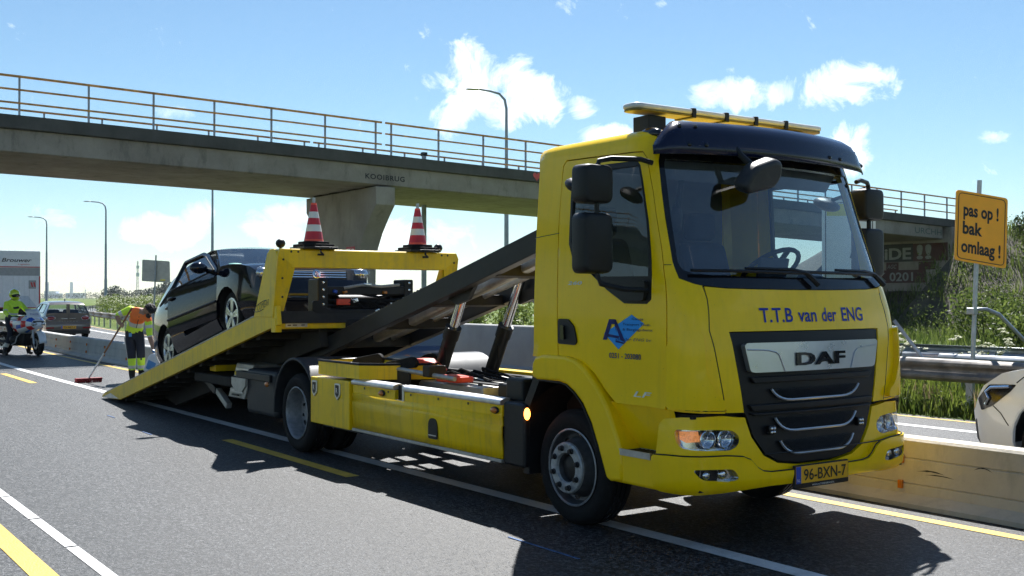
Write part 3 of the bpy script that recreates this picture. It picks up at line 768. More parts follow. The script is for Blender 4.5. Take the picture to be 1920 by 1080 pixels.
# the overgrown bank
g = MB()
def bh(x, y): return max(-.05, bank_h(x, y))
for _ in range(3600):
    x = rng.uniform(-23.4, -8); y = rng.uniform(30, 66)
    if bank_h(x, y) < -.02 and y > 34: continue
    blades(g, x, y, bh, 7, .4, .5, .016)
for _ in range(900):
    x = rng.uniform(-29, -23.5); y = rng.uniform(33, 39.5)
    if rng.random() < .55: blades(g, x, y, bh, 5, .4, .3, .016)
for _ in range(1500):
    x = rng.uniform(-14, 8); y = rng.uniform(15, 34); blades(g, x, y, 0, 6, .5, .6, .02)
for _ in range(46000):
    x = rng.uniform(-23.3, -9); y = rng.uniform(31, 60); k = noise.noise(Vector((x*.5, y*.5, 9)))
    if k < -.05: continue
    leaf(g, (x, y, bh(x, y)+rng.random()**1.2*(.3+2.4*max(0, k))), .06)
tag(fast(g, 'bank_grass', 'bank leaves'), 'rough tall grass covering the overgrown bridge bank', 'grass', kind='stuff')

def shrub(name, label, cat, loc, w, h, n, size, m, seed, group, flowers=0, trunk=True):
    rng.seed(seed)
    root = thing(name, label, cat, loc, group=group)
    f = MB(); st = MB(); lobes = []
    for k in range(9):
        a = rng.uniform(0, 6.283); r = w*.36*math.sqrt(rng.random())
        lobes.append((Vector((r*math.cos(a), r*math.sin(a), h*rng.uniform(.35, .82))), w*rng.uniform(.16, .30)))
    for c, r in lobes:
        st.tube([(c.x*.12, c.y*.12, -.1), (c.x*.5, c.y*.5, c.z*.55), (c.x, c.y, c.z+.1*r)], [.03*w*.5+.008, .018, .006], 5)
    for _ in range(n):
        c, r = lobes[rng.randrange(len(lobes))]
        d = Vector((rng.gauss(0, 1), rng.gauss(0, 1), rng.gauss(0, 1))).normalized()*r*rng.random()**.45
        d.z *= 1.15; p = c+d
        if p.z < .02: continue
        leaf(f, p, size)
    fl = fast(f, 'foliage', m, root); st.build('stem', 'bark', root)
    if flowers:
        q = MB()
        for _ in range(flowers):
            c, r = lobes[rng.randrange(len(lobes))]
            umbel(q, c+Vector((rng.gauss(0, r*.6), rng.gauss(0, r*.6), r*rng.uniform(.5, 1.1))), rng.uniform(.04, .075), 9)
        fast(q, 'flowers', 'parsley flowers', root)['kind'] = 'stuff'
    return root
BG = 'shrubs on the overgrown bank'
SH = [((-14.2, 38.5), 4.2, 3.6, 'dark'), ((-17.5, 45.5), 4.5, 4.2, 'dark'), ((-15.5, 50.5), 5.5, 5.2, 'bank'), ((-12.0, 35.5), 3.4, 2.4, 'shrub'), ((-9.5, 33.0), 3.6, 2.6, 'shrub'),
      ((-10.5, 28.5), 3.2, 2.2, 'bank'), ((-20.5, 42.2), 3.2, 2.4, 'dark'), ((-16.5, 33.5), 2.6, 1.7, 'shrub'), ((-7.5, 25.0), 2.8, 2.0, 'shrub'), ((-8.2, 19.5), 2.0, 1.3, 'shrub'), ((-5.5, 22.5), 2.6, 1.9, 'bank'), ((-13.2, 25.5), 2.6, 1.6, 'bank')]
SL = ['dark bush on the bank to the right of the orange sign', 'dark leafy bush high on the bank behind the orange sign', 'tallest leafy bush at the right edge on top of the bank',
      'pale green bush low on the bank, right of the sign post', 'bushy green shrub at the foot of the bank by the right edge', 'grey green shrub beside the sign post at half height', 'dark bush beside the bridge end',
      'small green shrub in front of the graffiti slope', 'green shrub above the white car at the right edge', 'low green shrub behind the second guardrail near the sign post', 'shrub at the far right above the white car roof line', 'small grey green shrub between cab and sign post']
for k, (((x, y), w, h, m), l) in enumerate(zip(SH, SL)):
    shrub('shrub', l, 'shrub', (x, y, bh(x, y)), w, h, int(900+w*420), .075 if w < 3 else .10, {'dark': 'dark leaves', 'bank': 'bank leaves', 'shrub': 'shrub leaves'}[m], 40+k, BG)
rng.seed(5)
pop = [(1842, 650, -14.8, 36.5), (0, 0, -13.8, 39.8), (0, 0, -13.0, 41.2), (0, 0, -12.6, 42.3), (0, 0, -13.4, 38.6), (0, 0, -14.0, 35.2)]
PL = ['low on the bank nearest the sign post', 'middle of the upper row', 'upper row second from the right', 'at the far right of the upper row', 'leftmost of the upper row', 'closest to the ground by the shrub']
for k, (_, _, x, y) in enumerate(pop):
    mb = MB(); z = bh(x, y); mb.tube([(0, 0, 0), (.02, 0, .5), (.03, .01, .95)], .008, 5)
    root = thing('poppy', 'red poppy on the grassy bank, '+PL[k], 'flower', (x, y, z), group='red poppies on the bank')
    mb.build('stem', 'grass blades', root)
    q = MB()
    for t in range(4):
        a = t*1.57; q.ball((.03+.05*math.cos(a), .05*math.sin(a), .97), (.06, .06, .03), 6, 4)
    q.build('petals', 'poppy red', root)

# cow parsley in front of the second guardrail
def parsley(loc, h, label, seed):
    rng.seed(seed); root = thing('cow_parsley', label, 'plant', loc, group='cow parsley by the guardrails'); st = MB(); fl = MB(); lf = MB()
    for k in range(9):
        a = rng.uniform(0, 6.28); s = rng.uniform(.1, .45)*h; hh = h*rng.uniform(.7, 1.1)
        top = Vector((s*math.cos(a), s*math.sin(a), hh)); st.tube([(0, 0, 0), (top.x*.4, top.y*.4, hh*.6), top], [.008, .006, .003], 5)
        for j in range(3):
            umbel(fl, top+Vector((rng.uniform(-.1, .1), rng.uniform(-.1, .1), rng.uniform(-.06, .04))), rng.uniform(.035, .06), 16)
        for j in range(8): leaf(lf, Vector((top.x*.4, top.y*.4, 0))+Vector((rng.uniform(-.15, .15), rng.uniform(-.15, .15), rng.uniform(.05, hh*.7))), .05)
    st.build('stem', 'grass blades', root); fast(fl, 'flowers', 'parsley flowers', root)['kind'] = 'stuff'; fast(lf, 'leaves', 'shrub leaves', root)
for k, (x, y, h, l) in enumerate([(-4.6, 9.0, 1.15, 'cow parsley with white umbels between the truck cab and the sign post'), (-1.9, 9.7, 1.3, 'cow parsley with white umbels right of the sign post'), (-3.6, 9.9, 1.0, 'cow parsley with white umbels just left of the sign post'), (-.9, 9.9, 1.35, 'cow parsley with white umbels at the right edge above the white car')]):
    parsley((x, y, 0), h, l, 70+k)

# tall flowering hedge of cow parsley along the left guardrail and behind the concrete wall
rng.seed(21)
f = MB(); w = MB()
for _ in range(15000):
    x = rng.uniform(-86, -26); y = bend(x)+rng.uniform(9.0, 13.5); top = 1.55+.35*noise.noise(Vector((x*.35, y*.5, 0)))+.2*noise.noise(Vector((x*1.3, y, 4)))
    z = top*rng.random()**.55; leaf(f, (x, y, z), .085)
for _ in range(2600):
    x = rng.uniform(-86, -26); y = bend(x)+rng.uniform(8.9, 13.5); top = 1.6+.35*noise.noise(Vector((x*.35, y*.5, 0)))+.2*noise.noise(Vector((x*1.3, y, 4)))
    umbel(w, (x, y, top*rng.uniform(.72, 1.06)), rng.uniform(.07, .12), 5)
o = tag(fast(f, 'flowering_hedge', 'shrub leaves'), 'tall band of white flowering cow parsley behind the left guardrail', 'plants', kind='stuff')
fast(w, 'flowers', 'parsley flowers', o)
for k, (x, y, w_, h_, l) in enumerate([(-17.6, 10.9, 1.8, 1.75, 'green leafy bush behind the concrete wall, nearest the truck cab'), (-20.2, 11.2, 1.6, 1.45, 'green leafy bush behind the concrete wall, between the two lifting rams'),
                                     (-15.0, 10.6, 2.0, 1.5, 'green leafy bush behind the concrete wall, partly hidden by the cab back'), (-23.2, 12.0, 1.5, 1.2, 'small bush behind the concrete wall, left of the lifting rams')]):
    shrub('bush', l, 'bush', (x, y, -.05), w_, h_, 1500, .055, 'shrub leaves', 90+k, 'bushes behind the concrete wall', flowers=14)

# far tree line
rng.seed(33)
def treeline(pts, label, m='far trees'):
    f = MB()
    for (x, y, w, h) in pts:
        for _ in range(int(380)):
            a = Vector((rng.gauss(0, 1), rng.gauss(0, 1), rng.gauss(0, 1))).normalized()*rng.random()**.4
            leaf(f, (x+a.x*w*.55, y+a.y*w*.55, h*.5+a.z*h*.5), h*.09)
    tag(fast(f, 'far_woodland', m), label, 'trees', kind='stuff')
P_ = []
for k in range(70):
    px = -120+k*32; d = rng.uniform(1000, 1300); v = sky_dir(px, 558); P_.append((CAMP.x+v.x*d, CAMP.y+v.y*d, rng.uniform(26, 44), rng.uniform(4, 6.5) if px < 260 else rng.uniform(5, 8)))
for px, d, h in ((206, 640, 7.5), (218, 640, 8), (238, 620, 5.5), (262, 620, 6), (275, 620, 6.5), (290, 600, 7), (305, 560, 8.5), (318, 560, 9.5), (335, 560, 9), (360, 600, 8), (950, 700, 8), (1000, 700, 8)):
    v = sky_dir(px, 558); P_.append((CAMP.x+v.x*d, CAMP.y+v.y*d, 9, h))
treeline(P_, 'hazy dark tree line along the far horizon')
# ------------------------------------------------------------------ recovery truck: x forward, y to its left, front axle at x = .03
truck = thing('recovery_truck', 'yellow flatbed recovery truck with tilted loading bed and dark blue sun visor', 'truck', (0, 0, 0))
TR = truck
_rows = [(.30, 1.27, .07, 1.05), (.36, 1.30, .075, 1.085), (.45, 1.335, .085, 1.10), (.60, 1.335, .085, 1.105), (.80, 1.325, .08, 1.09), (.90, 1.325, .075, 1.07), (1.0, 1.325, .07, 1.066),
         (1.3, 1.315, .07, 1.066), (1.5, 1.285, .075, 1.064), (1.66, 1.25, .09, 1.06), (1.75, 1.215, .105, 1.056), (2.1, 1.10, .11, 1.04), (2.5, .985, .11, 1.012), (2.6, .955, .11, 1.0), (2.7, .92, .12, .98)]
def _row(z):
    if z <= _rows[0][0]: return _rows[0][1:]
    for a, b in zip(_rows, _rows[1:]):
        if z <= b[0]:
            t = (z-a[0])/(b[0]-a[0]); t2 = t; return [a[k]+(b[k]-a[k])*t2 for k in (1, 2, 3)]
    return _rows[-1][1:]
def CS(a, z):
    """the cab's outer surface: a runs round the plan from the middle of the front (0) to the right side (negative) and the left (positive)"""
    X0, bow, W = _row(z); yc = W-.17; s = -1 if a < 0 else 1; a = abs(a)
    if a <= yc: return Vector((X0-bow*(a/yc)**2, s*a, z))
    p0 = (X0-bow, yc); tl = math.hypot(2*bow/yc, 1); t0 = (-2*bow/yc/tl, 1/tl); p3 = (X0-bow-.21, W); ae = 2.255-p3[0]
    if a > 2.60:                                                   # rounded back corner
        th = min(1.0, (a-2.60)/.157)*math.pi/2; return Vector((-.345-.1*math.sin(th), s*(W-.1*(1-math.cos(th))), z))
    if a > ae: return Vector((2.255-a, s*W, z))
    t = (a-yc)/(ae-yc); p1 = (p0[0]+.11*t0[0], p0[1]+.11*t0[1]); p2 = (p3[0]+.12, p3[1])
    b = ((1-t)**3, 3*t*(1-t)**2, 3*t*t*(1-t), t**3)
    return Vector((sum(k*p[0] for k, p in zip(b, (p0, p1, p2, p3))), s*sum(k*p[1] for k, p in zip(b, (p0, p1, p2, p3))), z))
CS.out = 1
def CSo(d):
    def f(a, z):
        e = 1e-3; p = CS(a, z); n = (CS(a+e, z)-p).cross(CS(a, z+e)-p).normalized(); return p+n*d
    f.out = 1
    return f
def mir(poly): return [(-a, z) for a, z in poly][::-1]
def shrink(poly, d):
    cx = sum(p[0] for p in poly)/len(poly); cz = sum(p[1] for p in poly)/len(poly); out = []
    n = len(poly)
    ar = sum(poly[i][0]*poly[(i+1) % n][1]-poly[(i+1) % n][0]*poly[i][1] for i in range(n)); sg = 1 if ar > 0 else -1
    for i in range(n):
        a = Vector(poly[i-1]); p = Vector(poly[i]); b = Vector(poly[(i+1) % n])
        e1 = (p-a).normalized(); e2 = (b-p).normalized(); n1 = Vector((-e1.y, e1.x))*sg; n2 = Vector((-e2.y, e2.x))*sg
        m = (n1+n2); m = m.normalized() if m.length > 1e-6 else n1
        k = d/max(.35, m.dot(n1)); q = p+m*k; out.append((q.x, q.y))
    return out
DOOR = [(-2.336, 2.526), (-2.304, 2.561), (-1.386, 2.540), (-1.318, 2.495), (-1.266, 2.274), (-1.224, 1.906), (-1.218, 1.629), (-1.217, 1.387), (-1.211, .936), (-1.225, .893), (-1.419, .898), (-1.695, .896), (-1.797, .964), (-1.927, 1.081), (-2.065, 1.154), (-2.166, 1.178), (-2.324, 1.183), (-2.342, 1.585), (-2.352, 2.07), (-2.350, 2.287)]
WIN = [(-2.232, 2.481), (-2.185, 2.500), (-1.50, 2.486), (-1.452, 2.455), (-1.42, 2.349), (-1.366, 2.088), (-1.360, 1.832), (-1.359, 1.581), (-1.40, 1.552), (-1.62, 1.554), (-1.799, 1.643), (-1.955, 1.741), (-2.188, 1.877), (-2.228, 1.966)]
GL = [(-2.205, 2.456), (-1.49, 2.452), (-1.452, 2.349), (-1.402, 2.088), (-1.395, 1.730), (-1.94, 1.735), (-2.170, 1.895), (-2.205, 1.985)]
for s in (-1, 1):
    P = (lambda q: q) if s < 0 else mir
    nm = '' 
    d = MB(); patch(d, CS, shrink(P(DOOR), .003), [shrink(P(WIN), 0)], .09, .03); do = d.build('door', 'truck yellow', TR, smooth=30)
    b = MB(); patch(b, CS, shrink(P(WIN), .002), [P(GL)], .07, .03, .002); b.build('window_seal', 'black plastic', do, smooth=30)
    w = MB(); patch(w, CS, shrink(P(GL), .001), [], .09, 0, -.012); w.build('window_pane', 'side glass', do, smooth=30)
    HN = [(-2.318, 1.444), (-2.205, 1.444), (-2.138, 1.394), (-2.104, 1.291), (-2.124, 1.265), (-2.318, 1.269)]
    h = MB(); patch(h, CS, rnd(P(HN), .02), [], .04, .02, .012); ho = h.build('door_handle', 'black plastic', do, smooth=30)
    h = MB(); patch(h, CS, rnd(P([(-2.27, 1.40), (-2.235, 1.40), (-2.225, 1.30), (-2.27, 1.30)]), .01), [], .04, .02, .03); h.build('grip', 'black gloss', ho)
    # mirror base cover under the window
    h = MB(); patch(h, CS, rnd(P([(-1.385, 1.70), (-1.40, 1.572), (-1.61, 1.572), (-1.80, 1.69), (-1.86, 1.72)]), .03), [], .05, .03, .035); h.build('mirror_foot_cover', 'black plastic', do, smooth=40)
    # panel behind and above the door
    q = [(-2.74, 1.165), (-2.757, 1.25), (-2.757, 2.45), (-2.757, 2.6), (-1.34, 2.6), (-1.17, 2.6), (-1.30, 2.50), (-1.315, 2.498), (-1.385, 2.546), (-2.306, 2.567), (-2.342, 2.528), (-2.358, 2.07), (-2.348, 1.585), (-2.330, 1.165)]
    q = MB().__class__() and q
    d = MB(); patch(d, CS, P(q), [], .09, .03); d.build('rear_side_panel', 'truck yellow', TR, smooth=30)
    # windscreen pillar and front corner
    q = [(-1.205, .893), (-1.205, .936), (-1.211, 1.387), (-1.212, 1.629), (-1.218, 1.906), (-1.260, 2.274), (-1.310, 2.492), (-1.30, 2.50), (-1.17, 2.6), (-1.0, 2.6), (-1.08, 2.53), (-1.121, 2.474), (-1.131, 2.259), (-1.112, 1.821), (-1.073, 1.713), (-.938, 1.678), (-.875, 1.668), (-.866, 1.586), (-.890, 1.388), (-.855, 1.223), (-.786, .878), (-.786, .872)]
    d = MB(); patch(d, CS, P(q), [], .06, .03); co = d.build('corner_panel', 'truck yellow', TR, smooth=30)
    q = [(-1.190, 1.30), (-1.10, 1.385), (-.972, 1.376), (-.952, 1.352), (-.945, 1.128), (-.875, .99), (-.81, .955), (-.80, .90), (-1.190, .905)]
    d = MB(); patch(d, CS, rnd(P(q), .03), [], .05, .04, .036); d.build('air_deflector', 'truck yellow', co, smooth=40)
    for k in range(4):                                             # amber patches drawn for the slots in the deflector's outer edge
        z0 = .99+k*.088; q = MB(); patch(q, CS, rnd(P([(-1.15, z0), (-1.06, z0), (-1.06, z0+.07), (-1.15, z0+.07)]), .012), [], .05, .01, .041)
        if s > 0: q.build('deflector_slot', 'lens amber', co)
# front flap with the name, and the windscreen
FL = [(-.863, 1.662), (-.857, 1.586), (-.881, 1.388), (-.846, 1.223), (-.777, .876), (-.640, .872), (-.738, 1.380)]
FR = [(.738, 1.380), (.640, .872), (.777, .876), (.846, 1.223), (.881, 1.388), (.857, 1.586), (.863, 1.662)]
topedge = [(.70, 1.650), (.45, 1.645), (.2, 1.642), (-.2, 1.642), (-.45, 1.645), (-.70, 1.650)]
d = MB(); patch(d, CS, FL+FR+topedge, [], .07, .03); front = d.build('front_panel', 'truck yellow', TR, smooth=30)
WS = [(-1.075, 2.53), (-1.117, 2.474), (-1.127, 2.259), (-1.108, 1.821), (-1.069, 1.717), (-.936, 1.682), (-.87, 1.672), (-.70, 1.656), (-.45, 1.651), (-.2, 1.648), (.2, 1.648), (.45, 1.651), (.70, 1.656), (.87, 1.672), (.936, 1.682), (1.069, 1.717), (1.108, 1.821), (1.127, 2.259), (1.117, 2.474), (1.075, 2.53), (.98, 2.6), (-.98, 2.6)]
WC = rnd([(-1.025, 2.49), (-1.055, 1.775), (-.85, 1.735), (0, 1.725), (.85, 1.735), (1.055, 1.775), (1.025, 2.49)], [.05, .08, .05, .3, .05, .08, .05])
d = MB(); patch(d, CS, WS, [WC], .06, .03, -.004); wso = d.build('windscreen_surround', 'black gloss', TR, smooth=30)
d = MB(); patch(d, CS, WC, [], .08, 0, -.012); d.build('windscreen', 'windscreen glass', TR, smooth=60)
# wipers
for y0, y1 in ((-.95, -.02), (-.08, .80)):
    wp = MB(); f = CSo(.035)
    wp.tube([f(y0+(y1-y0)*t, 1.752-.012*t) for t in (0, .2, .4, .6, .8, 1)], .012, 6); wo = wp.build('wiper', 'black plastic', TR)
    wp = MB(); wp.tube([f(y0+(y1-y0)*.45, 1.770), f(y1-.12, 1.765), f(y1+.02, 1.74), f(y1+.10, 1.665)], [.010, .014, .018, .020], 6); wp.build('wiper_arm', 'black plastic', wo)
# sun visor over the windscreen
VR = ((2.52, .135, 1.0), (2.58, .130, 1.0), (2.65, .115, 1.0), (2.705, .085, .99), (2.745, .03, .97), (2.762, -.06, .94))
def vis_pt(a, i):
    z, o, sc = VR[i]; p = CSo(o)(a*.985, min(z, 2.56))
    return Vector((p.x, p.y*sc, z-.012*(abs(a)/1.2)**2-(.10*((abs(a)-.85)/.35)**2 if abs(a) > .85 and z > 2.6 else 0)))
vis = MB(); vis.grid([[vis_pt(-1.20+2.40*k/40, i) for k in range(41)] for i in range(6)]); vo = vis.build('sun_visor', 'visor', TR, smooth=60)
sm = vo.modifiers.new('thickness', 'SOLIDIFY'); sm.thickness = .008; sm.offset = -1
for a, i in ((-.86, 3), (-.74, 3), (-.80, 1), (-.68, 1), (.46, 1), (.60, 1), (1.06, 3), (1.12, 2), (1.14, 1)):
    b = MB(); b.ball(vis_pt(a, i), .015, 8, 6); b.build('visor_bolt', 'black gloss', vo)
# roof
rf = MB(); rows = []
cx = .2
for z, k in ((2.598, 0), (2.64, .006), (2.672, .03), (2.695, .08), (2.708, .16), (2.712, .30)):
    r = []
    for i in range(61):
        a = -2.755+5.51*i/60; p = CS(a, 2.6); q = Vector((p.x, p.y, z)); dirv = Vector((cx-p.x, -p.y, 0)); q += Vector((math.copysign(min(k, abs(cx-p.x)), cx-p.x)*(.55 if p.x > cx else .5), -math.copysign(min(k, abs(p.y)), p.y) if abs(p.y) > k else -p.y*0, 0))
        r.append(q)
    rows.append(r)
rf.grid(rows); rf.add(rows[-1], [tuple(range(61))]); rf.build('roof', 'truck yellow', TR, smooth=50)
ml = MB(); ml.ball((.72, -.90, 2.675), (.11, .045, .035), 12, 8, Euler((.5, .12, -.12)).to_matrix()); ml.build('roof_marker_lamp', 'black gloss', TR)
# back wall, floor and inside of the cab
bw = MB(); bw.box(-.446, -.43, -.955, .955, 1.0, 2.60); bwo = bw.build('cab_back', 'truck yellow', TR, smooth=None, bevel=.02)
inn = MB(); inn.box(-.428, -.415, -.92, .92, 1.05, 2.58); inn.build('back_lining', 'interior grey', bwo, smooth=None)
inn = MB(); inn.box(-.40, 1.15, -1.0, 1.0, .98, 1.04); inn.build('cab_floor', 'interior', TR, smooth=None)
inn = MB(); inn.box(-.40, .82, -.95, .95, 2.56, 2.585); inn.build('cab_ceiling', 'interior grey', TR, smooth=None)
das = MB(); das.prism([(.55, 1.2), (.52, 1.5), (.60, 1.62), (.80, 1.68), (1.08, 1.66), (1.12, 1.5), (1.12, 1.2)], 'y', -.97, .97); dso = das.build('dashboard', 'interior', TR, smooth=40, bevel=.02)
hump = MB(); hump.ball((.78, .42, 1.67), (.20, .34, .12), 16, 10); hump.build('instrument_cowl', 'interior grey', dso)
tb = MB(); tb.obox((.86, .10, 1.78), (.03, .26, .18), (0, .25, -.1)); tb.build('tablet', 'interior', dso, bevel=.005)
nt_ = MB(); nt_.obox((1.03, .10, 1.73), (.004, .11, .09), (0, .5, 0)); nt_.build('paper_note', 'white paint', dso)
sw = MB(); Msw = Matrix.Translation((.50, .48, 1.80)) @ Euler((0, R(-38), 0)).to_matrix().to_4x4(); sw.M = Msw
sw.tube([(.0+.235*math.cos(t*math.pi/12), .235*math.sin(t*math.pi/12), 0) for t in range(24)], .018, 8, closed=True)
sw.tube([(-.22, 0, -.0), (0, 0, -.03), (.22, 0, 0)], .02, 6); sw.tube([(0, -.22, 0), (0, 0, -.03)], .02, 6); sw.build('steering_wheel', 'black plastic', TR)
for yy in (.48, -.55):
    st = MB(); st.prism([(-.02, 1.3), (.40, 1.32), (.44, 1.42), (.05, 1.42), (-.05, 1.62), (-.17, 2.02), (-.26, 2.05), (-.20, 1.5)], 'y', yy-.24, yy+.24)
    so = st.build('seat', 'seat', TR, smooth=40, bevel=.05, seg=3); hd = MB(); hd.box(-.30, -.18, yy-.14, yy+.14, 2.05, 2.27); hd.build('headrest', 'seat', so, bevel=.04, seg=3)
bt = MB(); bt.tube([(.12, -.99, 2.40), (.0, -.985, 2.05), (-.08, -.98, 1.70), (-.10, -.97, 1.4)], .026, 6); bt.build('seat_belt', 'interior grey', TR)
for y0, y1 in ((-.85, -.12), (.12, .85)):
    v = MB(); v.obox((.76, (y0+y1)/2, 2.45), (.02, y1-y0, .17), (0, R(35), 0)); v.build('inner_sunshade', 'interior grey', TR, bevel=.006)
im = MB(); im.ball((.66, -.62, 2.13), (.03, .05, .10), 12, 8); im.tube([(.67, -.62, 2.2), (.72, -.62, 2.45)], .02, 6); im.build('inner_mirror', 'black plastic', TR)
# lettering on the front and doors
for tx_, u0, u1 in (('T.T.B', -.475, -.185), ('van', -.135, .045), ('der', .10, .255), ('ENG', .315, .56)):
    t = MB(); letters(t, tx_, CSo(.003), u0, u1, 1.436, 1.530, .015); t.build('front_lettering', 'blue letters', front, smooth=None)
door_o = [o for o in TR.children if o.name.startswith('door')][0]
t = MB(); patch(t, CS, [(-1.543, 1.483), (-1.424, 1.426), (-1.673, 1.253), (-1.821, 1.354)], [], .08, 0, .002); t.build('logo_diamond', 'light blue', door_o, smooth=None)
fA = CSo(.004)
t = MB()
for poly in ([(-1.830, 1.312), (-1.790, 1.312), (-1.742, 1.418), (-1.712, 1.418), (-1.690, 1.36), (-1.70, 1.45), (-1.768, 1.45)], [(-1.725, 1.45), (-1.70, 1.45), (-1.600, 1.300), (-1.648, 1.312)], [(-1.782, 1.352), (-1.66, 1.340), (-1.67, 1.324), (-1.786, 1.334)], [(-1.70, 1.312), (-1.60, 1.298), (-1.62, 1.290), (-1.70, 1.300)]):
    patch(t, CS, poly, [], .1, 0, .004)
t.build('logo_letter', 'navy letters', door_o, smooth=None)
for tx_, u0, u1, v0, v1, bd, sh in (('Garage', -1.54, -1.43, 1.448, 1.464, .003, 0), ('Transport Takel-', -1.63, -1.36, 1.412, 1.428, .003, 0), ('& Bergingsdienst', -1.63, -1.34, 1.378, 1.394, .003, 0), ('van der ENG bv', -1.70, -1.35, 1.312, 1.332, -.006, .25), ('0251 - 203080', -1.765, -1.450, 1.194, 1.230, .015, 0)):
    t = MB(); letters(t, tx_, fA, u0, u1, v0, v1, bd, sh); t.build('door_lettering', 'navy letters', door_o, smooth=None)
t = MB(); letters(t, '260', CSo(.006), -2.22, -2.06, 1.682, 1.706, .012, .2); t.build('model_number', 'silver', door_o, smooth=None)
t = MB(); letters(t, 'LF', CSo(.006), -1.52, -1.345, .955, .992, .012, .25); t.build('model_badge', 'silver', door_o, smooth=None)
# grille
GU = [(-.730, 1.374), (.730, 1.374), (.632, .872), (.612, .842), (.560, .715), (.470, .604), (.36, .552), (.18, .530), (-.18, .530), (-.36, .552), (-.470, .604), (-.560, .715), (-.612, .842), (-.632, .872)]
gr = MB(); patch(gr, CS, GU, [], .07, .04, -.006); grille = gr.build('grille', 'grille plastic', TR, smooth=30)
dp = rnd([(-.655, 1.295), (-.63, 1.303), (.63, 1.303), (.655, 1.295), (.612, 1.130), (.58, 1.120), (-.58, 1.120), (-.612, 1.130)], .012)
q = MB(); patch(q, CS, dp, [], .06, .04, .034); bp_ = q.build('badge_panel', 'silver', grille, smooth=30, bevel=.008)
for s in (-1, 1):
    q = MB(); pl = [(s*.635, 1.266), (s*.47, 1.258), (s*.40, 1.245), (s*.37, 1.224), (s*.325, 1.122)]
    q.tube([CSo(.036)(*p) for p in pl], .0045, 5); q.build('crease', 'silver', bp_)
q = MB(); letters(q, 'DAF', CSo(.046), -.225, .255, 1.158, 1.240, .03, space=1.05); q2 = q.build('maker_letters', 'black gloss', bp_, smooth=None); sm = q2.modifiers.new('depth', 'SOLIDIFY'); sm.thickness = .008
mat('grille mesh', (.006, .006, .007), .6, var=.2, bump=1.0, bscale=220)
for (zt, zb, w0, w1) in ((1.010, .938, .430, .27), (.826, .740, .398, .25), (.678, .592, .36, .21)):
    pts = [(-w0, zt), (-w0*.86, zt-(zt-zb)*.7), (-w1*.9, zb), (w1*.9, zb), (w0*.86, zt-(zt-zb)*.7), (w0, zt)]
    q = MB(); patch(q, CS, pts, [], .06, .02, .004); vo_ = q.build('grille_vent', 'grille mesh', grille, smooth=30)
    q = MB(); path = [pts[0]] + [((1-t)**2*pts[0][0]+2*t*(1-t)*pts[1][0]*1.02+t*t*pts[2][0], (1-t)**2*pts[0][1]+2*t*(1-t)*zb+t*t*zb) for t in (.2, .4, .6, .8, 1)]
    path = path + [(-a, z) for a, z in path[::-1]]
    q.tube([CSo(.018)(*p) for p in path], .0085, 6); q.build('chrome_strip', 'silver', vo_)
    q = MB(); n_ = 9                                             # fine bars of the mesh
    for k in range(n_):
        z = zb+.012+(zt-zb-.02)*k/(n_-1); ww = w1*.95+(w0*.93-w1*.95)*((z-zb)/(zt-zb)); q.tube([CSo(.010)(-ww+2*ww*i/8, z) for i in range(9)], .0022, 4)
    q.build('vent_bar', 'grille plastic', vo_)
for z0, z1, w in ((1.052, 1.092, .60), (.876, .918, .61), (.848, .866, .60)):
    q = MB(); patch(q, CS, [(-w, z1), (w, z1), (w-.03, z0), (-w+.03, z0)], [], .08, .03, .02); q.build('grille_bar', 'grille plastic', grille, smooth=30, bevel=.006)
for s in (-1, 1):
    q = MB(); c = CSo(.03)(s*.435, .752); q.box(c.x-.03, c.x+.004, c.y-.028, c.y+.028, c.z-.028, c.z+.028); lo = q.build('work_lamp', 'black gloss', grille, bevel=.004)
    for k in range(4):
        e = MB(); e.ball((c.x+.006, c.y+(-.012 if k % 2 else .012), c.z+(-.012 if k < 2 else .012)), .010, 8, 6); e.build('led_lens', 'chrome', lo)
# bumper
HL = [(-1.142, .782), (-.866, .776), (-.725, .764), (-.676, .719), (-.690, .671), (-.751, .641), (-.980, .652), (-1.098, .668), (-1.132, .716)]
FG = [(-1.030, .545), (-.755, .532), (-.708, .466), (-.793, .456), (-.975, .478)]
BT = [(-1.262, .80), (-1.225, .838), (-1.10, .856), (-.80, .858), (-.70, .845), (-.632, .840), (-.585, .715), (-.490, .594), (-.37, .538), (-.18, .514), (.18, .514), (.37, .538), (.490, .594), (.585, .715), (.632, .840), (.70, .845), (.80, .858), (1.10, .856), (1.225, .838), (1.262, .80)]
BB = [(1.275, .60), (1.27, .43), (1.235, .395), (1.0, .383), (.80, .384), (.58, .405), (.45, .414), (-.45, .414), (-.58, .405), (-.80, .384), (-1.0, .383), (-1.235, .395), (-1.27, .43), (-1.275, .60)]
def sms(x, a, b): t = clamp((x-a)/(b-a)); return t*t*(3-2*t)
def bump_off(a, z):
    line = .612-.10*sms(-abs(a), -.66, -.50)
    o = 0.0
    ed = min(abs(z-.385)/.05, 1.0) if z < .44 else 1.0
    o += -.05*(1-ed)**2
    # a soft hollow round each lamp
    return o
d = MB(); patch(d, CS, BT+BB, [rnd(HL, .04), rnd(mir(HL), .04), rnd(FG, .03), rnd(mir(FG), .03)], .035, .04, bump_off); bumper = d.build('bumper', 'truck yellow', TR, smooth=40)
LIPT = [(-1.272, .600), (-1.255, .614), (-1.15, .620), (-.80, .612), (-.68, .600), (-.62, .578), (-.565, .525), (-.52, .500), (-.45, .490), (.45, .490), (.52, .500), (.565, .525), (.62, .578), (.68, .600), (.80, .612), (1.15, .620), (1.255, .614), (1.272, .600)]
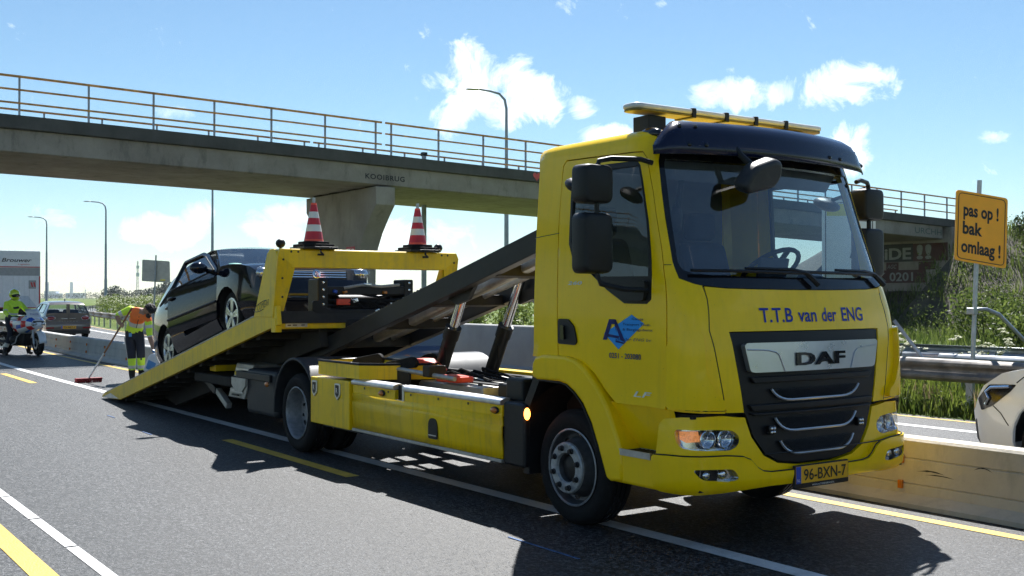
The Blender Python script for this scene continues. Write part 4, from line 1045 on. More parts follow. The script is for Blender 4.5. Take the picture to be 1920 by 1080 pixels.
d = MB(); patch(d, CS, LIPT+[(1.275, .56)]+BB[1:-1]+[(-1.275, .56)], [rnd(FG, .03), rnd(mir(FG), .03)], .035, .045, lambda a, z: .040-.025*(1-clamp((z-.385)/.05))**2); d.build('bumper_lip', 'truck yellow', bumper, smooth=40)
q = MB(); q.tube([CSo(.026)(a, z+.004) for a, z in dens(LIPT, .06)[:-12]], .0045, 5); q.build('crease_shade_line', 'black plastic', bumper)  # black line above the lip, painted shade for the bumper crease
for s in (-1, 1):
    P = (lambda q: q) if s < 0 else mir
    c0 = MB(); patch(c0, CS, P(HL), [], .05, 0, -.07); hlo = c0.build('headlamp', 'lamp reflector', TR, smooth=50)
    wall = MB(); hp = dens(rnd(P(HL), .04), .03); wall.grid([[CSo(-.072)(*p) for p in hp], [CSo(-.004)(*p) for p in hp]], closed=True); wall.build('lamp_wall', 'lamp reflector', hlo)
    for a, z, r in ((-.900, .712, .053), (-.768, .712, .055)):
        c = CSo(-.045)(s*-a if s > 0 else a, z); n = (CSo(.05)(-a if s > 0 else a, z)-CSo(0)(-a if s > 0 else a, z)).normalized()
        rot = Vector((0, 0, 1)).rotation_difference(n).to_matrix().to_4x4()
        b = MB(Matrix.Translation(c) @ rot); b.lathe([(r*1.12, .0), (r*1.12, .02), (r, .022), (r*.95, .010), (r*.5, -.004), (.001, -.008)], n=20, cap=False); bo = b.build('lamp_bowl', 'chrome', hlo)
        b = MB(Matrix.Translation(c+n*.012) @ rot); b.ball((0, 0, 0), (r*.72, r*.72, .018), 16, 8); b.build('lamp_lens', 'lamp glass', hlo)
    b = MB(); patch(b, CS, P([(-1.12, .768), (-.965, .768), (-.955, .705), (-1.06, .70), (-1.115, .72)]), [], .05, .02, -.035); b.build('indicator', 'indicator lit' if s < 0 else 'lens amber', hlo)
    b = MB(); patch(b, CS, shrink(rnd(P(HL), .04), .001), [], .06, 0, .001); b.build('lamp_cover', 'lamp glass', hlo, smooth=60)
    c0 = MB(); patch(c0, CS, P(FG), [], .05, 0, -.004); fgo = c0.build('fog_lamp', 'lamp reflector', TR, smooth=50)
    wall = MB(); hp = dens(rnd(P(FG), .03), .03); wall.grid([[CSo(-.006)(*p) for p in hp], [CSo(.033)(*p) for p in hp]], closed=True); wall.build('lamp_wall', 'lamp reflector', fgo)
    for a in (-.94, -.82):
        c = CSo(.006)(s*-a if s > 0 else a, .502); b = MB(); b.ball(c, (.02, .035, .03), 12, 8); b.build('lamp_bowl', 'chrome', fgo)
    b = MB(); patch(b, CS, shrink(rnd(P(FG), .03), .002), [], .06, 0, .030); b.build('lamp_cover', 'lamp glass', fgo, smooth=60)
# number plate
q = MB(); q.box(1.352, 1.372, -.268, .268, .366, .516); plo = q.build('number_plate', 'black plastic', TR, smooth=None, bevel=.006)
q = MB(); q.box(1.371, 1.375, -.258, .258, .398, .508); q.build('plate_face', 'plate yellow', plo, smooth=None, bevel=.004)
q = MB(); q.box(1.3745, 1.377, -.257, -.212, .399, .507); q.build('plate_band', 'plate blue', plo, smooth=None)
q = MB(); letters(q, '96-BXN-7', lambda u, v: Vector((1.3775, u, v)), -.185, .235, .416, .491, .012); q.build('plate_characters', 'black letters', plo, smooth=None)
q = MB(); letters(q, 'NL', lambda u, v: Vector((1.378, u, v)), -.250, -.221, .410, .430, .0); letters(q, 'WWW.AUTODEKSERVICE.NL', lambda u, v: Vector((1.3735, u, v)), -.10, .12, .374, .386, 0); q.build('plate_small_print', 'white paint', plo, smooth=None)

# mirrors
for s in (-1, 1):
    cy = s*1.375
    mo = MB(); mo.tube([(.86, s*1.02, 2.455), (.84, s*1.10, 2.475), (.76, s*1.28, 2.475), (.72, s*1.345, 2.46), (.715, s*1.36, 2.40), (.715, s*1.36, 1.75), (.73, s*1.34, 1.68), (.80, s*1.20, 1.645), (.86, s*1.06, 1.64)], .017, 8)
    arm = mo.build('mirror_arm', 'black plastic', TR)
    for z0, z1 in ((2.19, 2.435), (1.745, 2.130)):
        h = MB(); r = .045; pr = rnd([(-.12, z0), (.12, z0), (.12, z1), (-.12, z1)], .05, 5); rows = []
        for dx, k in ((.075, .80), (.07, .90), (.05, .97), (.01, 1.0), (-.055, 1.0), (-.062, .97)):
            cz = (z0+z1)/2; rows.append([Vector((.69+dx-.04*s*0, cy+a*k, cz+(b-cz)*(1-(1-k)*.6))) for a, b in pr])
        h.grid(rows, closed=True); h.add(rows[0], [tuple(range(len(pr)))]); h.add(rows[-1], [tuple(range(len(pr)))])
        ho = h.build('mirror_housing', 'black plastic', arm, smooth=50)
        g_ = MB(); g_.box(.622, .626, cy-.105, cy+.105, z0+.02, z1-.02); g_.build('mirror_glass', 'chrome', ho, smooth=None)
    h = MB(); h.ball((.40, s*1.25, 2.33), (.12, .09, .05), 12, 8, Euler((0, .35, 0)).to_matrix()); h.tube([(.45, s*1.25, 2.36), (.70, s*1.34, 2.44)], .015, 6); h.build('kerb_mirror', 'black plastic', TR)
h = MB(Matrix.Translation((1.16, -.37, 2.39)) @ Euler((R(14), R(18), R(6))).to_matrix().to_4x4()); h.prism(rnd([(-.19, -.03), (-.15, -.095), (.13, -.10), (.19, -.03), (.18, .07), (.12, .10), (-.08, .085)], .05, 5), 'x', -.06, .06); fm = h.build('front_mirror', 'mudguard', TR, smooth=60, bevel=.04, seg=4)
h = MB(); h.tube([(1.14, -.40, 2.45), (1.08, -.44, 2.52), (1.02, -.46, 2.60)], .022, 8); h.build('mirror_stalk', 'black plastic', fm)
# light bar
mat('lamp bar top', (.72, .73, .74), .4, var=.1); mat('lamp bar body', (.22, .16, .02), .4, var=.25, vscale=12)
q = MB(); oc = rnd([(.46, -.945), (.62, -.945), (.62, .945), (.46, .945)], .07, 6); q.prism(oc, 'z', 2.840, 2.856); lb = q.build('warning_light_bar', 'lamp bar body', TR, smooth=30, bevel=.006)
q = MB(); q.prism([(.54+(x-.54)*1.06, y*1.006) for x, y in oc], 'z', 2.857, 2.893); q.build('light_bar_lens', 'lamp bar top', lb, smooth=30, bevel=.012)
for y in (-.42, -.10, .20, .52):
    q = MB(); q.box(.448, .632, y-.018, y+.018, 2.832, 2.899); q.build('light_bar_clip', 'black plastic', lb, smooth=None, bevel=.004)
for y in (-.70, .70):
    q = MB(); q.box(.40, .56, y-.08, y+.08, 2.70, 2.83); q.build('light_bar_foot', 'black plastic', lb, smooth=None, bevel=.006)

# front wing, steps
WING = [(-.33, 1.02), (-.325, 1.12), (-.29, 1.165), (-.20, 1.185), (.05, 1.185), (.17, 1.165), (.27, 1.115), (.36, 1.04), (.45, .955), (.53, .85), (.60, .72), (.655, .60), (.665, .40), (.55, .385), (.505, .40), (.48, .46), (.42, .60), (.35, .745), (.26, .87), (.174, .940), (.08, .99), (.0, 1.005), (-.258, 1.003)]
for s in (-1, 1):
    w = MB(); w.prism(WING, 'y', s*1.115, s*.80); wo = w.build('wing', 'truck yellow', TR, smooth=40, bevel=.022, seg=3)
    l = MB(); arc = [(.03+.55*math.cos(R(t)), .44+.55*math.sin(R(t))) for t in range(-5, 191, 13)]
    l.grid([[(x, s*1.06, z) for x, z in arc], [(x, s*.55, z) for x, z in arc]]); l.build('wheel_arch_liner', 'chassis', wo, smooth=60)
    m_ = MB(); m_.prism([(-.50, .30), (-.43, .30), (-.42, .80), (-.30, 1.0), (-.37, 1.02), (-.49, .82)], 'y', s*1.06, s*.72); m_.build('mud_flap', 'black plastic', wo, smooth=30)
    st = MB(); st.prism(rnd([(.50, .385), (1.06, .385), (1.06, .585), (.50, .585)], .03), 'y', s*1.10, s*.88); so = st.build('step_box', 'truck yellow', TR, smooth=40, bevel=.02, seg=3)
    up = MB(); up.add([(.60, s*.93, .58), (1.08, s*.93, .58), (1.09, s*1.0, .72), (1.09, s*1.055, .905), (.42, s*1.055, .905), (.52, s*1.0, .72)], [(0, 1, 2, 5), (5, 2, 3, 4)]); up.build('step_recess', 'truck yellow', TR, smooth=60)
    tr_ = MB(); tr_.box(.535, .935, s*1.112, s*1.095, .572, .612); tr_.box(.535, .935, s*.945, s*.930, .572, .606); tr_.box(.535, .55, s*1.1, s*.94, .572, .606); tr_.box(.92, .935, s*1.1, s*.94, .572, .606); to = tr_.build('step_tread', 'dull aluminium', so, smooth=None)
    for k in range(9):
        b = MB(); b.box(.575+k*.04, .588+k*.04, s*1.095, s*.945, .580, .604); b.build('tread_bar', 'dark steel', so, smooth=None)
# seams, clips and small fittings of the cab
for s in (-1, 1):
    P = (lambda q: q) if s < 0 else mir
    for pts in ([(-.875, 1.665), (-.862, 1.586), (-.886, 1.388), (-.851, 1.223), (-.782, .878)], [(-1.128, 1.80), (-1.215, 1.80)], [(-2.345, 2.05), (-2.755, 2.02)], [(-1.21, .905), (-.79, .888)]):
        q = MB(); q.tube([CSo(-.002)(a, z) for a, z in dens(P(pts), .05)[:max(2, len(dens(P(pts), .05))//2+1)]], .0035, 5); q.build('panel_seam', 'black plastic', TR)
    q = MB(); q.tube([(x, s*1.117, z) for x, z in WING[16:23]], .006, 5); q.build('wing_edge', 'black plastic', TR)
    for a, z in ((-2.60, 1.22), (-2.45, 1.22), (-1.9, .99)):
        q = MB(); q.ball(CSo(.0)(s*-a*-1 if s < 0 else -a, z), .008, 8, 6); q.build('plug', 'black plastic', TR)
    q = MB(); patch(q, CS, P([(-1.30, .985), (-1.245, .985), (-1.245, .945), (-1.30, .945)]), [], .05, .002, .003); q.build('cover_plate', 'lens amber', TR) if False else None
    for x in (.80, .92):
        q = MB(); q.obox((x, s*1.0, .84), (.05, .006, .012), (0, .3, 0)); q.build('chip_mark', 'black plastic', TR)
# underside of the cab so nothing shines through
ub = MB(); ub.box(-.40, 1.20, -.75, .75, .62, .95); ub.build('engine_block', 'chassis', TR, smooth=None, bevel=.03)
ub = MB(); ub.box(1.0, 1.26, -1.0, 1.0, .40, .60); ub.build('bumper_beam', 'chassis', TR, smooth=None)
q = MB(); q.box(.98, 1.22, -1.02, 1.02, .845, .872); q.build('bumper_gap_plate', 'chassis', TR, smooth=None)

# wheels
def truck_wheel(x, s, yo, r, front, label=None):
    yo = abs(yo)*s; w = .255
    def Y(d): return yo-s*d                                       # d = depth inwards from the outer face
    t = MB(); prof = [(.265, .02), (.30, .004), (.35, .0), (.378, .012), (.392, .032), (r, .05), (r, w-.05), (.392, w-.03), (.35, w), (.265, w-.01)]
    t.lathe([(a, Y(d)) for a, d in prof], (x, 0, r), 'y', 56, cap=False); to = t.build('wheel', 'rubber', TR, smooth=35, label=label)
    g = MB()
    for d in (.085, .125, .165):
        g.lathe([(r+.001, Y(d-.005)), (r+.001, Y(d+.005))], (x, 0, r), 'y', 56, cap=False)
    g.build('tread_groove', 'black gloss', to)
    rim = MB()
    if front: prof = [(.268, .012), (.258, .008), (.248, .03), (.235, .07), (.215, .075), (.20, .05), (.185, -.005), (.178, -.035), (.168, -.045), (.112, -.045), (.10, -.02), (.095, .03), (.001, .035)]
    else: prof = [(.268, .010), (.258, .006), (.248, .03), (.24, .10), (.225, .16), (.16, .175), (.12, .17), (.11, .14), (.001, .14)]
    rim.lathe([(a, Y(d)) for a, d in prof], (x, 0, r), 'y', 40, cap=False)
    ro = rim.build('rim', 'rim dark' if front else 'wheel grey', to, smooth=35)
    e = MB(); e.lathe([(.272, Y(.006)), (.262, Y(.002)), (.256, Y(.010))], (x, 0, r), 'y', 40, cap=False); e.build('rim_lip', 'wheel grey', to)
    if front: e = MB(); e.lathe([(.181, Y(-.020)), (.178, Y(-.040)), (.170, Y(-.048)), (.108, Y(-.048)), (.100, Y(-.030))], (x, 0, r), 'y', 40, cap=False); e.build('hub_ring', 'rim pale', to, smooth=35)
    for k in range(8):
        a = R(22.5+45*k+6); pr = .1395; d = -.045 if front else .168
        n = MB(); n.lathe([(.021, Y(d+.01)), (.021, Y(d-.012)), (.016, Y(d-.016)), (.016, Y(d-.032)), (.001, Y(d-.034))], (x+pr*math.sin(a), 0, r+pr*math.cos(a)), 'y', 8, cap=False); n.build('wheel_nut', 'dark steel', to)
        if front or k % 2:
            a2 = R(45*k+6); h = MB(); rr = .226 if front else .195; h.lathe([(.026, Y((.073 if front else .166)-.002)), (.001, Y((.073 if front else .166)-.003))], (x+rr*math.sin(a2), 0, r+rr*math.cos(a2)), 'y', 12, cap=False); h.build('vent_hole', 'black gloss', to)
    if front:
        h = MB(); h.lathe([(.094, Y(.02)), (.08, Y(-.005)), (.05, Y(-.015)), (.001, Y(-.018))], (x, 0, r), 'y', 24, cap=False); h.build('hub', 'dark steel', to)
    return to
for s in (-1, 1):
    truck_wheel(.03, s, 1.03, .405, True)
    truck_wheel(-4.46, s, 1.108, .405, False); truck_wheel(-4.46, s, .80, .405, False)
ax = MB(); ax.tube([(-4.46, -.9, .405), (-4.46, .9, .405)], .08, 10); ax.ball((-4.46, 0, .405), .2, 12, 8); ax.tube([(.03, -.9, .38), (.03, .9, .38)], .06, 8); ax.build('axle', 'chassis', TR)

# chassis and side boxes
ch = MB()
for y in (-.40, .40): ch.box(-7.6, .5, y-.04, y+.04, .60, .84)
for x in (-7.5, -6.6, -5.4, -3.6, -2.2, -.9): ch.box(x-.05, x+.05, -.4, .4, .62, .80)
ch.build('chassis_frame', 'chassis', TR, smooth=None, bevel=.008)
q = MB(); q.box(-3.1, -.75, -.98, -.45, .40, .70); q.box(-3.1, -.75, .45, .98, .40, .70); q.build('box_body', 'chassis', TR, smooth=None)
q = MB(); q.box(-3.1, -.6, -.36, .36, .70, .76); q.build('deck_plate', 'chassis', TR, smooth=None)
for s in (-1, 1):
    yo = s*1.125
    for (xa, xb, cap0, cap1) in ((-3.165, -2.36, -3.165, -2.36), (-2.19, -.705, -2.19, -.705)):
        # panel in three steps: top strip, shoulder, lower skirt
        p = MB(); p.prism([(yo-s*.012, .70), (yo-s*.012, .785), (yo-s*.05, .785), (yo-s*.05, .70)], 'x', xa, xb); po_ = p.build('side_panel', 'body yellow', TR, smooth=30, bevel=.004)
        c = MB(); c.prism(rnd([(yo+s*.004, .785), (yo+s*.004, .822), (yo-s*.05, .838), (yo-s*.085, .838), (yo-s*.085, .82), (yo-s*.03, .785)], .012), 'x', xa, xb); c.build('top_rail', 'aluminium', po_, smooth=40)
    p = MB(); prof = [(yo-s*.004, .70), (yo-s*.016, .64), (yo-s*.002, .625), (yo-s*.002, .56), (yo-s*.012, .45), (yo-s*.016, .38)]
    rows = [[(x, a, b) for a, b in prof] for x in (-3.165, -2.0, -.705)]; p.grid(rows); sk = p.build('side_skirt', 'body yellow', TR, smooth=20); sm = sk.modifiers.new('thickness', 'SOLIDIFY'); sm.thickness = .02
    p = MB(); p.box(-3.165, -.705, yo-s*.06, yo-s*.004, .352, .378); p.build('bottom_rail', 'dull aluminium', sk, smooth=None, bevel=.004)
    p = MB(); p.box(-2.36, -2.19, yo-s*.09, yo-s*.05, .66, .83); p.build('lock_recess', 'black plastic', TR, smooth=None)
    p = MB(); p.box(-2.35, -2.20, yo-s*.055, yo-s*.008, .690, .703); p.box(-2.22, -2.19, yo-s*.075, yo-s*.004, .695, .835); p.build('lock_bracket', 'aluminium', TR, smooth=None, bevel=.003)
    p = MB(); hp = rnd([(-1.76, .43), (-1.62, .43), (-1.62, .60), (-1.76, .60)], [.02, .02, .068, .068], 6); p.prism(hp, 'y', yo-s*.004, yo+s*.006); ho = p.build('fuel_hatch', 'black plastic', TR, smooth=30)
    p = MB(); p.box(-1.75, -1.63, yo+s*.003, yo+s*.009, .455, .463); p.build('hatch_rim', 'aluminium', ho, smooth=None)
    for x in (-2.58, -.79):
        p = MB(); p.ball((x, yo-s*.005, .742), (.055, .02, .028), 12, 8); lo = p.build('marker_lamp_frame', 'black plastic', TR); p = MB(); p.ball((x, yo+s*.006, .742), (.042, .02, .022), 12, 8); p.build('marker_lamp', 'lens amber', lo)
    # black quarter cover before the front wheel
    p = MB(); p.prism(rnd([(-.703, .345), (-.43, .345), (-.43, .80), (-.49, .815), (-.703, .815)], .03), 'y', yo-s*.02, yo-s*.25); p.build('quarter_cover', 'black plastic', TR, smooth=30, bevel=.02, seg=3)
    p = MB(); p.ball((-.40, s*1.10, .745), (.028, .022, .045), 12, 8); p.build('side_lamp', 'lamp amber lit', TR)
    # locker in front of the rear wheel
    yb = s*1.14
    p = MB(); p.box(-4.035, -3.19, yb, yb-s*.16, .355, .808); lk = p.build('locker', 'body yellow', TR, smooth=None, bevel=.008)
    p = MB(); p.box(-3.95, -3.15, yb-s*.1, s*.5, .32, .36); p.build('locker_tray', 'dark steel', lk, smooth=None)
    for x in (-3.93, -3.42):
        e = MB(); e.prism(rnd([(x-.055, .775), (x+.055, .775), (x+.055, .66), (x, .615), (x-.055, .66)], .012), 'y', yb+s*.012, yb-s*.002); eo = e.build('latch', 'aluminium', lk, smooth=30, bevel=.003)
        e = MB(); e.prism(rnd([(x-.038, .76), (x+.038, .76), (x+.038, .672), (x, .642), (x-.038, .672)], .01), 'y', yb+s*.0135, yb+s*.010); e.build('latch_recess', 'black plastic', eo, smooth=None)
        if s < 0:
            e = MB(); letters(e, 'R', lambda u, v: Vector((u, yb-.016, v)), x-.018, x+.018, .685, .735, .02); e.build('latch_letter', 'aluminium', eo, smooth=None)
    # open tray on top of the locker
    if s < 0:
        U = [(-3.94, -1.10), (-2.98, -1.10), (-2.80, -.98), (-2.72, -.84), (-2.05, -.60), (-2.05, -.46), (-3.94, -.46)]
        U = [(-3.94, -1.10), (-3.06, -1.10), (-2.92, -.96), (-2.70, -.55), (-2.70, -.46), (-3.80, -.46), (-3.94, -.60)]
        oU = [(x, -s*y if s > 0 else y) for x, y in U]; oU = [(x, (y if s < 0 else -y) if True else y) for x, y in U]
        tr_ = MB(); n = len(oU); inn_ = [(x*.985-.05, y*.96) for x, y in oU]
        tr_.grid([[(x, y, .835) for x, y in oU], [(x, y, .972) for x, y in oU]], closed=True); tr_.grid([[(x, y, .972) for x, y in inn_], [(x, y, .86) for x, y in inn_]], closed=True)
        tr_.grid([[(x, y, .972) for x, y in oU], [(x, y, .972) for x, y in inn_]], closed=True); tro = tr_.build('tray', 'body yellow', TR, smooth=25)
        e = MB(); e.tube([(x, y, .975) for x, y in oU], .013, 6, closed=True); e.build('tray_rim', 'black plastic', tro)
        e = MB(); e.add([(x, y, .90) for x, y in inn_], [tuple(range(n))]); e.build('tray_floor', 'under steel', tro, smooth=None)
    # rear mudguard
    gd = MB(); arc = [(-4.46+.54*math.cos(R(t)), .415+.56*math.sin(R(t))) for t in range(5, 186, 9)]; arc2 = [(-4.46+.51*math.cos(R(t)), .415+.53*math.sin(R(t))) for t in range(185, 4, -9)]
    gd.prism(arc+arc2, 'y', s*1.135, s*.50); gd.build('mudguard', 'mudguard', TR, smooth=40, bevel=.01)
# things on the deck
q = MB(); q.prism([(-2.80, .74), (-2.80, .80), (-2.76, .826), (-1.72, .826), (-1.70, .72), (-1.74, .70)], 'y', -.62, .34); q.build('deck_cover', 'dull aluminium', TR, smooth=30, bevel=.012)
for x, y in ((-2.5, -.5), (-1.9, -.52), (-2.3, .2), (-1.85, .22)):
    b = MB(); b.lathe([(.022, .826), (.022, .838), (.001, .841)], (x, y, 0), 'z', 10, cap=False); b.build('cover_bolt', 'dark steel', TR)
q = MB(); q.prism([(-2.98, .74), (-2.62, .74), (-2.62, .90), (-2.98, .93)], 'y', -.82, -.80); q.build('guard_plate', 'under steel', TR, smooth=None)
q = MB(); q.tube([(-3.3, -.85, .955), (-2.0, -.72, .885)], .022, 8); q.build('tool_bar', 'dull aluminium', TR)
for x, dy in ((-3.25, -.92), (-2.86, -.78)):
    q = MB(); q.prism(rnd([(-.24, -.03), (.22, -.05), (.25, .0), (.20, .055), (-.18, .045)], .03), 'y', -.02, .02); o = q.build('rubber_block', 'rubber', TR, smooth=30, bevel=.006); o.location = (x, dy, .99 if x < -3 else .97); o.rotation_euler = (0, R(-8), R(12))
q = MB(); q.box(-2.42, -2.30, -.80, -.62, .885, .985); q.build('clamp', 'under steel', TR, smooth=None, bevel=.01)
# hoses, chains and clutter along the deck
for k in range(6):
    q = MB(); y0 = -.34+.11*k; q.tube([(-3.4+.1*k, y0, .80), (-2.9, y0+.05*math.sin(k), .86+.02*(k % 3)), (-2.3, y0-.04, .83), (-1.5, y0+.06, .80), (-.7, y0, .84)], .014, 6); q.build('hydraulic_hose', 'rubber', TR)
for k in range(16):
    q = MB(); x = -3.75+.035*k; q.tube([(x+.02*math.cos(t*math.pi/4), -.86+.012*math.sin(t*math.pi/4)*(1 if k % 2 else .2), .925+.012*math.sin(t*math.pi/4)*(.2 if k % 2 else 1)) for t in range(8)], .005, 5, closed=True); q.build('chain_link', 'dull aluminium', TR)
q = MB(); q.box(-1.30, -.95, -.75, -.35, .78, .90); q.build('valve_box', 'black plastic', TR, smooth=None, bevel=.02)
q = MB(); q.box(-.85, -.62, -.98, -.70, .80, .98); q.build('air_filter_box', 'black plastic', TR, smooth=None, bevel=.02)
q = MB(); q.tube([(-.62, -.85, .80), (-.60, -.85, 1.05), (-.55, -.80, 1.10)], .045, 10); q.build('intake_pipe', 'black plastic', TR)
for x in (-2.9, -2.45, -2.05, -1.6, -1.15):
    q = MB(); q.lathe([(.011, -1.1275), (.011, -1.131), (.001, -1.132)], (x, 0, .765), 'y', 8, cap=False); q.build('panel_rivet', 'dark steel', TR)
# lifting rams
for y in (-.30, .30):
    b0, b1, b2 = Vector((-3.02, y, .74)), Vector((-2.70, y, 1.30)), Vector((-2.42, y, 1.80))
    r_ = MB(); r_.tube([b0, b1], .068, 16); r_.tube([b1-(b1-b0)*.16, b1+(b1-b0).normalized()*.02], .078, 16); ro = r_.build('ram_cylinder', 'black plastic', TR)
    c = MB(); c.tube([b1, b2], .045, 16); c.build('ram_rod', 'chrome', ro)
    c = MB(); c.tube([b1+Vector((-.02, -.09, -.18)), b1+Vector((.06, -.13, -.17)), b1+Vector((.05, -.12, -.32)), b1+Vector((-.12, -.10, -.6))], .012, 6); c.build('hydraulic_hose', 'rubber', ro)
# tilted sub-frame
def SZ(x): return 2.126+.252*(x+1.217)
sf = MB()
for y in (-.42, .42): sf.beam((-7.9, y, SZ(-7.9)-.09), (-.78, y, SZ(-.78)-.09), .10, .185)
sfo = sf.build('tilting_frame', 'dark steel', TR, smooth=None, bevel=.008)
for x in (-1.0, -1.9, -2.95, -3.9, -4.8, -6.0):
    c = MB(); z = SZ(x)-.12; c.prism([(x-.10, z-.07), (x+.10, z-.05), (x+.10, z+.05), (x-.10, z+.03)], 'y', -.40, .40); c.build('cross_member', 'under steel', sfo, smooth=None, bevel=.008)
c = MB(); c.beam((-4.6, -.10, SZ(-4.6)-.12), (-.95, -.10, SZ(-.95)-.12), .11, .10); c.beam((-4.9, .16, SZ(-4.9)-.1), (-1.4, .16, SZ(-1.4)-.1), .06, .07); c.build('slide_ram', 'dull aluminium', sfo, smooth=None, bevel=.03)
for y in (-.38, .34):
    c = MB(); c.prism([(-2.52, SZ(-2.52)-.27), (-2.32, SZ(-2.32)-.27), (-2.2, SZ(-2.2)-.16), (-2.70, SZ(-2.70)-.16)], 'y', y, y+.04); c.build('ram_bracket', 'dark steel', sfo, smooth=None)
for k in range(26):
    x = -4.75+k*.062; c = MB(); z = SZ(x)+.012; c.box(x-.022, x+.022, -.36, -.28, z, z+.045); co = c.build('cable_chain_link', 'black plastic', sfo, smooth=None)
    if k % 2 == 0: c = MB(); c.box(x-.010, x+.012, -.372, -.358, z+.008, z+.034); c.build('chain_mark', 'bed yellow', co, smooth=None)

# loading bed: local u along the bed from its tail, w square to it
TH = math.atan(.2096); CT, ST = math.cos(TH), math.sin(TH)
MBED = Matrix(((CT, 0, -ST, -11.86), (0, 1, 0, 0), (ST, 0, CT, .02), (0, 0, 0, 1)))
BL = 7.10
for s in (-1, 1):
    p = MB(MBED); p.prism([(.0, .0), (.06, .035), (BL-.02, .035), (BL-.02, -.175), (BL-.12, -.175), (1.02, -.175)], 'y', s*1.125, s*1.075); so = p.build('bed_side', 'bed yellow', TR, smooth=30, bevel=.006)
    p = MB(MBED); p.box(.15, BL-.6, s*1.128, s*1.07, .036, .052); p.build('bed_edge_rail', 'dull aluminium', so, smooth=None, bevel=.003)
    p = MB(MBED); p.prism([(.03, -.0), (.22, -.025), (.98, -.165), (.62, -.10)], 'y', s*1.129, s*1.126); p.prism([(.06, -.005), (.52, -.005), (.95, -.15)], 'y', s*1.1285, s*1.126); p.build('tail_plate', 'aluminium', so, smooth=None)
fl = MB(MBED); fl.prism([(0, 0), (.9, -.15), (BL-.05, -.15), (BL-.05, -.02), (.2, -.02)], 'y', -1.075, 1.075); bed = fl.build('bed_floor', 'under steel', TR, smooth=None)
for k in range(14):
    p = MB(MBED); u = .6+k*.48; p.box(u-.05, u+.05, -1.06, 1.06, -.21, -.15); p.build('floor_joist', 'under steel', bed, smooth=None)
for y in (-.52, .52):
    p = MB(MBED); p.prism([(1.2, -.16), (1.9, -.40), (BL-.2, -.40), (BL-.2, -.16)], 'y', y-.05, y+.05); p.build('bed_beam', 'under steel', bed, smooth=None, bevel=.006)
for k in range(5):
    p = MB(MBED); y = -.8+k*.4; p.box(.3, BL-.7, y-.03, y+.03, -.019, -.006); p.build('floor_rib', 'dull aluminium', bed, smooth=None)
# headboard portal
lx = [(-5.56, 1.36), (-5.03, 1.33), (-4.995, 1.25), (-4.91, 1.25), (-4.88, 2.02), (-4.93, 2.11), (-5.10, 2.115), (-5.175, 2.07)]
for s in (-1, 1):
    p = MB(); ro = [(-5.55, 1.38), (-5.03, 1.38), (-4.905, 2.04), (-4.93, 2.09), (-5.0, 2.115), (-5.10, 2.115), (-5.175, 2.07)]
    p.prism(ro, 'y', s*1.132, s*1.085); lg = p.build('portal_leg', 'bed yellow', TR, smooth=30, bevel=.006)
    p = MB(); a = s*1.13; p.add([(-5.045, a, 1.36), (-5.045, s*1.03, 1.36), (-4.905, s*.93, 1.93), (-4.905, s*.86, 1.95), (-4.905, s*.86, 2.115), (-4.905, s*1.10, 2.115), (-4.905, a, 2.05)], [(0, 1, 2, 3, 4, 5, 6)]); fo = p.build('portal_leg_face', 'bed yellow', lg, smooth=None); sm = fo.modifiers.new('thickness', 'SOLIDIFY'); sm.thickness = .05; sm.offset = 0
    p = MB(); p.box(-5.06, -4.94, s*1.132, s*1.06, 1.22, 1.372); p.build('portal_foot', 'bed yellow', lg, smooth=None, bevel=.006)
    for (y, z) in ((.98, 2.085), (.90, 2.085), (1.07, 2.0), (1.08, 1.8), (1.08, 1.6), (1.08, 1.42)):
        b = MB(); b.lathe([(.012, -4.882), (.012, -4.876), (.001, -4.873)], (0, s*y, z), 'x', 8, cap=False); b.build('rivet', 'dark steel', lg)
p = MB(); p.prism([(-4.882, 1.915), (-4.882, 2.10), (-4.90, 2.118), (-5.12, 2.118), (-5.14, 2.10), (-5.14, 1.915)], 'y', -.98, .98); bmo = p.build('portal_beam', 'bed yellow', TR, smooth=30, bevel=.006)
for y in (-1.06, 1.06*.86):
    q = MB(); q.ball((-4.98, y, 2.175), (.045, .055, .05), 12, 8); q.tube([(-4.98, y, 2.11), (-4.98, y, 2.15)], .015, 6); q.build('work_lamp', 'black plastic', bmo)
q = MB(); q.box(-5.02, -4.96, -1.06, 1.06, 1.255, 1.375); fb = q.build('portal_sill', 'bed yellow', TR, smooth=None, bevel=.006)
q = MB(); q.box(-4.958, -4.952, -1.01, -.76, 1.275, 1.36); q.build('rating_plate', 'silver', fb, smooth=None)
q = MB(); 
for k, (u0, u1, zz) in enumerate(((-1.0, -.94, 1.335), (-.92, -.86, 1.338), (-.84, -.79, 1.338), (-.92, -.85, 1.322), (-.99, -.95, 1.29), (-.93, -.88, 1.29), (-.83, -.79, 1.29))): q.box(-4.9515, -4.9505, u0, u1, zz, zz+.012)
q.build('rating_print', 'black letters', fb, smooth=None)
t = MB(); letters(t, 'COMEAR', lambda u, v: Vector((u, -1.1335, v+.22*(u+5.5))), -5.44, -5.12, 1.43, 1.50, -.004, .3); t.build('maker_script', 'black letters', [o for o in TR.children if o.name.startswith('portal_leg')][0], smooth=None)
t = MB(); t.tube([Vector((-5.12-.2+.22*math.cos(k*.45), -1.1335, 1.50+.045*math.sin(k*.45)+.05*math.cos(k*.45))) for k in range(2, 12)], .004, 4); t.build('maker_swoosh', 'black letters', [o for o in TR.children if o.name.startswith('portal_leg')][0], smooth=None)
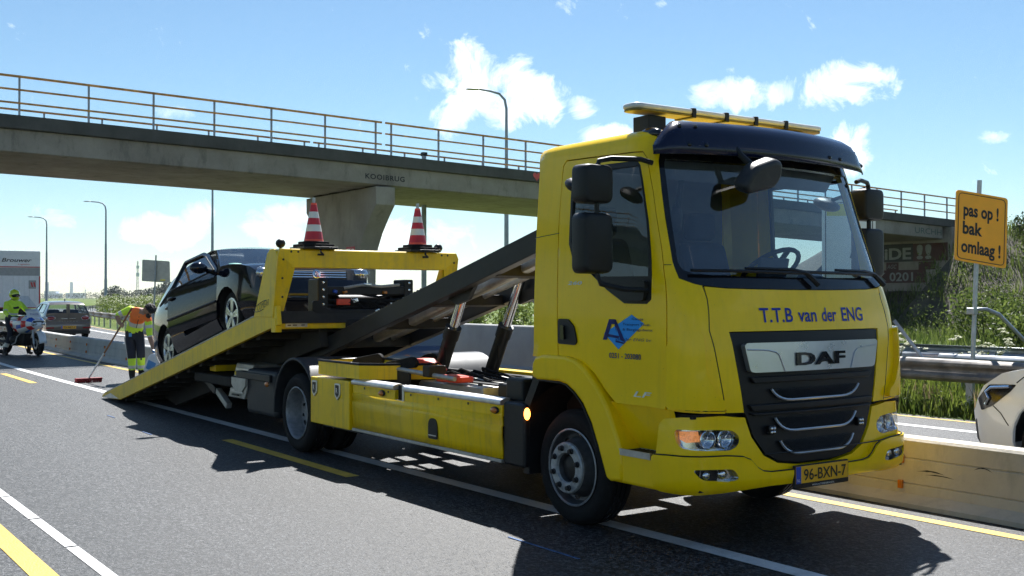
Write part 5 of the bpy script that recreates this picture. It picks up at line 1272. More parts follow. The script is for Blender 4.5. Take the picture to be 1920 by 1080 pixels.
# winch and coupling block between the legs
wi = MB(); wi.box(-5.25, -4.98, -.62, -.50, 1.37, 1.80); wi.box(-5.25, -4.98, .46, .58, 1.37, 1.80); wi.box(-5.10, -4.99, -.55, .50, 1.62, 1.72); wo = wi.build('winch_frame', 'black plastic', TR, smooth=None, bevel=.015)
wi = MB(); wi.prism(rnd([(-.70, 1.56), (-.70, 1.44), (-.56, 1.37), (.50, 1.37), (.60, 1.42), (.60, 1.47), (-.50, 1.46), (-.58, 1.50), (-.58, 1.56)], .04), 'x', -5.0, -4.95); wi.build('winch_tray', 'black plastic', wo, smooth=30, bevel=.01)
wi = MB(); wi.box(-5.24, -5.20, -.58, .55, 1.34, 1.70); wi.build('winch_back_plate', 'black plastic', wo, smooth=None)
for y in (-.56, .52):
    for z in (1.44, 1.52, 1.60, 1.68, 1.76): wi = MB(); wi.lathe([(.013, -4.985), (.013, -4.972), (.001, -4.97)], (0, y, z), 'x', 8, cap=False); wi.build('winch_bolt', 'chrome', wo)
wi = MB(); wi.tube([(-5.0, -.30, 1.70), (-4.96, -.10, 1.735), (-4.96, .15, 1.72), (-5.0, .40, 1.74)], .018, 6); wi.build('winch_cable', 'dull aluminium', wo)
wi = MB(); wi.lathe([(.14, -.35), (.14, -.33), (.09, -.32), (.09, .30), (.14, .31), (.14, .34)], (-5.18, 0, 1.54), 'y', 20); wi.build('winch_drum', 'dark steel', wo)
for k in range(7):
    wi = MB(); y0 = -.35+k*.1; wi.tube([(-4.97, y0, 1.50+.03*(k % 3)), (-4.955, y0+.15, 1.56), (-4.97, y0+.30, 1.47+.04*(k % 2)), (-4.98, y0+.42, 1.54)], .013, 6); wi.build('hydraulic_hose', 'rubber', wo)
wi = MB(); wi.box(-4.975, -4.93, .42, .52, 1.47, 1.60); wi.box(-4.975, -4.94, .54, .62, 1.50, 1.62); wi.build('valve_block', 'aluminium', wo, smooth=None, bevel=.01)
for (y, z, m_) in ((-.42, 1.66, 'plate blue'), (-.30, 1.655, 'lens amber'), (.20, 1.65, 'lens amber'), (-.02, 1.74, 'chrome'), (-.18, 1.56, 'chrome'), (.30, 1.52, 'aluminium'), (.10, 1.44, 'chrome'), (.38, 1.40, 'aluminium')):
    wi = MB(); wi.obox((-4.972, y, z), (.05, random.uniform(.04, .09), random.uniform(.025, .05)), (random.uniform(-.5, .5), 0, 0)); wi.build('winch_fitting', m_, wo, smooth=None, bevel=.008)
for k in range(5):
    wi = MB(); z = 1.40+k*.055; wi.tube([(-5.02, -.52, z), (-5.01, -.2, z+.03*math.sin(k*2)), (-5.02, .15, z-.02), (-5.03, .5, z+.02)], .016, 6); wi.build('hydraulic_pipe', 'black plastic' if k % 2 else 'dark steel', wo)
wi = MB(); wi.box(-4.99, -4.95, -.40, -.24, 1.51, 1.58); wi.build('winch_cover', 'orange red', wo, smooth=None, bevel=.01)
wi = MB(); wi.box(-5.02, -4.93, -.30, .22, 1.16, 1.36); wi.build('winch_bracket', 'black plastic', wo, smooth=None, bevel=.01)

# underneath, behind the rear wheels
q = MB(); q.prism([(-7.05, .375), (-6.52, .375), (-6.22, .80), (-6.76, .80)], 'y', -.86, -.45); lk = q.build('rear_locker', 'dull aluminium', TR, smooth=None, bevel=.008)
for k in range(6):
    z = .44+k*.053; xx = -7.05+(z-.375)*.70; q = MB(); q.box(xx+.05, xx+.46, -.874, -.862, z, z+.046); q.build('shutter_slat', 'aluminium' if k != 4 else 'bed yellow', lk, smooth=None, bevel=.006)
q = MB(); q.box(-6.86, -6.66, -.89, -.875, .405, .425); q.build('shutter_handle', 'black plastic', lk, smooth=None)
q = MB(); q.box(-6.05, -5.2, -1.02, -.45, .27, .78); q.build('water_tank', 'mudguard', TR, smooth=None, bevel=.05, seg=3)
q = MB(); q.prism([(-6.42, .66), (-5.98, .66), (-5.98, .58), (-6.10, .50), (-6.30, .50), (-6.42, .58)], 'y', -1.06, -1.04); q.build('hook_plate', 'dull aluminium', TR, smooth=None)
q = MB(); q.box(-6.3, -5.3, -1.05, -.95, .66, .74); q.build('rear_bracket', 'black plastic', TR, smooth=None, bevel=.01)
q = MB(); q.ball((-5.35, -1.06, .64), (.05, .02, .03), 10, 6); q.build('rear_marker_lamp', 'lens amber', TR)
for y in (-.80, .80):
    q = MB(); q.beam((-8.05, y, .58), (-7.55, y, .40), .10, .10); so = q.build('support_leg', 'dark steel', TR, smooth=None, bevel=.01); q = MB(); q.beam((-7.58, y, .42), (-7.18, y, .24), .075, .075); q.build('support_leg_inner', 'dull aluminium', so, smooth=None, bevel=.008)
q = MB(); q.box(-7.9, -6.6, -1.0, 1.0, .52, .64); q.build('rear_beam', 'chassis', TR, smooth=None, bevel=.02)
q = MB(); q.box(-7.6, -7.4, -.9, .9, .66, .74); q.build('rear_rail', 'bed yellow', TR, smooth=None, bevel=.01)

# loose things on the deck
def wedge(loc, rz, label, sc=1.0):
    r = thing('wheel_chock', label, 'wheel chock', loc, (0, 0, rz), 'orange red chocks on the truck deck')
    q = MB(); q.prism([(-.21*sc, 0), (.21*sc, 0), (.21*sc, .03), (.05, .12*sc), (-.06, .12*sc), (-.21*sc, .045)], 'y', -.09, .09); q.build('body', 'orange red', r, smooth=30, bevel=.015)
    q = MB(); q.box(-.15, .15, -.095, .095, -.0, .02); q.build('rubber_pad', 'rubber', r, smooth=None)
wedge((-2.86, -.52, .90), .35, 'red orange wheel chock with a ridge beside the near lifting ram')
r = thing('orange_tray', 'flat orange red plastic pad lying between the two lifting rams', 'pad', (-2.18, -.62, .846), (0, 0, .1))
q = MB(); q.prism(rnd([(-.16, -.09), (.18, -.09), (.18, .10), (-.16, .10)], .04), 'z', 0, .055); q.build('body', 'orange red', r, smooth=30, bevel=.012)
q = MB(); q.prism(rnd([(-.13, -.06), (.15, -.06), (.15, .07), (-.13, .07)], .03), 'z', .056, .061); q.build('inlay', 'orange red', r, smooth=None)
r = thing('white_board', 'pale flat board lying in the open yellow tray above the locker', 'board', (-3.55, -.80, .92), (0, .06, .3))
q = MB(); q.box(-.22, .22, -.16, .16, 0, .02); q.build('sheet', 'white paint', r, smooth=None, bevel=.003)

# traffic cones on the portal
mat('cone red', (.50, .015, .03), .45, var=.08); mat('cone orange', (.85, .09, .04), .45, var=.06); mat('cone white', (.66, .68, .66), .5, var=.06)
def cone(y, label):
    r = thing('traffic_cone', label, 'traffic cone', (-5.01, y, 2.118), (0, 0, 0), 'traffic cones on the portal beam')
    q = MB(); q.prism(rnd([(-.18, -.18), (.18, -.18), (.18, .18), (-.18, .18)], .05), 'z', .028, .058); q.prism(rnd([(-.14, -.14), (.14, -.14), (.14, .14), (-.14, .14)], .06), 'z', .058, .088); b = q.build('base', 'rubber', r, smooth=30, bevel=.008)
    q = MB(); q.box(-.19, .20, -.20, .20, .002, .027); q.build('holder_tray', 'black plastic', r, smooth=None, bevel=.004)
    hs = [(.085, .112, .112, 'cone orange'), (.112, .198, .108, 'cone red'), (.198, .272, 0, 'cone white'), (.272, .345, 0, 'cone red'), (.345, .415, 0, 'cone white'), (.415, .49, 0, 'cone red'), (.49, .512, 0, 'cone orange')]
    def cr(h): return .108-(h-.085)*(.108-.030)/(.512-.085)
    for h0, h1, _, m in hs:
        q = MB(); q.lathe([(cr(h0), h0), (cr(h1), h1)], (0, 0, 0), 'z', 28, cap=False); q.build('reflective_band' if m == 'cone white' else 'cone_band', m, r)
    q = MB(); q.tube([(0, 0, .50), (0, 0, .57)], .018, 10); q.build('tip', 'plate blue' if False else 'galvanised', r)
    q = MB(); q.tube([(.17, 0, .01), (.185, 0, -.03), (.185, .03, -.06)], .012, 6); q.tube([(.185, -.035, -.06), (.185, .035, -.06)], .012, 6); q.build('clamp_screw', 'black plastic', r)
cone(-.66, 'striped red and white traffic cone on the left end of the yellow portal'); cone(.65, 'striped red and white traffic cone on the right end of the yellow portal')
# ------------------------------------------------------------------ cars
mat('paint black blue', (.002, .003, .009), .07, coat=0, var=.05, rvar=.03, spec=.5)
mat('paint taupe', (.155, .138, .125), .22, metal=.35, coat=.8, var=.04, rvar=.04)
mat('paint white', (.80, .815, .84), .2, coat=.8, var=.02, rvar=.04)
mat('paint navy', (.008, .022, .075), .15, coat=1.0, var=.05)
mat('alloy', (.58, .60, .62), .28, metal=.8, var=.05)
mat('dark trim', (.012, .012, .013), .5, var=.1)
mat('tail lamp', (.28, .006, .012), .15, coat=.8, var=.15, vscale=20)
def lerp_tab(tab, v):
    if v <= tab[0][0]: return tab[0][1]
    for i in range(len(tab)-1):
        (a, x), (b, y) = tab[i], tab[i+1]
        if v <= b:
            def sl(j):
                if j <= 0 or j >= len(tab)-1: return (tab[min(j+1, len(tab)-1)][1]-tab[max(j-1, 0)][1])/(tab[min(j+1, len(tab)-1)][0]-tab[max(j-1, 0)][0])
                return (tab[j+1][1]-tab[j-1][1])/(tab[j+1][0]-tab[j-1][0])
            t = (v-a)/(b-a); h = b-a; m0, m1 = sl(i)*h, sl(i+1)*h
            return x*(2*t**3-3*t*t+1)+m0*(t**3-2*t*t+t)+y*(-2*t**3+3*t*t)+m1*(t**3-t*t)
    return tab[-1][1]
class Car:
    """a car body cut from a side surface and lofted over the top; x forward, ground at z = 0, middle of the wheelbase at x = 0"""
    def __init__(s, root, widths, taper, path, axles, wr, arch, paint, glassm='car glass'):
        s.r = root; s.w = widths; s.tp = taper; s.path = path; s.ax = axles; s.wr = wr; s.arch = arch; s.paint = paint; s.glass = glassm
    def hw(s, x, z): return lerp_tab(s.w, z)*lerp_tab(s.tp, x)
    def side(s, sg, off=0.0):
        def f(x, z): return Vector((x, sg*(s.hw(x, z)+off), z))
        f.out = -sg
        return f
    def outline(s, lo=.2):
        up = [(x, z) for x, z, _ in s.path]
        bot = [(up[-1][0], up[-1][1])]
        pts = []
        for ax in (s.ax[0], s.ax[1]):                              # front then rear
            n = 10; z0 = lo; a0 = math.acos(clamp((lo-s.wr)/-s.arch, -1, 1)) if False else 0
            for k in range(n+1):
                t = math.pi*k/n; x = ax+s.arch*math.cos(t); z = s.wr+s.arch*math.sin(t)
                if k == 0: pts.append((x, lo))
                pts.append((x, max(z, lo)))
                if k == n: pts.append((x, lo))
        return up + pts
    def build(s, windows, doors=(), cut=None, cut_side=0):
        for sg in (-1, 1):
            holes = [rnd(w, .03) for w in windows]
            if cut and sg == cut_side: holes = [w for w in holes if not inside((sum(p[0] for p in w)/len(w), sum(p[1] for p in w)/len(w)), cut)]+[cut]
            m = MB(); patch(m, s.side(sg), s.outline(), holes, .075, .025); b = m.build('body_side', s.paint, s.r, smooth=40)
            for w in windows:
                if cut and sg == cut_side and inside((sum(p[0] for p in w)/len(w), sum(p[1] for p in w)/len(w)), cut): continue
                m = MB(); patch(m, s.side(sg, -.008), rnd(w, .03), [], .12); m.build('side_window', s.glass, b)
                m = MB(); q = dens(rnd(w, .03), .1); m.tube([s.side(sg, .002)(*p) for p in q], .010, 5, closed=True); m.build('window_trim', 'dark trim', b)
            for ax in s.ax:
                m = MB(); arc = [(ax+(s.arch+.006)*math.cos(math.pi*k/12), s.wr+(s.arch+.006)*math.sin(math.pi*k/12)) for k in range(13)]
                m.grid([[(x, sg*(s.hw(x, z)-.01), z) for x, z in arc], [(x, sg*.45, z) for x, z in arc]]); m.build('wheel_arch', 'dark trim', s.r)
        # top, in pieces by the tag of each path point
        i = 0; n = len(s.path)
        while i < n-1:
            tg = s.path[i][2]; j = i
            while j < n-1 and s.path[j][2] == tg: j += 1
            rows = []
            for k in range(i, j+1):
                x, z, _ = s.path[k]; w = s.hw(x, z); r = []
                a = s.path[max(k-1, 0)]; b = s.path[min(k+1, n-1)]; dx, dz = b[0]-a[0], b[1]-a[1]; L = math.hypot(dx, dz) or 1
                nx, nz = -dz/L, dx/L                                # outward for a path that runs from tail over the top to nose
                for q in range(13):
                    t = -1+2*q/12; c = (1-t*t)**.8*(.03 if tg in ('roof', 'bonnet') else .05)
                    r.append((x+nx*c, t*w, z+nz*c))
                rows.append(r)
            m = MB(); m.grid(rows); isg = tg in ('windscreen', 'rear_window')
            m.build(tg, s.glass if isg else ('dark trim' if tg == 'trim' else s.paint), s.r, smooth=50)
            i = j
        m = MB(); a, b = s.ax; m.box(b-.5, a+.45, -.7, .7, .2, .32); m.build('underbody', 'dark trim', s.r, smooth=None)
        m = MB(); m.box(-.9, .75, -.66, .66, .3, .62); m.build('cabin_floor', 'interior', s.r, smooth=None)
        for x in (-.75, .05):
            for y in (-.36, .36):
                m = MB(); m.prism([(x-.1, .5), (x+.4, .5), (x+.4, .62), (x+.08, .64), (x-.14, 1.12), (x-.24, 1.12)], 'y', y-.22, y+.22); m.build('seat', 'seat', s.r, bevel=.04)
    def wheels(s, y, spokes=5, w=.2, rimr=.2, m='alloy', wide=.06):
        for ax in s.ax:
            for sg in (-1, 1):
                yo = sg*y; r = s.wr
                t = MB(); t.lathe([(rimr+.012, yo-sg*.012), (rimr+.05, yo), (r-.03, yo-sg*.004), (r, yo-sg*.035), (r, yo-sg*(w-.03)), (rimr, yo-sg*w)], (ax, 0, r), 'y', 36, cap=False); to = t.build('wheel', 'rubber', s.r)
                b = MB(); b.lathe([(rimr+.018, yo-sg*.006), (rimr, yo-sg*.012), (rimr-.015, yo-sg*.08), (.001, yo-sg*.09)], (ax, 0, r), 'y', 30, cap=False); b.build('rim_barrel', 'dark trim', to)
                b = MB(); b.lathe([(rimr+.02, yo-sg*.004), (rimr-.004, yo-sg*.002), (rimr-.012, yo-sg*.02)], (ax, 0, r), 'y', 30, cap=False); b.build('rim', m, to)
                for k in range(spokes):
                    a = 2*math.pi*k/spokes+.3
                    for d in (-.13, .13):
                        a2 = a+d; b = MB()
                        p0 = Vector((ax+.05*math.sin(a+d*.5), yo-sg*.012, r+.05*math.cos(a+d*.5))); p1 = Vector((ax+rimr*math.sin(a2), yo-sg*.010, r+rimr*math.cos(a2)))
                        b.beam(p0, p1, .02, wide*.62, up=(math.cos(a), 0, -math.sin(a))); b.build('spoke', m, to, smooth=None, bevel=.004)
                b = MB(); b.lathe([(.05, yo-sg*.02), (.045, yo-sg*.002), (.001, yo)], (ax, 0, r), 'y', 16, cap=False); b.build('hub_cap', m, to)
def plate(root, x, y0, y1, z0, z1, txt, face=1):
    q = MB(); q.box(x-.006, x+.006, y0, y1, z0, z1); po = q.build('number_plate', 'plate yellow', root, smooth=None)
    sg = face; q = MB(); yb = y0 if sg > 0 else y1
    q.box(x+sg*.0065, x+sg*.008, yb, yb+(.05 if sg > 0 else -.05), z0, z1); q.build('plate_band', 'plate blue', po, smooth=None)
    a, b = (y0+.07, y1-.02) if sg > 0 else (y1-.07, y0+.02)
    q = MB(); letters(q, txt, lambda u, v: Vector((x+sg*.009, u, v)), a, b, z0+.02, z1-.02, .012); q.build('plate_characters', 'black letters', po, smooth=None)

# black hatchback on the bed
gc = -8.20; gz = .02+.2096*(gc+11.86)+.02
golf = thing('hatchback', 'black hatchback with its right front door ajar standing on the tilted bed', 'car', (gc, -.03, gz), (0, -TH, 0))
GW = [(.18, .78), (.32, .845), (.5, .868), (.72, .862), (.92, .835), (1.0, .80), (1.36, .60), (1.45, .56)]
GT = [(-2.08, .83), (-1.9, .92), (-1.5, .98), (-1.0, 1), (1.1, 1), (1.5, .985), (1.85, .92), (2.0, .85), (2.1, .74)]
GP = [(-2.00, .22, 'rear_bumper'), (-2.06, .42, 'rear_bumper'), (-2.05, .62, 'rear_bumper'), (-2.0, .70, 'tailgate'), (-1.97, .95, 'rear_window'), (-1.70, 1.30, 'roof'), (-1.55, 1.385, 'roof'), (-1.0, 1.435, 'roof'), (-.4, 1.445, 'roof'), (.1, 1.425, 'roof'), (.38, 1.37, 'windscreen'),
      (.72, 1.17, 'windscreen'), (1.02, .99, 'bonnet'), (1.30, .945, 'bonnet'), (1.65, .875, 'bonnet'), (1.90, .79, 'bonnet'), (1.99, .72, 'trim'), (2.04, .58, 'front_bumper'), (2.10, .46, 'front_bumper'), (2.09, .32, 'front_bumper'), (2.02, .20, 'front_bumper')]
car = Car(golf, GW, GT, GP, (1.255, -1.255), .31, .365, 'paint black blue')
fw = [(-.30, .955), (-.27, 1.345), (.24, 1.335), (.36, 1.29), (.86, .985)]; rw = [(-1.28, .975), (-1.02, 1.33), (-.37, 1.35), (-.40, .955)]; qw = [(-1.58, 1.0), (-1.42, 1.0), (-1.14, 1.30), (-1.22, 1.31)]
DCUT = rnd([(-.36, .34), (-.345, .95), (-.32, 1.385), (.24, 1.382), (.42, 1.315), (.96, .975), (1.0, .80), (.965, .50), (.92, .34)], .04)
car.build([fw, rw, qw], cut=DCUT, cut_side=-1)
car.wheels(.80, 5, .2, .205, 'alloy', .085)
# the open door turns on its front edge
hx = .965; hinge = Vector((hx, -.86, 0)); MD = Matrix.Translation(hinge) @ Matrix.Rotation(R(9), 4, 'Z') @ Matrix.Translation(-hinge)
fD = car.side(-1)
m = MB(MD); patch(m, fD, shrink(DCUT, .004), [rnd(fw, .03)], .1, .045); dro = m.build('front_door', 'paint black blue', golf, smooth=40)
m = MB(MD); patch(m, car.side(-1, -.015), rnd(fw, .03), [], .12); m.build('door_window', 'car glass', dro)
m = MB(MD); m.tube([fD(*p)+Vector((0, -.004, 0)) for p in dens(rnd(fw, .03), .1)], .010, 5, closed=True); m.build('window_trim', 'dark trim', dro)
m = MB(MD); c = fD(-.24, .83); m.ball(c+Vector((0, -.02, 0)), (.09, .022, .022), 12, 8); m.build('door_handle', 'black gloss', dro)
m = MB(MD); m.ball((.78, -.98, 1.02), (.07, .12, .075), 14, 10); m.tube([(.80, -.88, .985), (.80, -.80, .97)], .03, 8); m.build('door_mirror', 'paint black blue', dro)
m = MB(MD); m.tube([fD(-.34+1.3*t, .555)+Vector((0, -.006, 0)) for t in (0, .25, .5, .75, 1)], .016, 6); m.build('rubbing_strip', 'dark trim', dro)
m = MB(); m.tube([car.side(-1)(-1.0+.65*t, .555)+Vector((0, -.004, 0)) for t in (0, .5, 1)], .016, 6); m.build('rubbing_strip', 'dark trim', golf)
m = MB(); c = car.side(-1)(-1.0, .86); m.ball(c+Vector((0, -.015, 0)), (.085, .02, .02), 12, 8); m.build('door_handle', 'black gloss', golf)
m = MB(); m.ball((.78, .98, 1.02), (.07, .12, .075), 14, 10); m.tube([(.80, .88, .985), (.80, .80, .97)], .03, 8); m.build('door_mirror', 'paint black blue', golf)
for sg in (-1, 1):
    m = MB(); m.ball((1.985, sg*.60, .685), (.085, .17, .092), 16, 10, Euler((0, -.25, sg*-.42)).to_matrix()); lo = m.build('headlamp', 'lamp glass', golf)
    m = MB(); m.ball((1.97, sg*.60, .685), (.075, .155, .082), 14, 10, Euler((0, -.25, sg*-.42)).to_matrix()); m.build('lamp_bowl', 'lamp reflector', lo)
m = MB(); m.box(2.055, 2.075, -.42, .42, .60, .71); gro = m.build('grille', 'dark trim', golf, smooth=None, bevel=.01)
for z in (.625, .655, .685): m = MB(); m.box(2.07, 2.082, -.40, .40, z-.006, z+.006); m.build('grille_bar', 'chrome', gro, smooth=None)
m = MB(); m.lathe([(.055, 2.075), (.055, 2.09), (.045, 2.092), (.001, 2.09)], (0, 0, .662), 'x', 20, cap=False); eb = m.build('badge', 'chrome', gro)
m = MB(); letters(m, 'V', lambda u, v: Vector((2.0935, u, v)), -.028, .028, .665, .70, 0); letters(m, 'W', lambda u, v: Vector((2.0935, u, v)), -.036, .036, .625, .66, 0); m.build('badge_letters', 'black letters', eb, smooth=None)
m = MB(); m.ball((1.02-.20, -.52, 1.075), (.012, .10, .03), 14, 8, Euler((0, R(-55), 0)).to_matrix()); mat('sticker green', (.05, .35, .16), .5); m.build('windscreen_sticker', 'sticker green', golf)
m = MB(); m.tube([(-1.0, 0, 1.49), (-1.35, 0, 1.68)], .006, 5); m.build('aerial', 'black plastic', golf)

# taupe hatchback on the far lane, seen from behind
mx, my = -40.6, 4.65
mini = thing('estate_car', 'taupe grey hatchback seen from behind on the far lane beyond the motorcycle', 'car', (mx, my, 0), (0, 0, math.pi-.06))
MW = [(.18, .80), (.35, .88), (.55, .90), (.8, .885), (.95, .85), (1.0, .83), (1.38, .63), (1.45, .58)]
MT = [(-2.15, .88), (-1.95, .95), (-1.6, .99), (-1.0, 1), (1.2, 1), (1.7, .96), (2.0, .85), (2.12, .75)]
MP = [(-2.06, .20, 'rear_bumper'), (-2.13, .36, 'rear_bumper'), (-2.13, .58, 'rear_bumper'), (-2.10, .64, 'tailgate'), (-2.07, .80, 'tailgate'), (-2.03, .98, 'rear_window'), (-1.86, 1.30, 'roof'), (-1.75, 1.38, 'roof'), (-1.0, 1.43, 'roof'), (-.1, 1.44, 'roof'), (.38, 1.38, 'windscreen'), (1.0, 1.0, 'bonnet'), (1.5, .95, 'bonnet'), (1.95, .82, 'bonnet'), (2.05, .65, 'front_bumper'), (2.12, .4, 'front_bumper'), (2.05, .2, 'front_bumper')]
car = Car(mini, MW, MT, MP, (1.33, -1.33), .33, .38, 'paint taupe')
car.build([[(-.28, .98), (-.26, 1.34), (.24, 1.33), (.86, 1.0)], [(-1.6, 1.0), (-1.52, 1.32), (-.36, 1.35), (-.38, .98)]]); car.wheels(.86, 5, .22, .22)
def rear_pt(y, z, off=.012):
    t = y/car.hw(-2.08, z); return Vector((-2.08-.075*(max(0, 1-t*t))**.8 - (.05 if z < .62 else 0) + (z-.8)*.1*0 - off, y, z))
for sg in (-1, 1):
    m = MB(); m.ball((-2.075, sg*.62, .80), (.06, .16, .085), 14, 8); lo = m.build('tail_lamp', 'tail lamp', mini); m = MB(); m.tube([Vector((-2.13, sg*.62+.15*math.cos(k*.5236), .80+.08*math.sin(k*.5236))) for k in range(12)], .008, 5, closed=True); m.build('lamp_trim', 'chrome', lo)
    m = MB(); m.box(-2.19, -2.15, sg*.52, sg*.82, .40, .46); m.build('rear_reflector', 'tail lamp', mini, smooth=None, bevel=.01)
m = MB(); m.box(-2.165, -2.155, -.004, .004, .62, 1.30); m.build('door_split', 'dark trim', mini, smooth=None)
m = MB(); m.box(-2.10, -2.0, -.06, .06, .97, 1.34); m.build('centre_pillar', 'paint taupe', mini, smooth=None)
for sg in (-1, 1): m = MB(); m.box(-2.175, -2.155, sg*.03, sg*.26, .775, .80); m.build('door_handle', 'chrome', mini, smooth=None, bevel=.005)
m = MB(); m.box(-2.20, -2.12, -.80, .80, .19, .33); m.build('rear_skirt', 'dark trim', mini, smooth=None, bevel=.03)
plate(mini, -2.222, -.27, .27, .395, .505, 'TS-487-L', -1)
m = MB(); letters(m, 'CLUBMAN', lambda u, v: Vector((-2.162, u, v)), .34, -.34, .665, .70, 0, space=2.0); m.build('model_letters', 'chrome', mini, smooth=None)
m = MB(); m.ball((-1.35, 0, 1.50), (.09, .025, .05), 10, 6); m.build('aerial_fin', 'black gloss', mini)

# white car at the right edge
wc = thing('suv', 'white car entering at the right edge beyond the cream concrete barrier', 'car', (2.66, 3.95, 0), (0, 0, math.pi))
WW = [(.2, .83), (.35, .90), (.6, .93), (.8, .925), (1.0, .89), (1.1, .86), (1.55, .66), (1.65, .6)]
WT = [(-2.3, .85), (-2.0, .95), (-1.4, 1), (1.3, 1), (1.7, .975), (2.0, .90), (2.15, .83), (2.25, .74)]
WP = [(-2.2, .25, 'rear_bumper'), (-2.28, .6, 'rear_bumper'), (-2.2, 1.0, 'tailgate'), (-1.9, 1.45, 'roof'), (-1.2, 1.60, 'roof'), (-.2, 1.62, 'roof'), (.3, 1.56, 'windscreen'), (1.05, 1.09, 'bonnet'), (1.5, 1.03, 'bonnet'), (1.9, .94, 'bonnet'), (2.10, .82, 'bonnet'), (2.18, .72, 'front_bumper'), (2.26, .58, 'front_bumper'), (2.24, .38, 'front_bumper'), (2.12, .22, 'front_bumper')]
car = Car(wc, WW, WT, WP, (1.36, -1.36), .36, .43, 'paint white'); car.build([[(-.3, 1.07), (-.25, 1.5), (.2, 1.49), (.9, 1.09)], [(-1.6, 1.1), (-1.4, 1.47), (-.35, 1.52), (-.4, 1.07)]]); car.wheels(.885, 5, .22, .25, 'wheel grey')
for sg in (-1, 1):
    fs = car.side(sg, .004)
    hp = rnd([(2.12, .60), (2.17, .70), (2.03, .835), (1.74, .855), (1.80, .79), (1.98, .66)], .02)
    m = MB(); patch(m, fs, hp, [], .05, .02, .004); lo = m.build('headlamp', 'black gloss', wc, smooth=40)
    m = MB(); m.tube([car.side(sg, .016)(*p) for p in ((1.80, .835), (2.0, .815), (2.06, .77), (2.02, .72), (2.06, .66))], .014, 6); m.build('light_guide', 'chrome', lo)
    m = MB(); m.tube([car.side(sg, .004)(1.36+.435*math.cos(R(t)), .36+.435*math.sin(R(t))) for t in range(0, 181, 12)], .012, 6); m.build('arch_trim', 'paint white', wc)
    m = MB(); patch(m, car.side(sg, .003), rnd([(2.19, .30), (2.235, .34), (2.25, .50), (2.215, .52)], .01), [], .05, .01); m.build('air_intake', 'dark trim', wc, smooth=None)
    m = MB(); m.tube([car.side(sg, .002)(*p) for p in ((1.74, .87), (1.60, .985), (1.2, 1.04))], .005, 4); m.build('bonnet_gap', 'dark trim', wc)
    m = MB(); m.tube([car.side(sg, .002)(*p) for p in ((1.98, .655), (1.90, .60), (1.82, .50))], .005, 4); m.build('bumper_gap', 'dark trim', wc)
m = MB(); m.box(2.20, 2.30, -.5, .5, .40, .72); m.build('grille', 'dark trim', wc, smooth=None, bevel=.02)

# dark blue car on the far lane behind the truck
nc = thing('saloon_car', 'dark blue car mostly hidden behind the raised frame of the yellow truck', 'car', (-13.3, 4.25, 0), (0, 0, math.pi))
car = Car(nc, GW, GT, GP, (1.255, -1.255), .31, .365, 'paint navy'); car.build([fw, rw, qw]); car.wheels(.80, 5, .2, .2)
for sg in (-1, 1): m = MB(); m.ball((-1.96, sg*.66, .80), (.05, .11, .07), 12, 8); m.build('tail_lamp', 'tail lamp', nc)

# lorry trailer far behind
tx, ty = -54.5, 5.55
tr = thing('lorry_trailer', 'white box lorry trailer with grey stripe at the left edge', 'trailer', (tx, ty, 0), (0, 0, math.pi-.085))
mat('trailer white', (.70, .71, .74), .4, var=.04); mat('trailer grey', (.30, .31, .32), .5, var=.08); mat('trailer red', (.50, .04, .04), .5, var=.1)
W2 = 1.27
m = MB(); m.box(.06, 13.4, -W2, W2, 1.05, 4.0); m.build('box', 'trailer white', tr, smooth=None, bevel=.02)
m = MB(); m.box(0, .06, -W2, W2, 3.12, 3.97); m.build('upper_panel', 'trailer white', tr, smooth=None)
m = MB(); m.box(.0, .058, -W2, W2, 2.72, 3.118); m.build('middle_panel', 'trailer grey', tr, smooth=None)
for k in range(10):
    y = -W2+k*.254; m = MB(); m.box(.0, .058, y+.003, y+.251, 1.08, 2.718); m.build('rear_panel', 'trailer white', tr, smooth=None, bevel=.006)
m = MB(); m.box(-.012, .0, -W2, W2, 3.06+.08, 3.185); m.build('red_line', 'trailer red', tr, smooth=None)
m = MB(); m.box(-.014, .06, -W2-.01, -W2+.06, 1.05, 2.70); m.box(-.014, .06, W2-.06, W2+.01, 1.05, 2.70); m.box(-.014, .0, -W2, W2, 1.05, 1.10); m.build('red_edge', 'trailer red', tr, smooth=None)
m = MB(); letters(m, 'Brouwer', lambda u, v: Vector((-.016, u, v)), .55, -.86, 3.42, 3.62, .01, .25); m.build('lettering', 'black letters', tr, smooth=None)
m = MB(); letters(m, 'Logistics', lambda u, v: Vector((-.016, u, v)), -.22, -.76, 3.27, 3.35, .0, .25); m.build('small_lettering', 'trailer red', tr, smooth=None)
m = MB(); letters(m, 'Mijdrecht', lambda u, v: Vector((-.016, u, v)), .1, -.35, 1.55, 1.62, .0); m.build('town_lettering', 'black letters', tr, smooth=None)
m = MB(); m.box(-.014, -.001, -1.07, -.72, 2.05, 2.48); mo = m.build('warning_board', 'trailer grey', tr, smooth=None)
for k in range(2): m = MB(); m.add([(-.018, -.80-k*.13, 2.38), (-.018, -.88-k*.13, 2.38), (-.018, -.96-k*.13+.02, 2.14), (-.018, -.88-k*.13+.02, 2.14)], [(0, 1, 2, 3)]); m.build('warning_stripe', 'trailer red', mo, smooth=None)
m = MB(); m.box(.1, .3, -1.1, 1.1, .45, .65); m.box(.2, 12, -.5, .5, .7, 1.05); m.build('underframe', 'chassis', tr, smooth=None)
for x in (1.8, 3.1, 4.4):
    for sg in (-1, 1):
        m = MB(); m.lathe([(.28, sg*1.2), (.48, sg*1.22), (.5, sg*1.18), (.5, sg*.9), (.28, sg*.88)], (x, 0, .5), 'y', 24); m.build('wheel', 'rubber', tr)
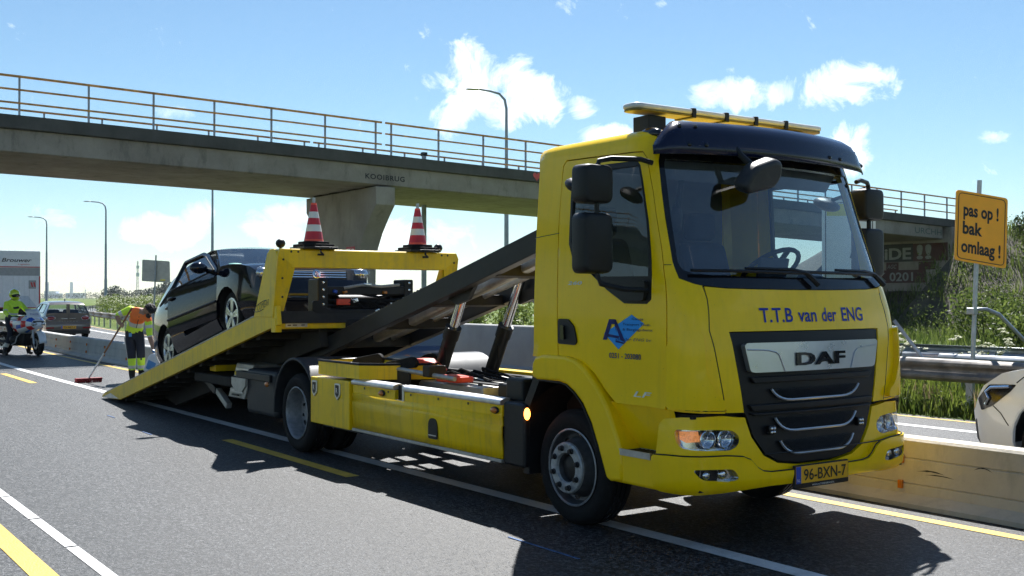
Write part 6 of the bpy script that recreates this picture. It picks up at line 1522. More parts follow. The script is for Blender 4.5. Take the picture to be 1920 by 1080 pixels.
# ------------------------------------------------------------------ lamp posts, signs, far skyline
def lamp_post(x, y, h, arm, label, az=None, r0=.09):
    t = thing('lamp_post', label, 'lamp post', (x, y, 0), group='lamp posts beyond the far carriageway')
    v = (CAMP-Vector((x, y, 0))); v.z = 0
    d = Vector((-.55, -.84, 0)).normalized()
    m = MB(); m.tube([(0, 0, -.1), (0, 0, h*.30)], r0*1.25, 10); m.tube([(0, 0, h*.30), (0, 0, h*.62)], [r0*1.05, r0*.9], 10)
    m.tube([Vector((0, 0, h*.62)), Vector((0, 0, h-.9)), Vector((0, 0, h-.45))+d*.08, Vector((0, 0, h-.15))+d*.35, Vector((0, 0, h-.02))+d*.8, Vector((0, 0, h+.06))+d*arm], [r0*.8, r0*.62, r0*.6, r0*.55, r0*.5, r0*.45], 10); m.build('pole', 'post grey', t)
    m = MB(); e = Vector((0, 0, h+.07))+d*(arm+.3); m.ball(e, (.42, .15, .06), 12, 8, Matrix.Rotation(math.atan2(d.y, d.x), 3, 'Z')); m.build('lamp_head', 'galvanised', t)
lamp_post(-38.2, 24.9, 11.75, 1.3, 'tall lamp post rising above the bridge beside the big white cloud', r0=.11)
lamp_post(-83, 26.2, 12.6, 1.3, 'lamp post whose top hides behind the bridge, above the black hatchback', r0=.12)
lamp_post(-116.1, 26.3, 11.9, 1.7, 'lamp post above the worker, second from the left edge', r0=.13)
lamp_post(-143.8, 26.2, 11.9, 1.7, 'lamp post farthest left, above the grey hatchback', r0=.13)
t = thing('camera_pole', 'thick plain grey pole under the bridge between cone and truck cab', 'pole', (-28.5, 14.53, 0))
m = MB(); m.tube([(0, 0, -.1), (0, 0, 6.75)], [.10, .085], 12); m.build('pole', 'post grey', t); m = MB(); m.box(-.09, .09, -.09, .09, 6.75, 6.88); m.build('cap', 'black plastic', t, smooth=None)

# orange warning sign
mat('sign orange', (.95, .40, .012), .4, var=.03); mat('sign back', (.42, .42, .40), .5, metal=.3, var=.1)
sg_o = thing('warning_sign', 'orange warning sign board with black words on a leaning galvanised post', 'sign', (-2.72, 8.13, 0))
SO = Vector((-2.72, 8.13, 0)); S0 = Vector((-2.815, 7.962, 3.09)); S1 = Vector((-2.406, 8.543, 2.965)); 
ex = (S1-S0); wS = ex.length; ex.normalize(); ez = Vector((-.0, 0, -1.0)); S3 = Vector((-2.835, 7.943, 2.117)); ez = (S3-S0); hS = ez.length; ez.normalize(); en = ex.cross(ez).normalized()
if en.dot(CAMP-S0) < 0: en.negate()
def onS(u, v, d=0.0): return S0+ex*u+ez*v+en*d-SO
bdp = rnd([(0, 0), (wS, 0), (wS, hS), (0, hS)], .05, 5)
def splate(name, poly, d0, d1, m, parent):
    q = MB(); n = len(poly); q.grid([[onS(*p, d0) for p in poly], [onS(*p, d1) for p in poly]], closed=True); q.add([onS(*p, d0) for p in poly], [tuple(range(n))]); q.add([onS(*p, d1) for p in poly], [tuple(range(n))]); return q.build(name, m, parent, smooth=30)
bo = splate('board', bdp, -.025, .0, 'sign orange', sg_o)
ring = [(.035, .035), (wS-.035, .035), (wS-.035, hS-.035), (.035, hS-.035)]
q = MB(); q.tube([onS(*p, .002) for p in rnd(ring, .06, 5)], .006, 4, closed=True); q.build('border', 'black letters', bo)
for txt, u0, u1, v in (('pas op !', .105, wS-.125, .335), ('bak', .10, .375, .585), ('omlaag !', .085, wS-.085, .840)):
    q = MB(); letters(q, txt, lambda u, vv: onS(u, v-vv, .003), u0, u1, 0, .175, .032); q.build('lettering', 'black letters', bo, smooth=None)
q = MB(); q.tube([Vector((-2.735, 8.09, -.1))-SO+Vector((.02, .03, 0)), Vector((-2.69, 8.20, 1.6))-SO, Vector((-2.66, 8.27, 3.22))-SO], .032, 10); q.build('post', 'galvanised', sg_o)
q = MB(); q.tube([(.0, .05, 1.40), (.05, .10, 1.43), (.12, .20, 1.43), (.22, .34, 1.36), (.34, .52, 1.14), (.62, .95, .62)], .028, 8); q.build('brace', 'galvanised', sg_o)
q = MB(); q.box(-.055, .06, -.01, .10, 1.36, 1.45); q.build('clamp', 'galvanised', sg_o, smooth=None, bevel=.008)
q = MB(); q.tube([Vector((-3.78, 7.9, 1.26))-SO, Vector((-3.339, 7.98, .70))-SO, Vector((-3.1, 8.05, .42))-SO], .028, 8); q.build('brace', 'galvanised', sg_o)

# yellow and white sign behind the cab
ws_ = thing('direction_sign', 'tall white sign with a yellow top seen through the windscreen', 'sign', (-7.45, 11.6, 0), (0, 0, R(55)))
q = MB(); q.prism(rnd([(-.52, 1.15), (.50, 1.15), (.50, 3.47), (-.52, 3.47)], .08), 'y', -.02, .02); so = q.build('board', 'white paint', ws_, smooth=30)
mat('sign yellow', (.70, .60, .05), .4, var=.03)
q = MB(); q.box(-.44, .42, -.0225, -.021, 3.16, 3.39); q.build('yellow_band', 'sign yellow', so, smooth=None)
q = MB(); q.tube([(x, -.022, z) for x, z in rnd([(-.46, 1.2), (.44, 1.2), (.44, 3.41), (-.46, 3.41)], .07)], .008, 4, closed=True); q.build('border', 'black letters', so)
q = MB(); q.tube([(.02, -.024, 2.35), (.12, -.024, 2.75), (.22, -.024, 2.35)], .022, 5); letters(q, 'n 8', lambda u, v: Vector((u, -.024, v)), .1, .38, 1.85, 2.1, .01); q.build('symbol', 'black letters', so)
for x in (-.3, .3): q = MB(); q.tube([(x, .05, -.1), (x, .05, 3.3)], .035, 8); q.build('post', 'galvanised', ws_)

# back of a sign on the left
sb = thing('road_sign', 'plain grey back of a road sign on a leaning post above the flowers', 'sign', (-41.0, 8.66, 0), (0, 0, R(50)))
q = MB(); q.prism(rnd([(-.62, 2.30), (.62, 2.22), (.60, 3.14), (-.60, 3.22)], .05), 'y', -.015, .015); so = q.build('board', 'sign back', sb, smooth=30)
q = MB(); q.box(.20, .42, -.02, -.016, 2.31, 2.37); q.build('sticker', 'sign yellow', so, smooth=None)
q = MB(); q.tube([(-.12, -.05, -.1), (-.04, -.05, 1.6), (.02, -.05, 3.40)], .035, 8); q.build('post', 'post grey', sb)

# far skyline
mat('haze tinted pale', (.62, .66, .72), .8, var=.05); mat('far roof', (.16, .10, .08), .8, var=.1)  # skyline walls carry the pale blue of distance haze in their colour
def far(px, d): v = sky_dir(px, 558); v.z = 0; v.normalize(); k = (CAMP+v*d/max(.3, (v.dot(Vector((_d.x, _d.y, 0)).normalized())))); return (k.x, k.y, 0)
t = thing('chimney_stack', 'slim pale chimney on the horizon right of the lamp post by the car roof', 'chimney', far(134, 2600)); q = MB(); q.tube([(0, 0, 0), (0, 0, 38)], [4.2, 3.4], 10); q.build('shaft', 'haze tinted pale', t)
t = thing('chimney_stack', 'slim pale chimney on the horizon just right of the leftmost lamp post', 'chimney', far(89.5, 2600)); q = MB(); q.tube([(0, 0, 0), (0, 0, 38)], [3.0, 2.4], 10); q.build('shaft', 'haze tinted pale', t)
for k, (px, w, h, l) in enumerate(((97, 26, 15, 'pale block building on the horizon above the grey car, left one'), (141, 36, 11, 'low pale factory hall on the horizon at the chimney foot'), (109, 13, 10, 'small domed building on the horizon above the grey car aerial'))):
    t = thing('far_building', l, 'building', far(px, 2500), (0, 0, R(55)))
    q = MB(); q.box(-w/2, w/2, -10, 10, 0, h); q.build('wall', 'haze tinted pale', t, smooth=None); q = MB(); q.box(-w/2-.5, w/2+.5, -10.5, 10.5, h, h+1.2); q.build('roof', 'far roof' if k == 9 else 'haze tinted pale', t, smooth=None)
t = thing('wind_turbine', 'tiny white wind turbine on the horizon left of the flowering hedge', 'wind turbine', far(160.5, 2600)); q = MB(); q.tube([(0, 0, 0), (0, 0, 20)], [1.2, .7], 8); q.build('tower', 'haze tinted pale', t)
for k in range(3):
    a = R(90+120*k+20); q = MB(); q.tube([(0, 0, 20), (math.cos(a)*9*.574, math.cos(a)*9*.819, 20+math.sin(a)*9)], [.7, .3], 6); q.build('blade', 'haze tinted pale', t)
t = thing('radio_mast', 'thin lattice radio mast behind the hedge, left of the grey sign back', 'mast', far(258, 700))
q = MB()
for x, y in ((-.7, -.7), (.7, -.7), (0, .8)): q.tube([(x, y, 0), (x*.3, y*.3, 25)], .14, 5)
for k in range(10): q.tube([(-.6, -.5, k*2.4), (.6, -.2, k*2.4+1.2), (0, .6, k*2.4+2.4)], .09, 4)
q.build('lattice', 'galvanised', t); q = MB(); q.box(-.8, .8, -.8, .8, 15, 17.5); q.box(-.7, .7, -.7, .7, 20, 22); q.build('aerials', 'haze tinted pale', t, smooth=None)
t = thing('farmhouse', 'brick farmhouse with brown roof far across the field beside the cab', 'house', far(988, 330), (0, 0, R(50)))
mat('brick', (.28, .15, .11), .85, var=.2); q = MB(); q.box(-7, 7, -4, 4, 0, 3.2); q.build('wall', 'brick', t, smooth=None)
q = MB(); q.prism([(-4.6, 3.0), (4.6, 3.0), (0, 5.6)], 'x', -7.4, 7.4); q.build('roof', 'far roof', t, smooth=None)
for x in (-5, -2.5, 2.5, 5): q = MB(); q.box(x-.6, x+.6, -4.03, -4.0, 1.0, 2.4); q.build('window', 'car glass', t, smooth=None)
# ------------------------------------------------------------------ people
def figure(name, joints, bones, root_j, mats, assign, parent, sub=2):
    """one continuous body: joints {name: (pos, radius)}; skinned, smoothed, then coloured by region"""
    names = list(joints); idx = {n: i for i, n in enumerate(names)}
    me = bpy.data.meshes.new(name); me.from_pydata([tuple(joints[n][0]) for n in names], [(idx[a], idx[b]) for a, b in bones], [])
    o = bpy.data.objects.new(name, me); COL.objects.link(o)
    sk = o.modifiers.new('skin', 'SKIN'); sk.use_smooth_shade = True
    ly = me.skin_vertices[0] if me.skin_vertices else None
    if ly is None:
        bm = bmesh.new(); bm.from_mesh(me); bm.verts.layers.skin.verify(); bm.to_mesh(me); bm.free(); ly = me.skin_vertices[0]
    for n in names:
        r = joints[n][1]; ly.data[idx[n]].radius = r if isinstance(r, tuple) else (r, r); ly.data[idx[n]].use_root = (n == root_j)
    ss = o.modifiers.new('smooth', 'SUBSURF'); ss.levels = sub; ss.render_levels = sub
    bpy.context.view_layer.update()
    ev = bpy.data.meshes.new_from_object(o.evaluated_get(bpy.context.evaluated_depsgraph_get()))
    bpy.data.objects.remove(o)
    ev.name = name; ev.materials.clear()
    for m in mats: ev.materials.append(MATS[m])
    segs = [(a, b, Vector(joints[a][0]), Vector(joints[b][0])) for a, b in bones]
    for p in ev.polygons:
        c = p.center; best = None
        for a, b, pa, pb in segs:
            d = pb-pa; t = clamp((c-pa).dot(d)/max(1e-9, d.length_squared)); e = (c-(pa+d*t)).length
            if best is None or e < best[0]: best = (e, a, b, t)
        p.material_index = mats.index(assign(best[1], best[2], best[3], c)); p.use_smooth = True
    r = bpy.data.objects.new(name, ev); COL.objects.link(r); r.parent = parent
    return r
def hand(J, B, wrist, pre, dirv, side, curl, s=1.0):
    """palm and five bent fingers growing out of a wrist"""
    w = Vector(J[wrist][0]); d = Vector(dirv).normalized(); sd = Vector(side).normalized(); c = Vector(curl).normalized()
    J[pre+'palm'] = (w+d*.055*s, (.030*s, .020*s)); B.append((wrist, pre+'palm'))
    for k, (off, L) in enumerate(((-.030, .060), (-.010, .070), (.010, .066), (.028, .052))):
        a = w+d*.092*s+sd*off*s; b = a+(d*.5+c*.6).normalized()*L*.5*s; e = b+(c*.95-d*.25).normalized()*L*.55*s
        for nm, p, rr in (('a', a, .0105), ('b', b, .0095), ('c', e, .008)): J[f'{pre}f{k}{nm}'] = (p, rr*s)
        B += [(pre+'palm', f'{pre}f{k}a'), (f'{pre}f{k}a', f'{pre}f{k}b'), (f'{pre}f{k}b', f'{pre}f{k}c')]
    a = w+d*.035*s-sd*.035*s; b = a+(d*.7-sd*.4+c*.4).normalized()*.04*s; e = b+(d*.5+c*.9).normalized()*.03*s
    J[pre+'t0'] = (a, .012*s); J[pre+'t1'] = (b, .0105*s); J[pre+'t2'] = (e, .009*s); B += [(pre+'palm', pre+'t0'), (pre+'t0', pre+'t1'), (pre+'t1', pre+'t2')]
mat('skin', (.36, .20, .13), .55, var=.08, vscale=20); mat('hi-vis yellow', (.66, .92, .05), .6, var=.06, vscale=10, emit=None); mat('hi-vis orange', (.98, .20, .03), .6, var=.06, vscale=10)
mat('work navy', (.010, .013, .026), .8, var=.2, vscale=10); mat('reflective', (.60, .61, .58), .35, var=.06); mat('hair', (.010, .008, .007), .6, var=.2, vscale=60, bump=.6, bscale=200); mat('boot', (.012, .011, .010), .6, var=.2)
mat('wood', (.25, .10, .035), .5, var=.15, vscale=15); mat('brush red', (.28, .01, .015), .6, var=.15); mat('can white', (.72, .74, .76), .35, var=.03); mat('badge blue', (.10, .30, .62), .4)
ER = Vector((.574, .819, 0)); EC = Vector((.819, -.574, 0)); EZ = Vector((0, 0, 1))
WO = Vector((-15.05, .30, 0))
worker = thing('person', 'person bending over in orange and yellow high visibility jacket and navy trousers', 'person', WO)
def W(r, u, c=0.0): return ER*r+EZ*u+EC*c
J = {'pelvis': (W(-.01, .93, 0), (.155, .125)), 'waist': (W(.02, 1.05, .05), (.15, .115)), 'chest': (W(.12, 1.22, .16), (.17, .135)), 'upper': (W(.16, 1.31, .22), (.155, .11)), 'neck': (W(.28, 1.34, .27), .058), 'head0': (W(.35, 1.36, .31), .078), 'head': (W(.41, 1.37, .34), .092), 'chin': (W(.42, 1.285, .36), .062),
     'shA': (W(-.02, 1.37, .18), .082), 'elA': (W(-.27, 1.25, .20), .056), 'wrA': (W(-.165, 1.105, .30), .036),
     'shB': (W(.345, 1.20, .26), .080), 'elB': (W(.37, .88, .26), .054), 'wrB': (W(.46, .60, .28), .034),
     'hpA': (W(-.08, .86, 0), .108), 'knA': (W(-.03, .48, .06), .082), 'anA': (W(-.04, .12, .02), .062), 'ftA': (W(-.02, .045, .05), .05), 'toA': (W(.05, .035, .17), .042),
     'hpB': (W(.09, .86, -.02), .108), 'knB': (W(.13, .49, .02), .082), 'anB': (W(.12, .12, -.05), .062), 'ftB': (W(.14, .045, -.02), .05), 'toB': (W(.22, .035, .10), .042)}
B = [('pelvis', 'waist'), ('waist', 'chest'), ('chest', 'upper'), ('upper', 'neck'), ('neck', 'head0'), ('head0', 'head'), ('head', 'chin'), ('upper', 'shA'), ('shA', 'elA'), ('elA', 'wrA'), ('upper', 'shB'), ('shB', 'elB'), ('elB', 'wrB'),
     ('pelvis', 'hpA'), ('hpA', 'knA'), ('knA', 'anA'), ('anA', 'ftA'), ('ftA', 'toA'), ('pelvis', 'hpB'), ('hpB', 'knB'), ('knB', 'anB'), ('anB', 'ftB'), ('ftB', 'toB')]
shaft_d = (W(.085, 1.41, .36)-W(-.80, .07, .18)).normalized()
hand(J, B, 'wrA', 'A', W(.06, -.03, .05), shaft_d*-1, W(.3, -.2, .6)); hand(J, B, 'wrB', 'B', W(.05, -.10, .0), ER, W(-.2, -.9, .3))
def asg(a, b, t, c):
    k = a+b
    if a[0] in 'AB' and a[1:2] in ('p', 'f', 't') or b.startswith(('Ap', 'Bp')): return 'skin'
    if 'head' in k or 'chin' in k or (a == 'upper' and b == 'neck' and t > .55) or a == 'neck': return 'skin'
    if k in ('elAwrA',): return 'skin' if t > .12 else 'hi-vis yellow'
    if k in ('elBwrB',): return 'skin' if t > .10 else 'reflective'
    if k == 'shAelA': return 'reflective' if .55 < t < .78 else 'hi-vis yellow'
    if k == 'shBelB': return 'reflective' if .38 < t < .52 else ('hi-vis orange' if t < .15 else 'hi-vis yellow')
    if k in ('chestupper', 'uppershB', 'upperneck'): return 'hi-vis orange'
    if k == 'uppershA': return 'hi-vis orange' if t < .6 else 'hi-vis yellow'
    if k == 'waistchest': return 'hi-vis yellow' if t < .35 else ('reflective' if t < .62 else 'hi-vis orange')
    if k == 'pelviswaist': return 'work navy' if t < .45 else ('hi-vis yellow')
    if k in ('knAanA', 'knBanB'): return 'hi-vis yellow' if .12 < t < .42 or .62 < t < .7 else ('reflective' if .42 <= t <= .62 else ('work navy' if t < .3 else 'boot'))
    if 'ft' in k or 'to' in k: return 'boot'
    return 'work navy'
figure('body', J, B, 'pelvis', ['skin', 'hi-vis yellow', 'hi-vis orange', 'reflective', 'work navy', 'boot'], asg, worker)
def hair_cap(parent, c, r, fwd, up, m='hair'):
    q = MB(); f = Vector(fwd).normalized(); u = Vector(up).normalized(); s_ = f.cross(u)
    for i in range(160):
        d = Vector((random.gauss(0, 1), random.gauss(0, 1), random.gauss(0, 1))).normalized(); v = f*d.x+u*d.z+s_*d.y
        if d.z < .05 and d.x > -.35: continue
        if d.z < -.45: continue
        q.ball(Vector(c)+v*r, .026, 6, 4)
    q.ball(Vector(c)-f*r*.12+u*r*.22, r*.94, 14, 10); return q.build('hair', m, parent, smooth=60)
HC = J['head'][0]; FW = W(.45, -.75, .5).normalized(); HU = W(.75, .65, .1).normalized()
FW = (W(.35, -.62, .70)).normalized(); HU = W(.55, .75, .35); HU = (HU-FW*HU.dot(FW)).normalized(); HS = FW.cross(HU)
hair_cap(worker, HC, .098, FW, HU)
q = MB(); q.ball(HC+FW*.10-HU*.03, (.018, .018, .022), 8, 6); q.build('nose', 'skin', worker)
for s_ in (-1, 1):
    q = MB(); q.ball(HC+FW*.088+HS*s_*.034-HU*.005, .012, 8, 6); q.build('eye', 'black gloss', worker); q = MB(); q.ball(HC+HS*s_*.092-HU*.015, (.014, .014, .028), 8, 6); q.build('ear', 'skin', worker)
q = MB(); q.ball(HC+FW*.075-HU*.095, (.05, .05, .045), 10, 8); q.build('beard', 'hair', worker)
q = MB(); q.tube([HC+HS*k*.018+FW*.088*(1-(k/7)**2*.4)+HU*.055 for k in range(-5, 6)], .016, 6); q.build('sunglasses', 'black gloss', worker)
q = MB(); q.obox(J['pelvis'][0]+W(-.02, -.03, .145), (.055, .004, .085), (0, 0, math.atan2(.819, .574))); q.build('name_badge', 'badge blue', worker, smooth=None)
q = MB(); q.tube([W(.10+.05*k*.0, 1.02+.0*k, .20) if k == 0 else W(.10+.10, 1.24, .335) for k in (0, 1)], .006, 5); q.build('zip', 'work navy', worker)
q = MB(); q.tube([J['hpA'][0]+W(-.098, -.02, .03), J['knA'][0]+W(-.078, .02, .02), J['knA'][0]+W(-.07, -.10, .02)], .010, 5); q.build('side_piping', 'reflective', worker)
q = MB(); q.lathe([(.043, -.012), (.043, .012)], J['wrB'][0], 'z', 14); q.build('wrist_band', 'black plastic', worker)
# broom and jerrycan in the worker's hands
bt, bb = W(.085, 1.41, .375), W(-.795, .075, .19)
broom = thing('broom', 'red push broom with brown wooden handle held by the worker', 'broom', WO)
q = MB(); mid = bb+(bt-bb)*.36; q.tube([mid, bt], .017, 10); q.build('handle', 'wood', broom); q = MB(); q.tube([bb, mid], .016, 10); q.build('lower_handle', 'aluminium', broom)
bx = (W(.42, 0, -.38)).normalized(); by = EZ.cross(bx)
Mb = Matrix((bx, by, EZ)).transposed()
q = MB(); q.obox(bb+EZ*-.005, (.50, .085, .04), Mb); q.build('head', 'brush red', broom, smooth=None, bevel=.01)
q = MB()
for i in range(22):
    for j in range(4):
        p = bb+bx*(-.235+i*.0224)+by*(-.033+j*.022)+EZ*-.02; q.tube([p, p+Vector((random.uniform(-.012, .012), random.uniform(-.012, .012), -.058))], [.009, .006], 4, cap=False)
bo_ = q.build('bristles', 'brush red', broom); bo_['kind'] = 'stuff'
can = thing('jerrycan', 'white plastic jerrycan with blue label held low beside the hatchback wheel', 'jerrycan', WO+W(.485, .40, .30), (R(12), R(25), R(50)))
q = MB(); q.prism(rnd([(-.13, -.24), (.13, -.24), (.13, .08), (.05, .17), (-.06, .17), (-.13, .08)], .04, 5), 'y', -.09, .09); q.build('body', 'can white', can, smooth=40, bevel=.03, seg=3)
q = MB(); q.tube([(-.05, 0, .15), (-.05, 0, .21), (.06, 0, .21), (.07, 0, .13)], .016, 8); q.build('grip', 'can white', can); q = MB(); q.box(-.09, .07, -.094, -.091, -.16, .02); q.build('label_patch', 'badge blue', can, smooth=None)
q = MB(); q.lathe([(.025, .16), (.025, .20), (.001, .202)], (-.09, 0, 0), 'z', 12); q.build('cap', 'badge blue', can)

# police motorcycle and rider: x forward
MO = Vector((-26.7, .55, 0))
mat('moto white', (.70, .71, .73), .25, coat=.6, var=.03); mat('moto blue', (.01, .09, .48), .25, coat=.6, var=.03); mat('moto red', (.60, .03, .03), .25, coat=.6, var=.03); mat('helmet yellow', (.55, .68, .03), .2, coat=.8, var=.03)
glass('moto screen', (.75, .82, .9), 0.02, 1.5)
moto = thing('police_motorcycle', 'white police motorcycle with blue and red stripes parked on the road at left', 'motorcycle', MO, (0, 0, R(24)))
RS = Matrix.Rotation(R(-16), 4, 'Z')
def moto_wheel(x, w, name, steer=False):
    M = Matrix.Translation((x, 0, 0)) @ (RS if steer else Matrix.Identity(4))
    q = MB(M); q.lathe([(.22, -w/2), (.27, -w/2*1.05), (.31, -w/2*.7), (.325, 0), (.31, w/2*.7), (.27, w/2*1.05), (.22, w/2)], (0, 0, .325), 'y', 32, cap=False); t = q.build(name, 'rubber', moto)
    q = MB(M); q.lathe([(.235, -.04), (.215, -.045), (.215, .045), (.235, .04)], (0, 0, .325), 'y', 32, cap=False); q.build('rim', 'dark steel', t)
    for k in range(5):
        a = 2*math.pi*k/5; q = MB(M); q.beam((.03*math.sin(a), 0, .325+.03*math.cos(a)), (.22*math.sin(a), 0, .325+.22*math.cos(a)), .03, .03); q.build('spoke', 'dark steel', t, smooth=None)
    for y in (-.075, .075): q = MB(M); q.lathe([(.15, y-.003), (.15, y+.003), (.09, y+.003), (.09, y-.003)], (0, 0, .325), 'y', 24, cap=False); q.build('brake_disc', 'aluminium', t)
moto_wheel(.76, .13, 'front_wheel', True); moto_wheel(-.76, .18, 'rear_wheel')
q = MB(Matrix.Translation((.76, 0, 0)) @ RS); 
for y in (-.11, .11): q.tube([(0, y, .325), (-.13, y*.95, .72), (-.24, y*.9, 1.02)], .028, 8)
q.build('fork', 'galvanised', moto)
q = MB(Matrix.Translation((.76, 0, .325)) @ RS); rows = []
for t in range(-2, 8):
    a = R(38+t*16); rows.append([(.37*math.cos(a)*(1+0*y), y, .37*math.sin(a)-abs(y)*.25) for y in (-.10, -.07, 0, .07, .10)])
q.grid(rows); fo = q.build('front_mudguard', 'moto white', moto, smooth=60); fo.modifiers.new('t', 'SOLIDIFY').thickness = .01
# fairing: rings along x
def ring(x, zc, hw, hh, n=20, p=2.6): return [(x, hw*math.copysign(abs(math.cos(2*math.pi*k/n))**(2/p), math.cos(2*math.pi*k/n)), zc+hh*math.copysign(abs(math.sin(2*math.pi*k/n))**(2/p), math.sin(2*math.pi*k/n))) for k in range(n)]
secs = [(.80, .86, .06, .05), (.74, .87, .20, .12), (.62, .88, .30, .19), (.45, .86, .33, .25), (.22, .84, .31, .27), (.0, .86, .26, .24), (-.18, .88, .22, .17)]
q = MB(); rr = [ring(*s_) for s_ in secs]; q.grid(rr, closed=True); q.add(rr[0], [tuple(range(20))]); q.add(rr[-1], [tuple(range(20))])
for i, f in enumerate(q.f):
    if len(f) > 4: q.mi[i] = 0; continue
    c = sum((q.v[k] for k in f), Vector())/4; v = (c.x*1.0+c.z*1.25)/.155; q.mi[i] = [1, 0, 2, 0][int(math.floor(v)) % 4] if abs(c.y) > .12 else 0
fair = q.build('fairing', ['moto white', 'moto blue', 'moto red'], moto, smooth=40)
q = MB(); rr = [[(.70-.07*k-.02*abs(y)*8*.1, y*(1-.07*k), .98+.10*k) for y in (-.24, -.18, -.1, 0, .1, .18, .24)] for k in range(4)]
rr = [[(x-.9*y*y, y, z) for x, y, z in r] for r in rr]; q.grid(rr); no = q.build('nose_panel', 'moto white', moto, smooth=60); no.modifiers.new('t', 'SOLIDIFY').thickness = .012
q = MB(); letters(q, 'POLITIE', lambda u, v: Vector((.70-(v-.98)*.7-.9*u*u+.012, u, v)), -.13, .13, 1.12, 1.16, 0); q.build('lettering', 'blue letters', no, smooth=None)
q = MB(); rr = [[(.52-.10*k, y*(1-.10*k), 1.24+.10*k) for y in (-.24, -.16, -.08, 0, .08, .16, .24)] for k in range(5)]; rr = [[(x-.8*y*y, y, z) for x, y, z in r] for r in rr]; q.grid(rr); q.build('windscreen', 'moto screen', moto, smooth=60)
for y in (-.13, .13): q = MB(); q.ball((.77, y, .87), (.05, .09, .05), 12, 8); q.build('headlamp', 'lamp reflector', moto)
q = MB(); q.box(.66, .80, -.16, .16, .925, .955); q.build('lamp_brow', 'black plastic', moto, smooth=None, bevel=.01)
for s_ in (-1, 1):
    q = MB(); q.tube([(.25, s_*.10, 1.06), (.22, s_*.28, 1.08), (.12, s_*.42, 1.06)], .017, 8); bar = q.build('handlebar', 'black plastic', moto)
    q = MB(); q.ball((.36, s_*.47, 1.02), (.05, .09, .05), 12, 8); q.tube([(.32, s_*.42, 1.0), (.28, s_*.30, .98)], .014, 6); q.build('mirror', 'moto white', moto)
    q = MB(); q.box(-1.02, -.55, s_*.26, s_*.48, .55, .92); q.build('pannier', 'moto white', moto, smooth=None, bevel=.05, seg=3)
    q = MB(); q.ball((.12, s_*.30, .45), (.12, .12, .10), 14, 10); q.build('cylinder_head', 'dark steel', moto); q = MB(); q.tube([(.30, s_*.22, .62), (.34, s_*.36, .52), (.30, s_*.38, .36), (.1, s_*.36, .30)], .016, 6); q.build('crash_bar', 'galvanised', moto)
q = MB(); q.box(-.35, .35, -.17, .17, .26, .66); q.build('engine', 'chassis', moto, smooth=None, bevel=.05); q = MB(); q.beam((-.3, -.14, .40), (-.76, -.14, .33), .07, .09); q.tube([(-.1, -.2, .3), (-.5, -.22, .36), (-.95, -.22, .46)], .05, 10); q.build('exhaust', 'dark steel', moto, bevel=.01)
q = MB(); q.prism(rnd([(-.18, .88), (-.20, .78), (-.9, .80), (-1.0, .92), (-.62, .93), (-.5, .86)], .05), 'y', -.17, .17); q.build('seat', 'black plastic', moto, smooth=40, bevel=.04); q = MB(); q.box(-1.1, -.75, -.2, .2, .95, 1.2); q.build('top_box', 'moto white', moto, smooth=None, bevel=.05, seg=3)
q = MB(); q.tube([(-.1, .16, .36), (-.18, .34, .02)], .014, 6); q.build('side_stand', 'dark steel', moto)
rider = thing('person', 'person in yellow high visibility jacket and helmet sitting on the motorcycle', 'person', MO, (0, 0, R(24)))
V3 = Vector
J = {'pelvis': (V3((-.42, 0, .96)), (.15, .15)), 'waist': (V3((-.40, 0, 1.10)), (.14, .165)), 'chest': (V3((-.36, 0, 1.30)), (.15, .185)), 'upper': (V3((-.34, 0, 1.42)), (.12, .16)), 'neck': (V3((-.32, 0, 1.53)), .065), 'head': (V3((-.29, 0, 1.66)), .10), 'crown': (V3((-.30, 0, 1.72)), .085)}
B = [('pelvis', 'waist'), ('waist', 'chest'), ('chest', 'upper'), ('upper', 'neck'), ('neck', 'head'), ('head', 'crown')]
for s_, n in ((-1, 'R'), (1, 'L')):
    J['sh'+n] = (V3((-.34, s_*.21, 1.42)), .085); J['el'+n] = (V3((-.18, s_*.36, 1.18)), .065); J['wr'+n] = (V3((.07, s_*.41, 1.085)), .045)
    J['hp'+n] = (V3((-.36, s_*.13, .90)), .105); J['kn'+n] = (V3((-.02 if s_ < 0 else .0, s_*.30, .60 if s_ < 0 else .62)), .085); J['an'+n] = (V3((-.20 if s_ < 0 else -.15, s_*.36, .14)), .062); J['ft'+n] = (V3((-.18, s_*.37, .05)), .05); J['to'+n] = (V3((-.03, s_*.39, .042)), .045)
    B += [('upper', 'sh'+n), ('sh'+n, 'el'+n), ('el'+n, 'wr'+n), ('pelvis', 'hp'+n), ('hp'+n, 'kn'+n), ('kn'+n, 'an'+n), ('an'+n, 'ft'+n), ('ft'+n, 'to'+n)]
    hand(J, B, 'wr'+n, n, (.9, s_*.25, -.05), (0, s_, 0) if s_ < 0 else (0, 1, 0), (.2, 0, -1), 1.15)
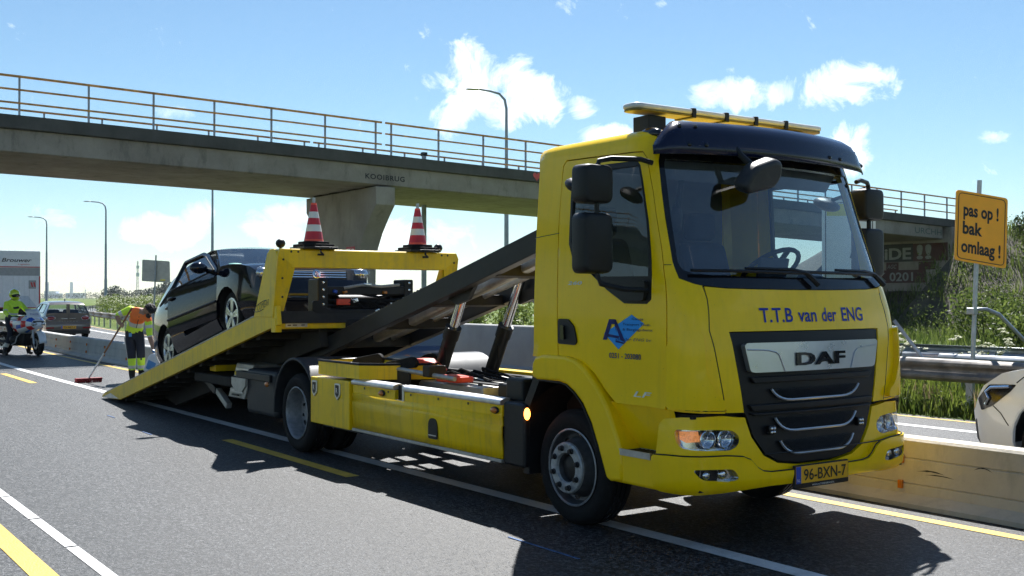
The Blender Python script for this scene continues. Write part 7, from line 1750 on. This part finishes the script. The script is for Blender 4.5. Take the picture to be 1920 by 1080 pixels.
def asg2(a, b, t, c):
    k = a+b
    if b[1:] == 'palm' or (a[0] in 'RL'): return 'boot'
    if k == 'neckhead' or k == 'headcrown': return 'skin'
    if k in ('chestupper',): return 'hi-vis yellow' if t > .5 else 'work navy'
    if k in ('waistchest',): return 'hi-vis yellow' if t < .25 or t > .55 else 'reflective'
    if k in ('upperneck', 'uppershR', 'uppershL', 'shRelR', 'shLelL', 'elRwrR', 'elLwrL', 'pelviswaist'): return 'hi-vis yellow' if not (k.startswith('sh') and .75 < t < .9) else 'reflective'
    if k.startswith('kn') and .55 < t < .75: return 'reflective'
    if 'ft' in k or 'to' in k: return 'boot'
    return 'work navy'
figure('body', J, B, 'pelvis', ['skin', 'hi-vis yellow', 'reflective', 'work navy', 'boot'], asg2, rider)
hc = V3((-.30, 0, 1.685))
q = MB(); q.ball(hc, (.155, .135, .15), 24, 16); hel = q.build('helmet', 'helmet yellow', rider)
q = MB(); q.ball(hc+V3((.035, 0, -.03)), (.135, .125, .085), 20, 12); q.build('visor', 'black gloss', hel)
q = MB(); q.ball(hc+V3((.055, 0, -.045)), (.118, .085, .06), 16, 10); q.build('face', 'skin', hel)
for y in (-.035, .035): q = MB(); q.ball(hc+V3((.168, y, -.03)), .012, 8, 6); q.build('eye', 'black gloss', hel)
q = MB(); q.ball(hc+V3((.175, 0, -.055)), (.02, .014, .022), 8, 6); q.build('nose', 'skin', hel)
q = MB(); q.ball(hc+V3((.05, 0, -.115)), (.12, .11, .05), 16, 8); q.build('chin_guard', 'helmet yellow', hel)
q = MB(); q.ball(hc+V3((-.01, 0, .02)), (.152, .06, .138), 20, 12); q.build('helmet_stripe', 'moto white', hel)
# ------------------------------------------------------------------ thin haze over the whole place
hz = MB(); hz.box(-3300, 400, -3000, 3300, -1.1, 46)
hzm = bpy.data.materials.new('haze'); hzm.use_nodes = True; N = hzm.node_tree.nodes; L = hzm.node_tree.links
for n in list(N): N.remove(n)
o = N.new('ShaderNodeOutputMaterial'); v = N.new('ShaderNodeVolumePrincipled'); v.inputs['Color'].default_value = (.86, .92, 1.0, 1); v.inputs['Density'].default_value = .00009; v.inputs['Anisotropy'].default_value = .2
L.new(v.outputs[0], o.inputs['Volume']); MATS['haze'] = hzm
ho = hz.build('haze', 'haze', smooth=None); ho['kind'] = 'stuff'; ho['label'] = 'thin pale haze over the far fields'
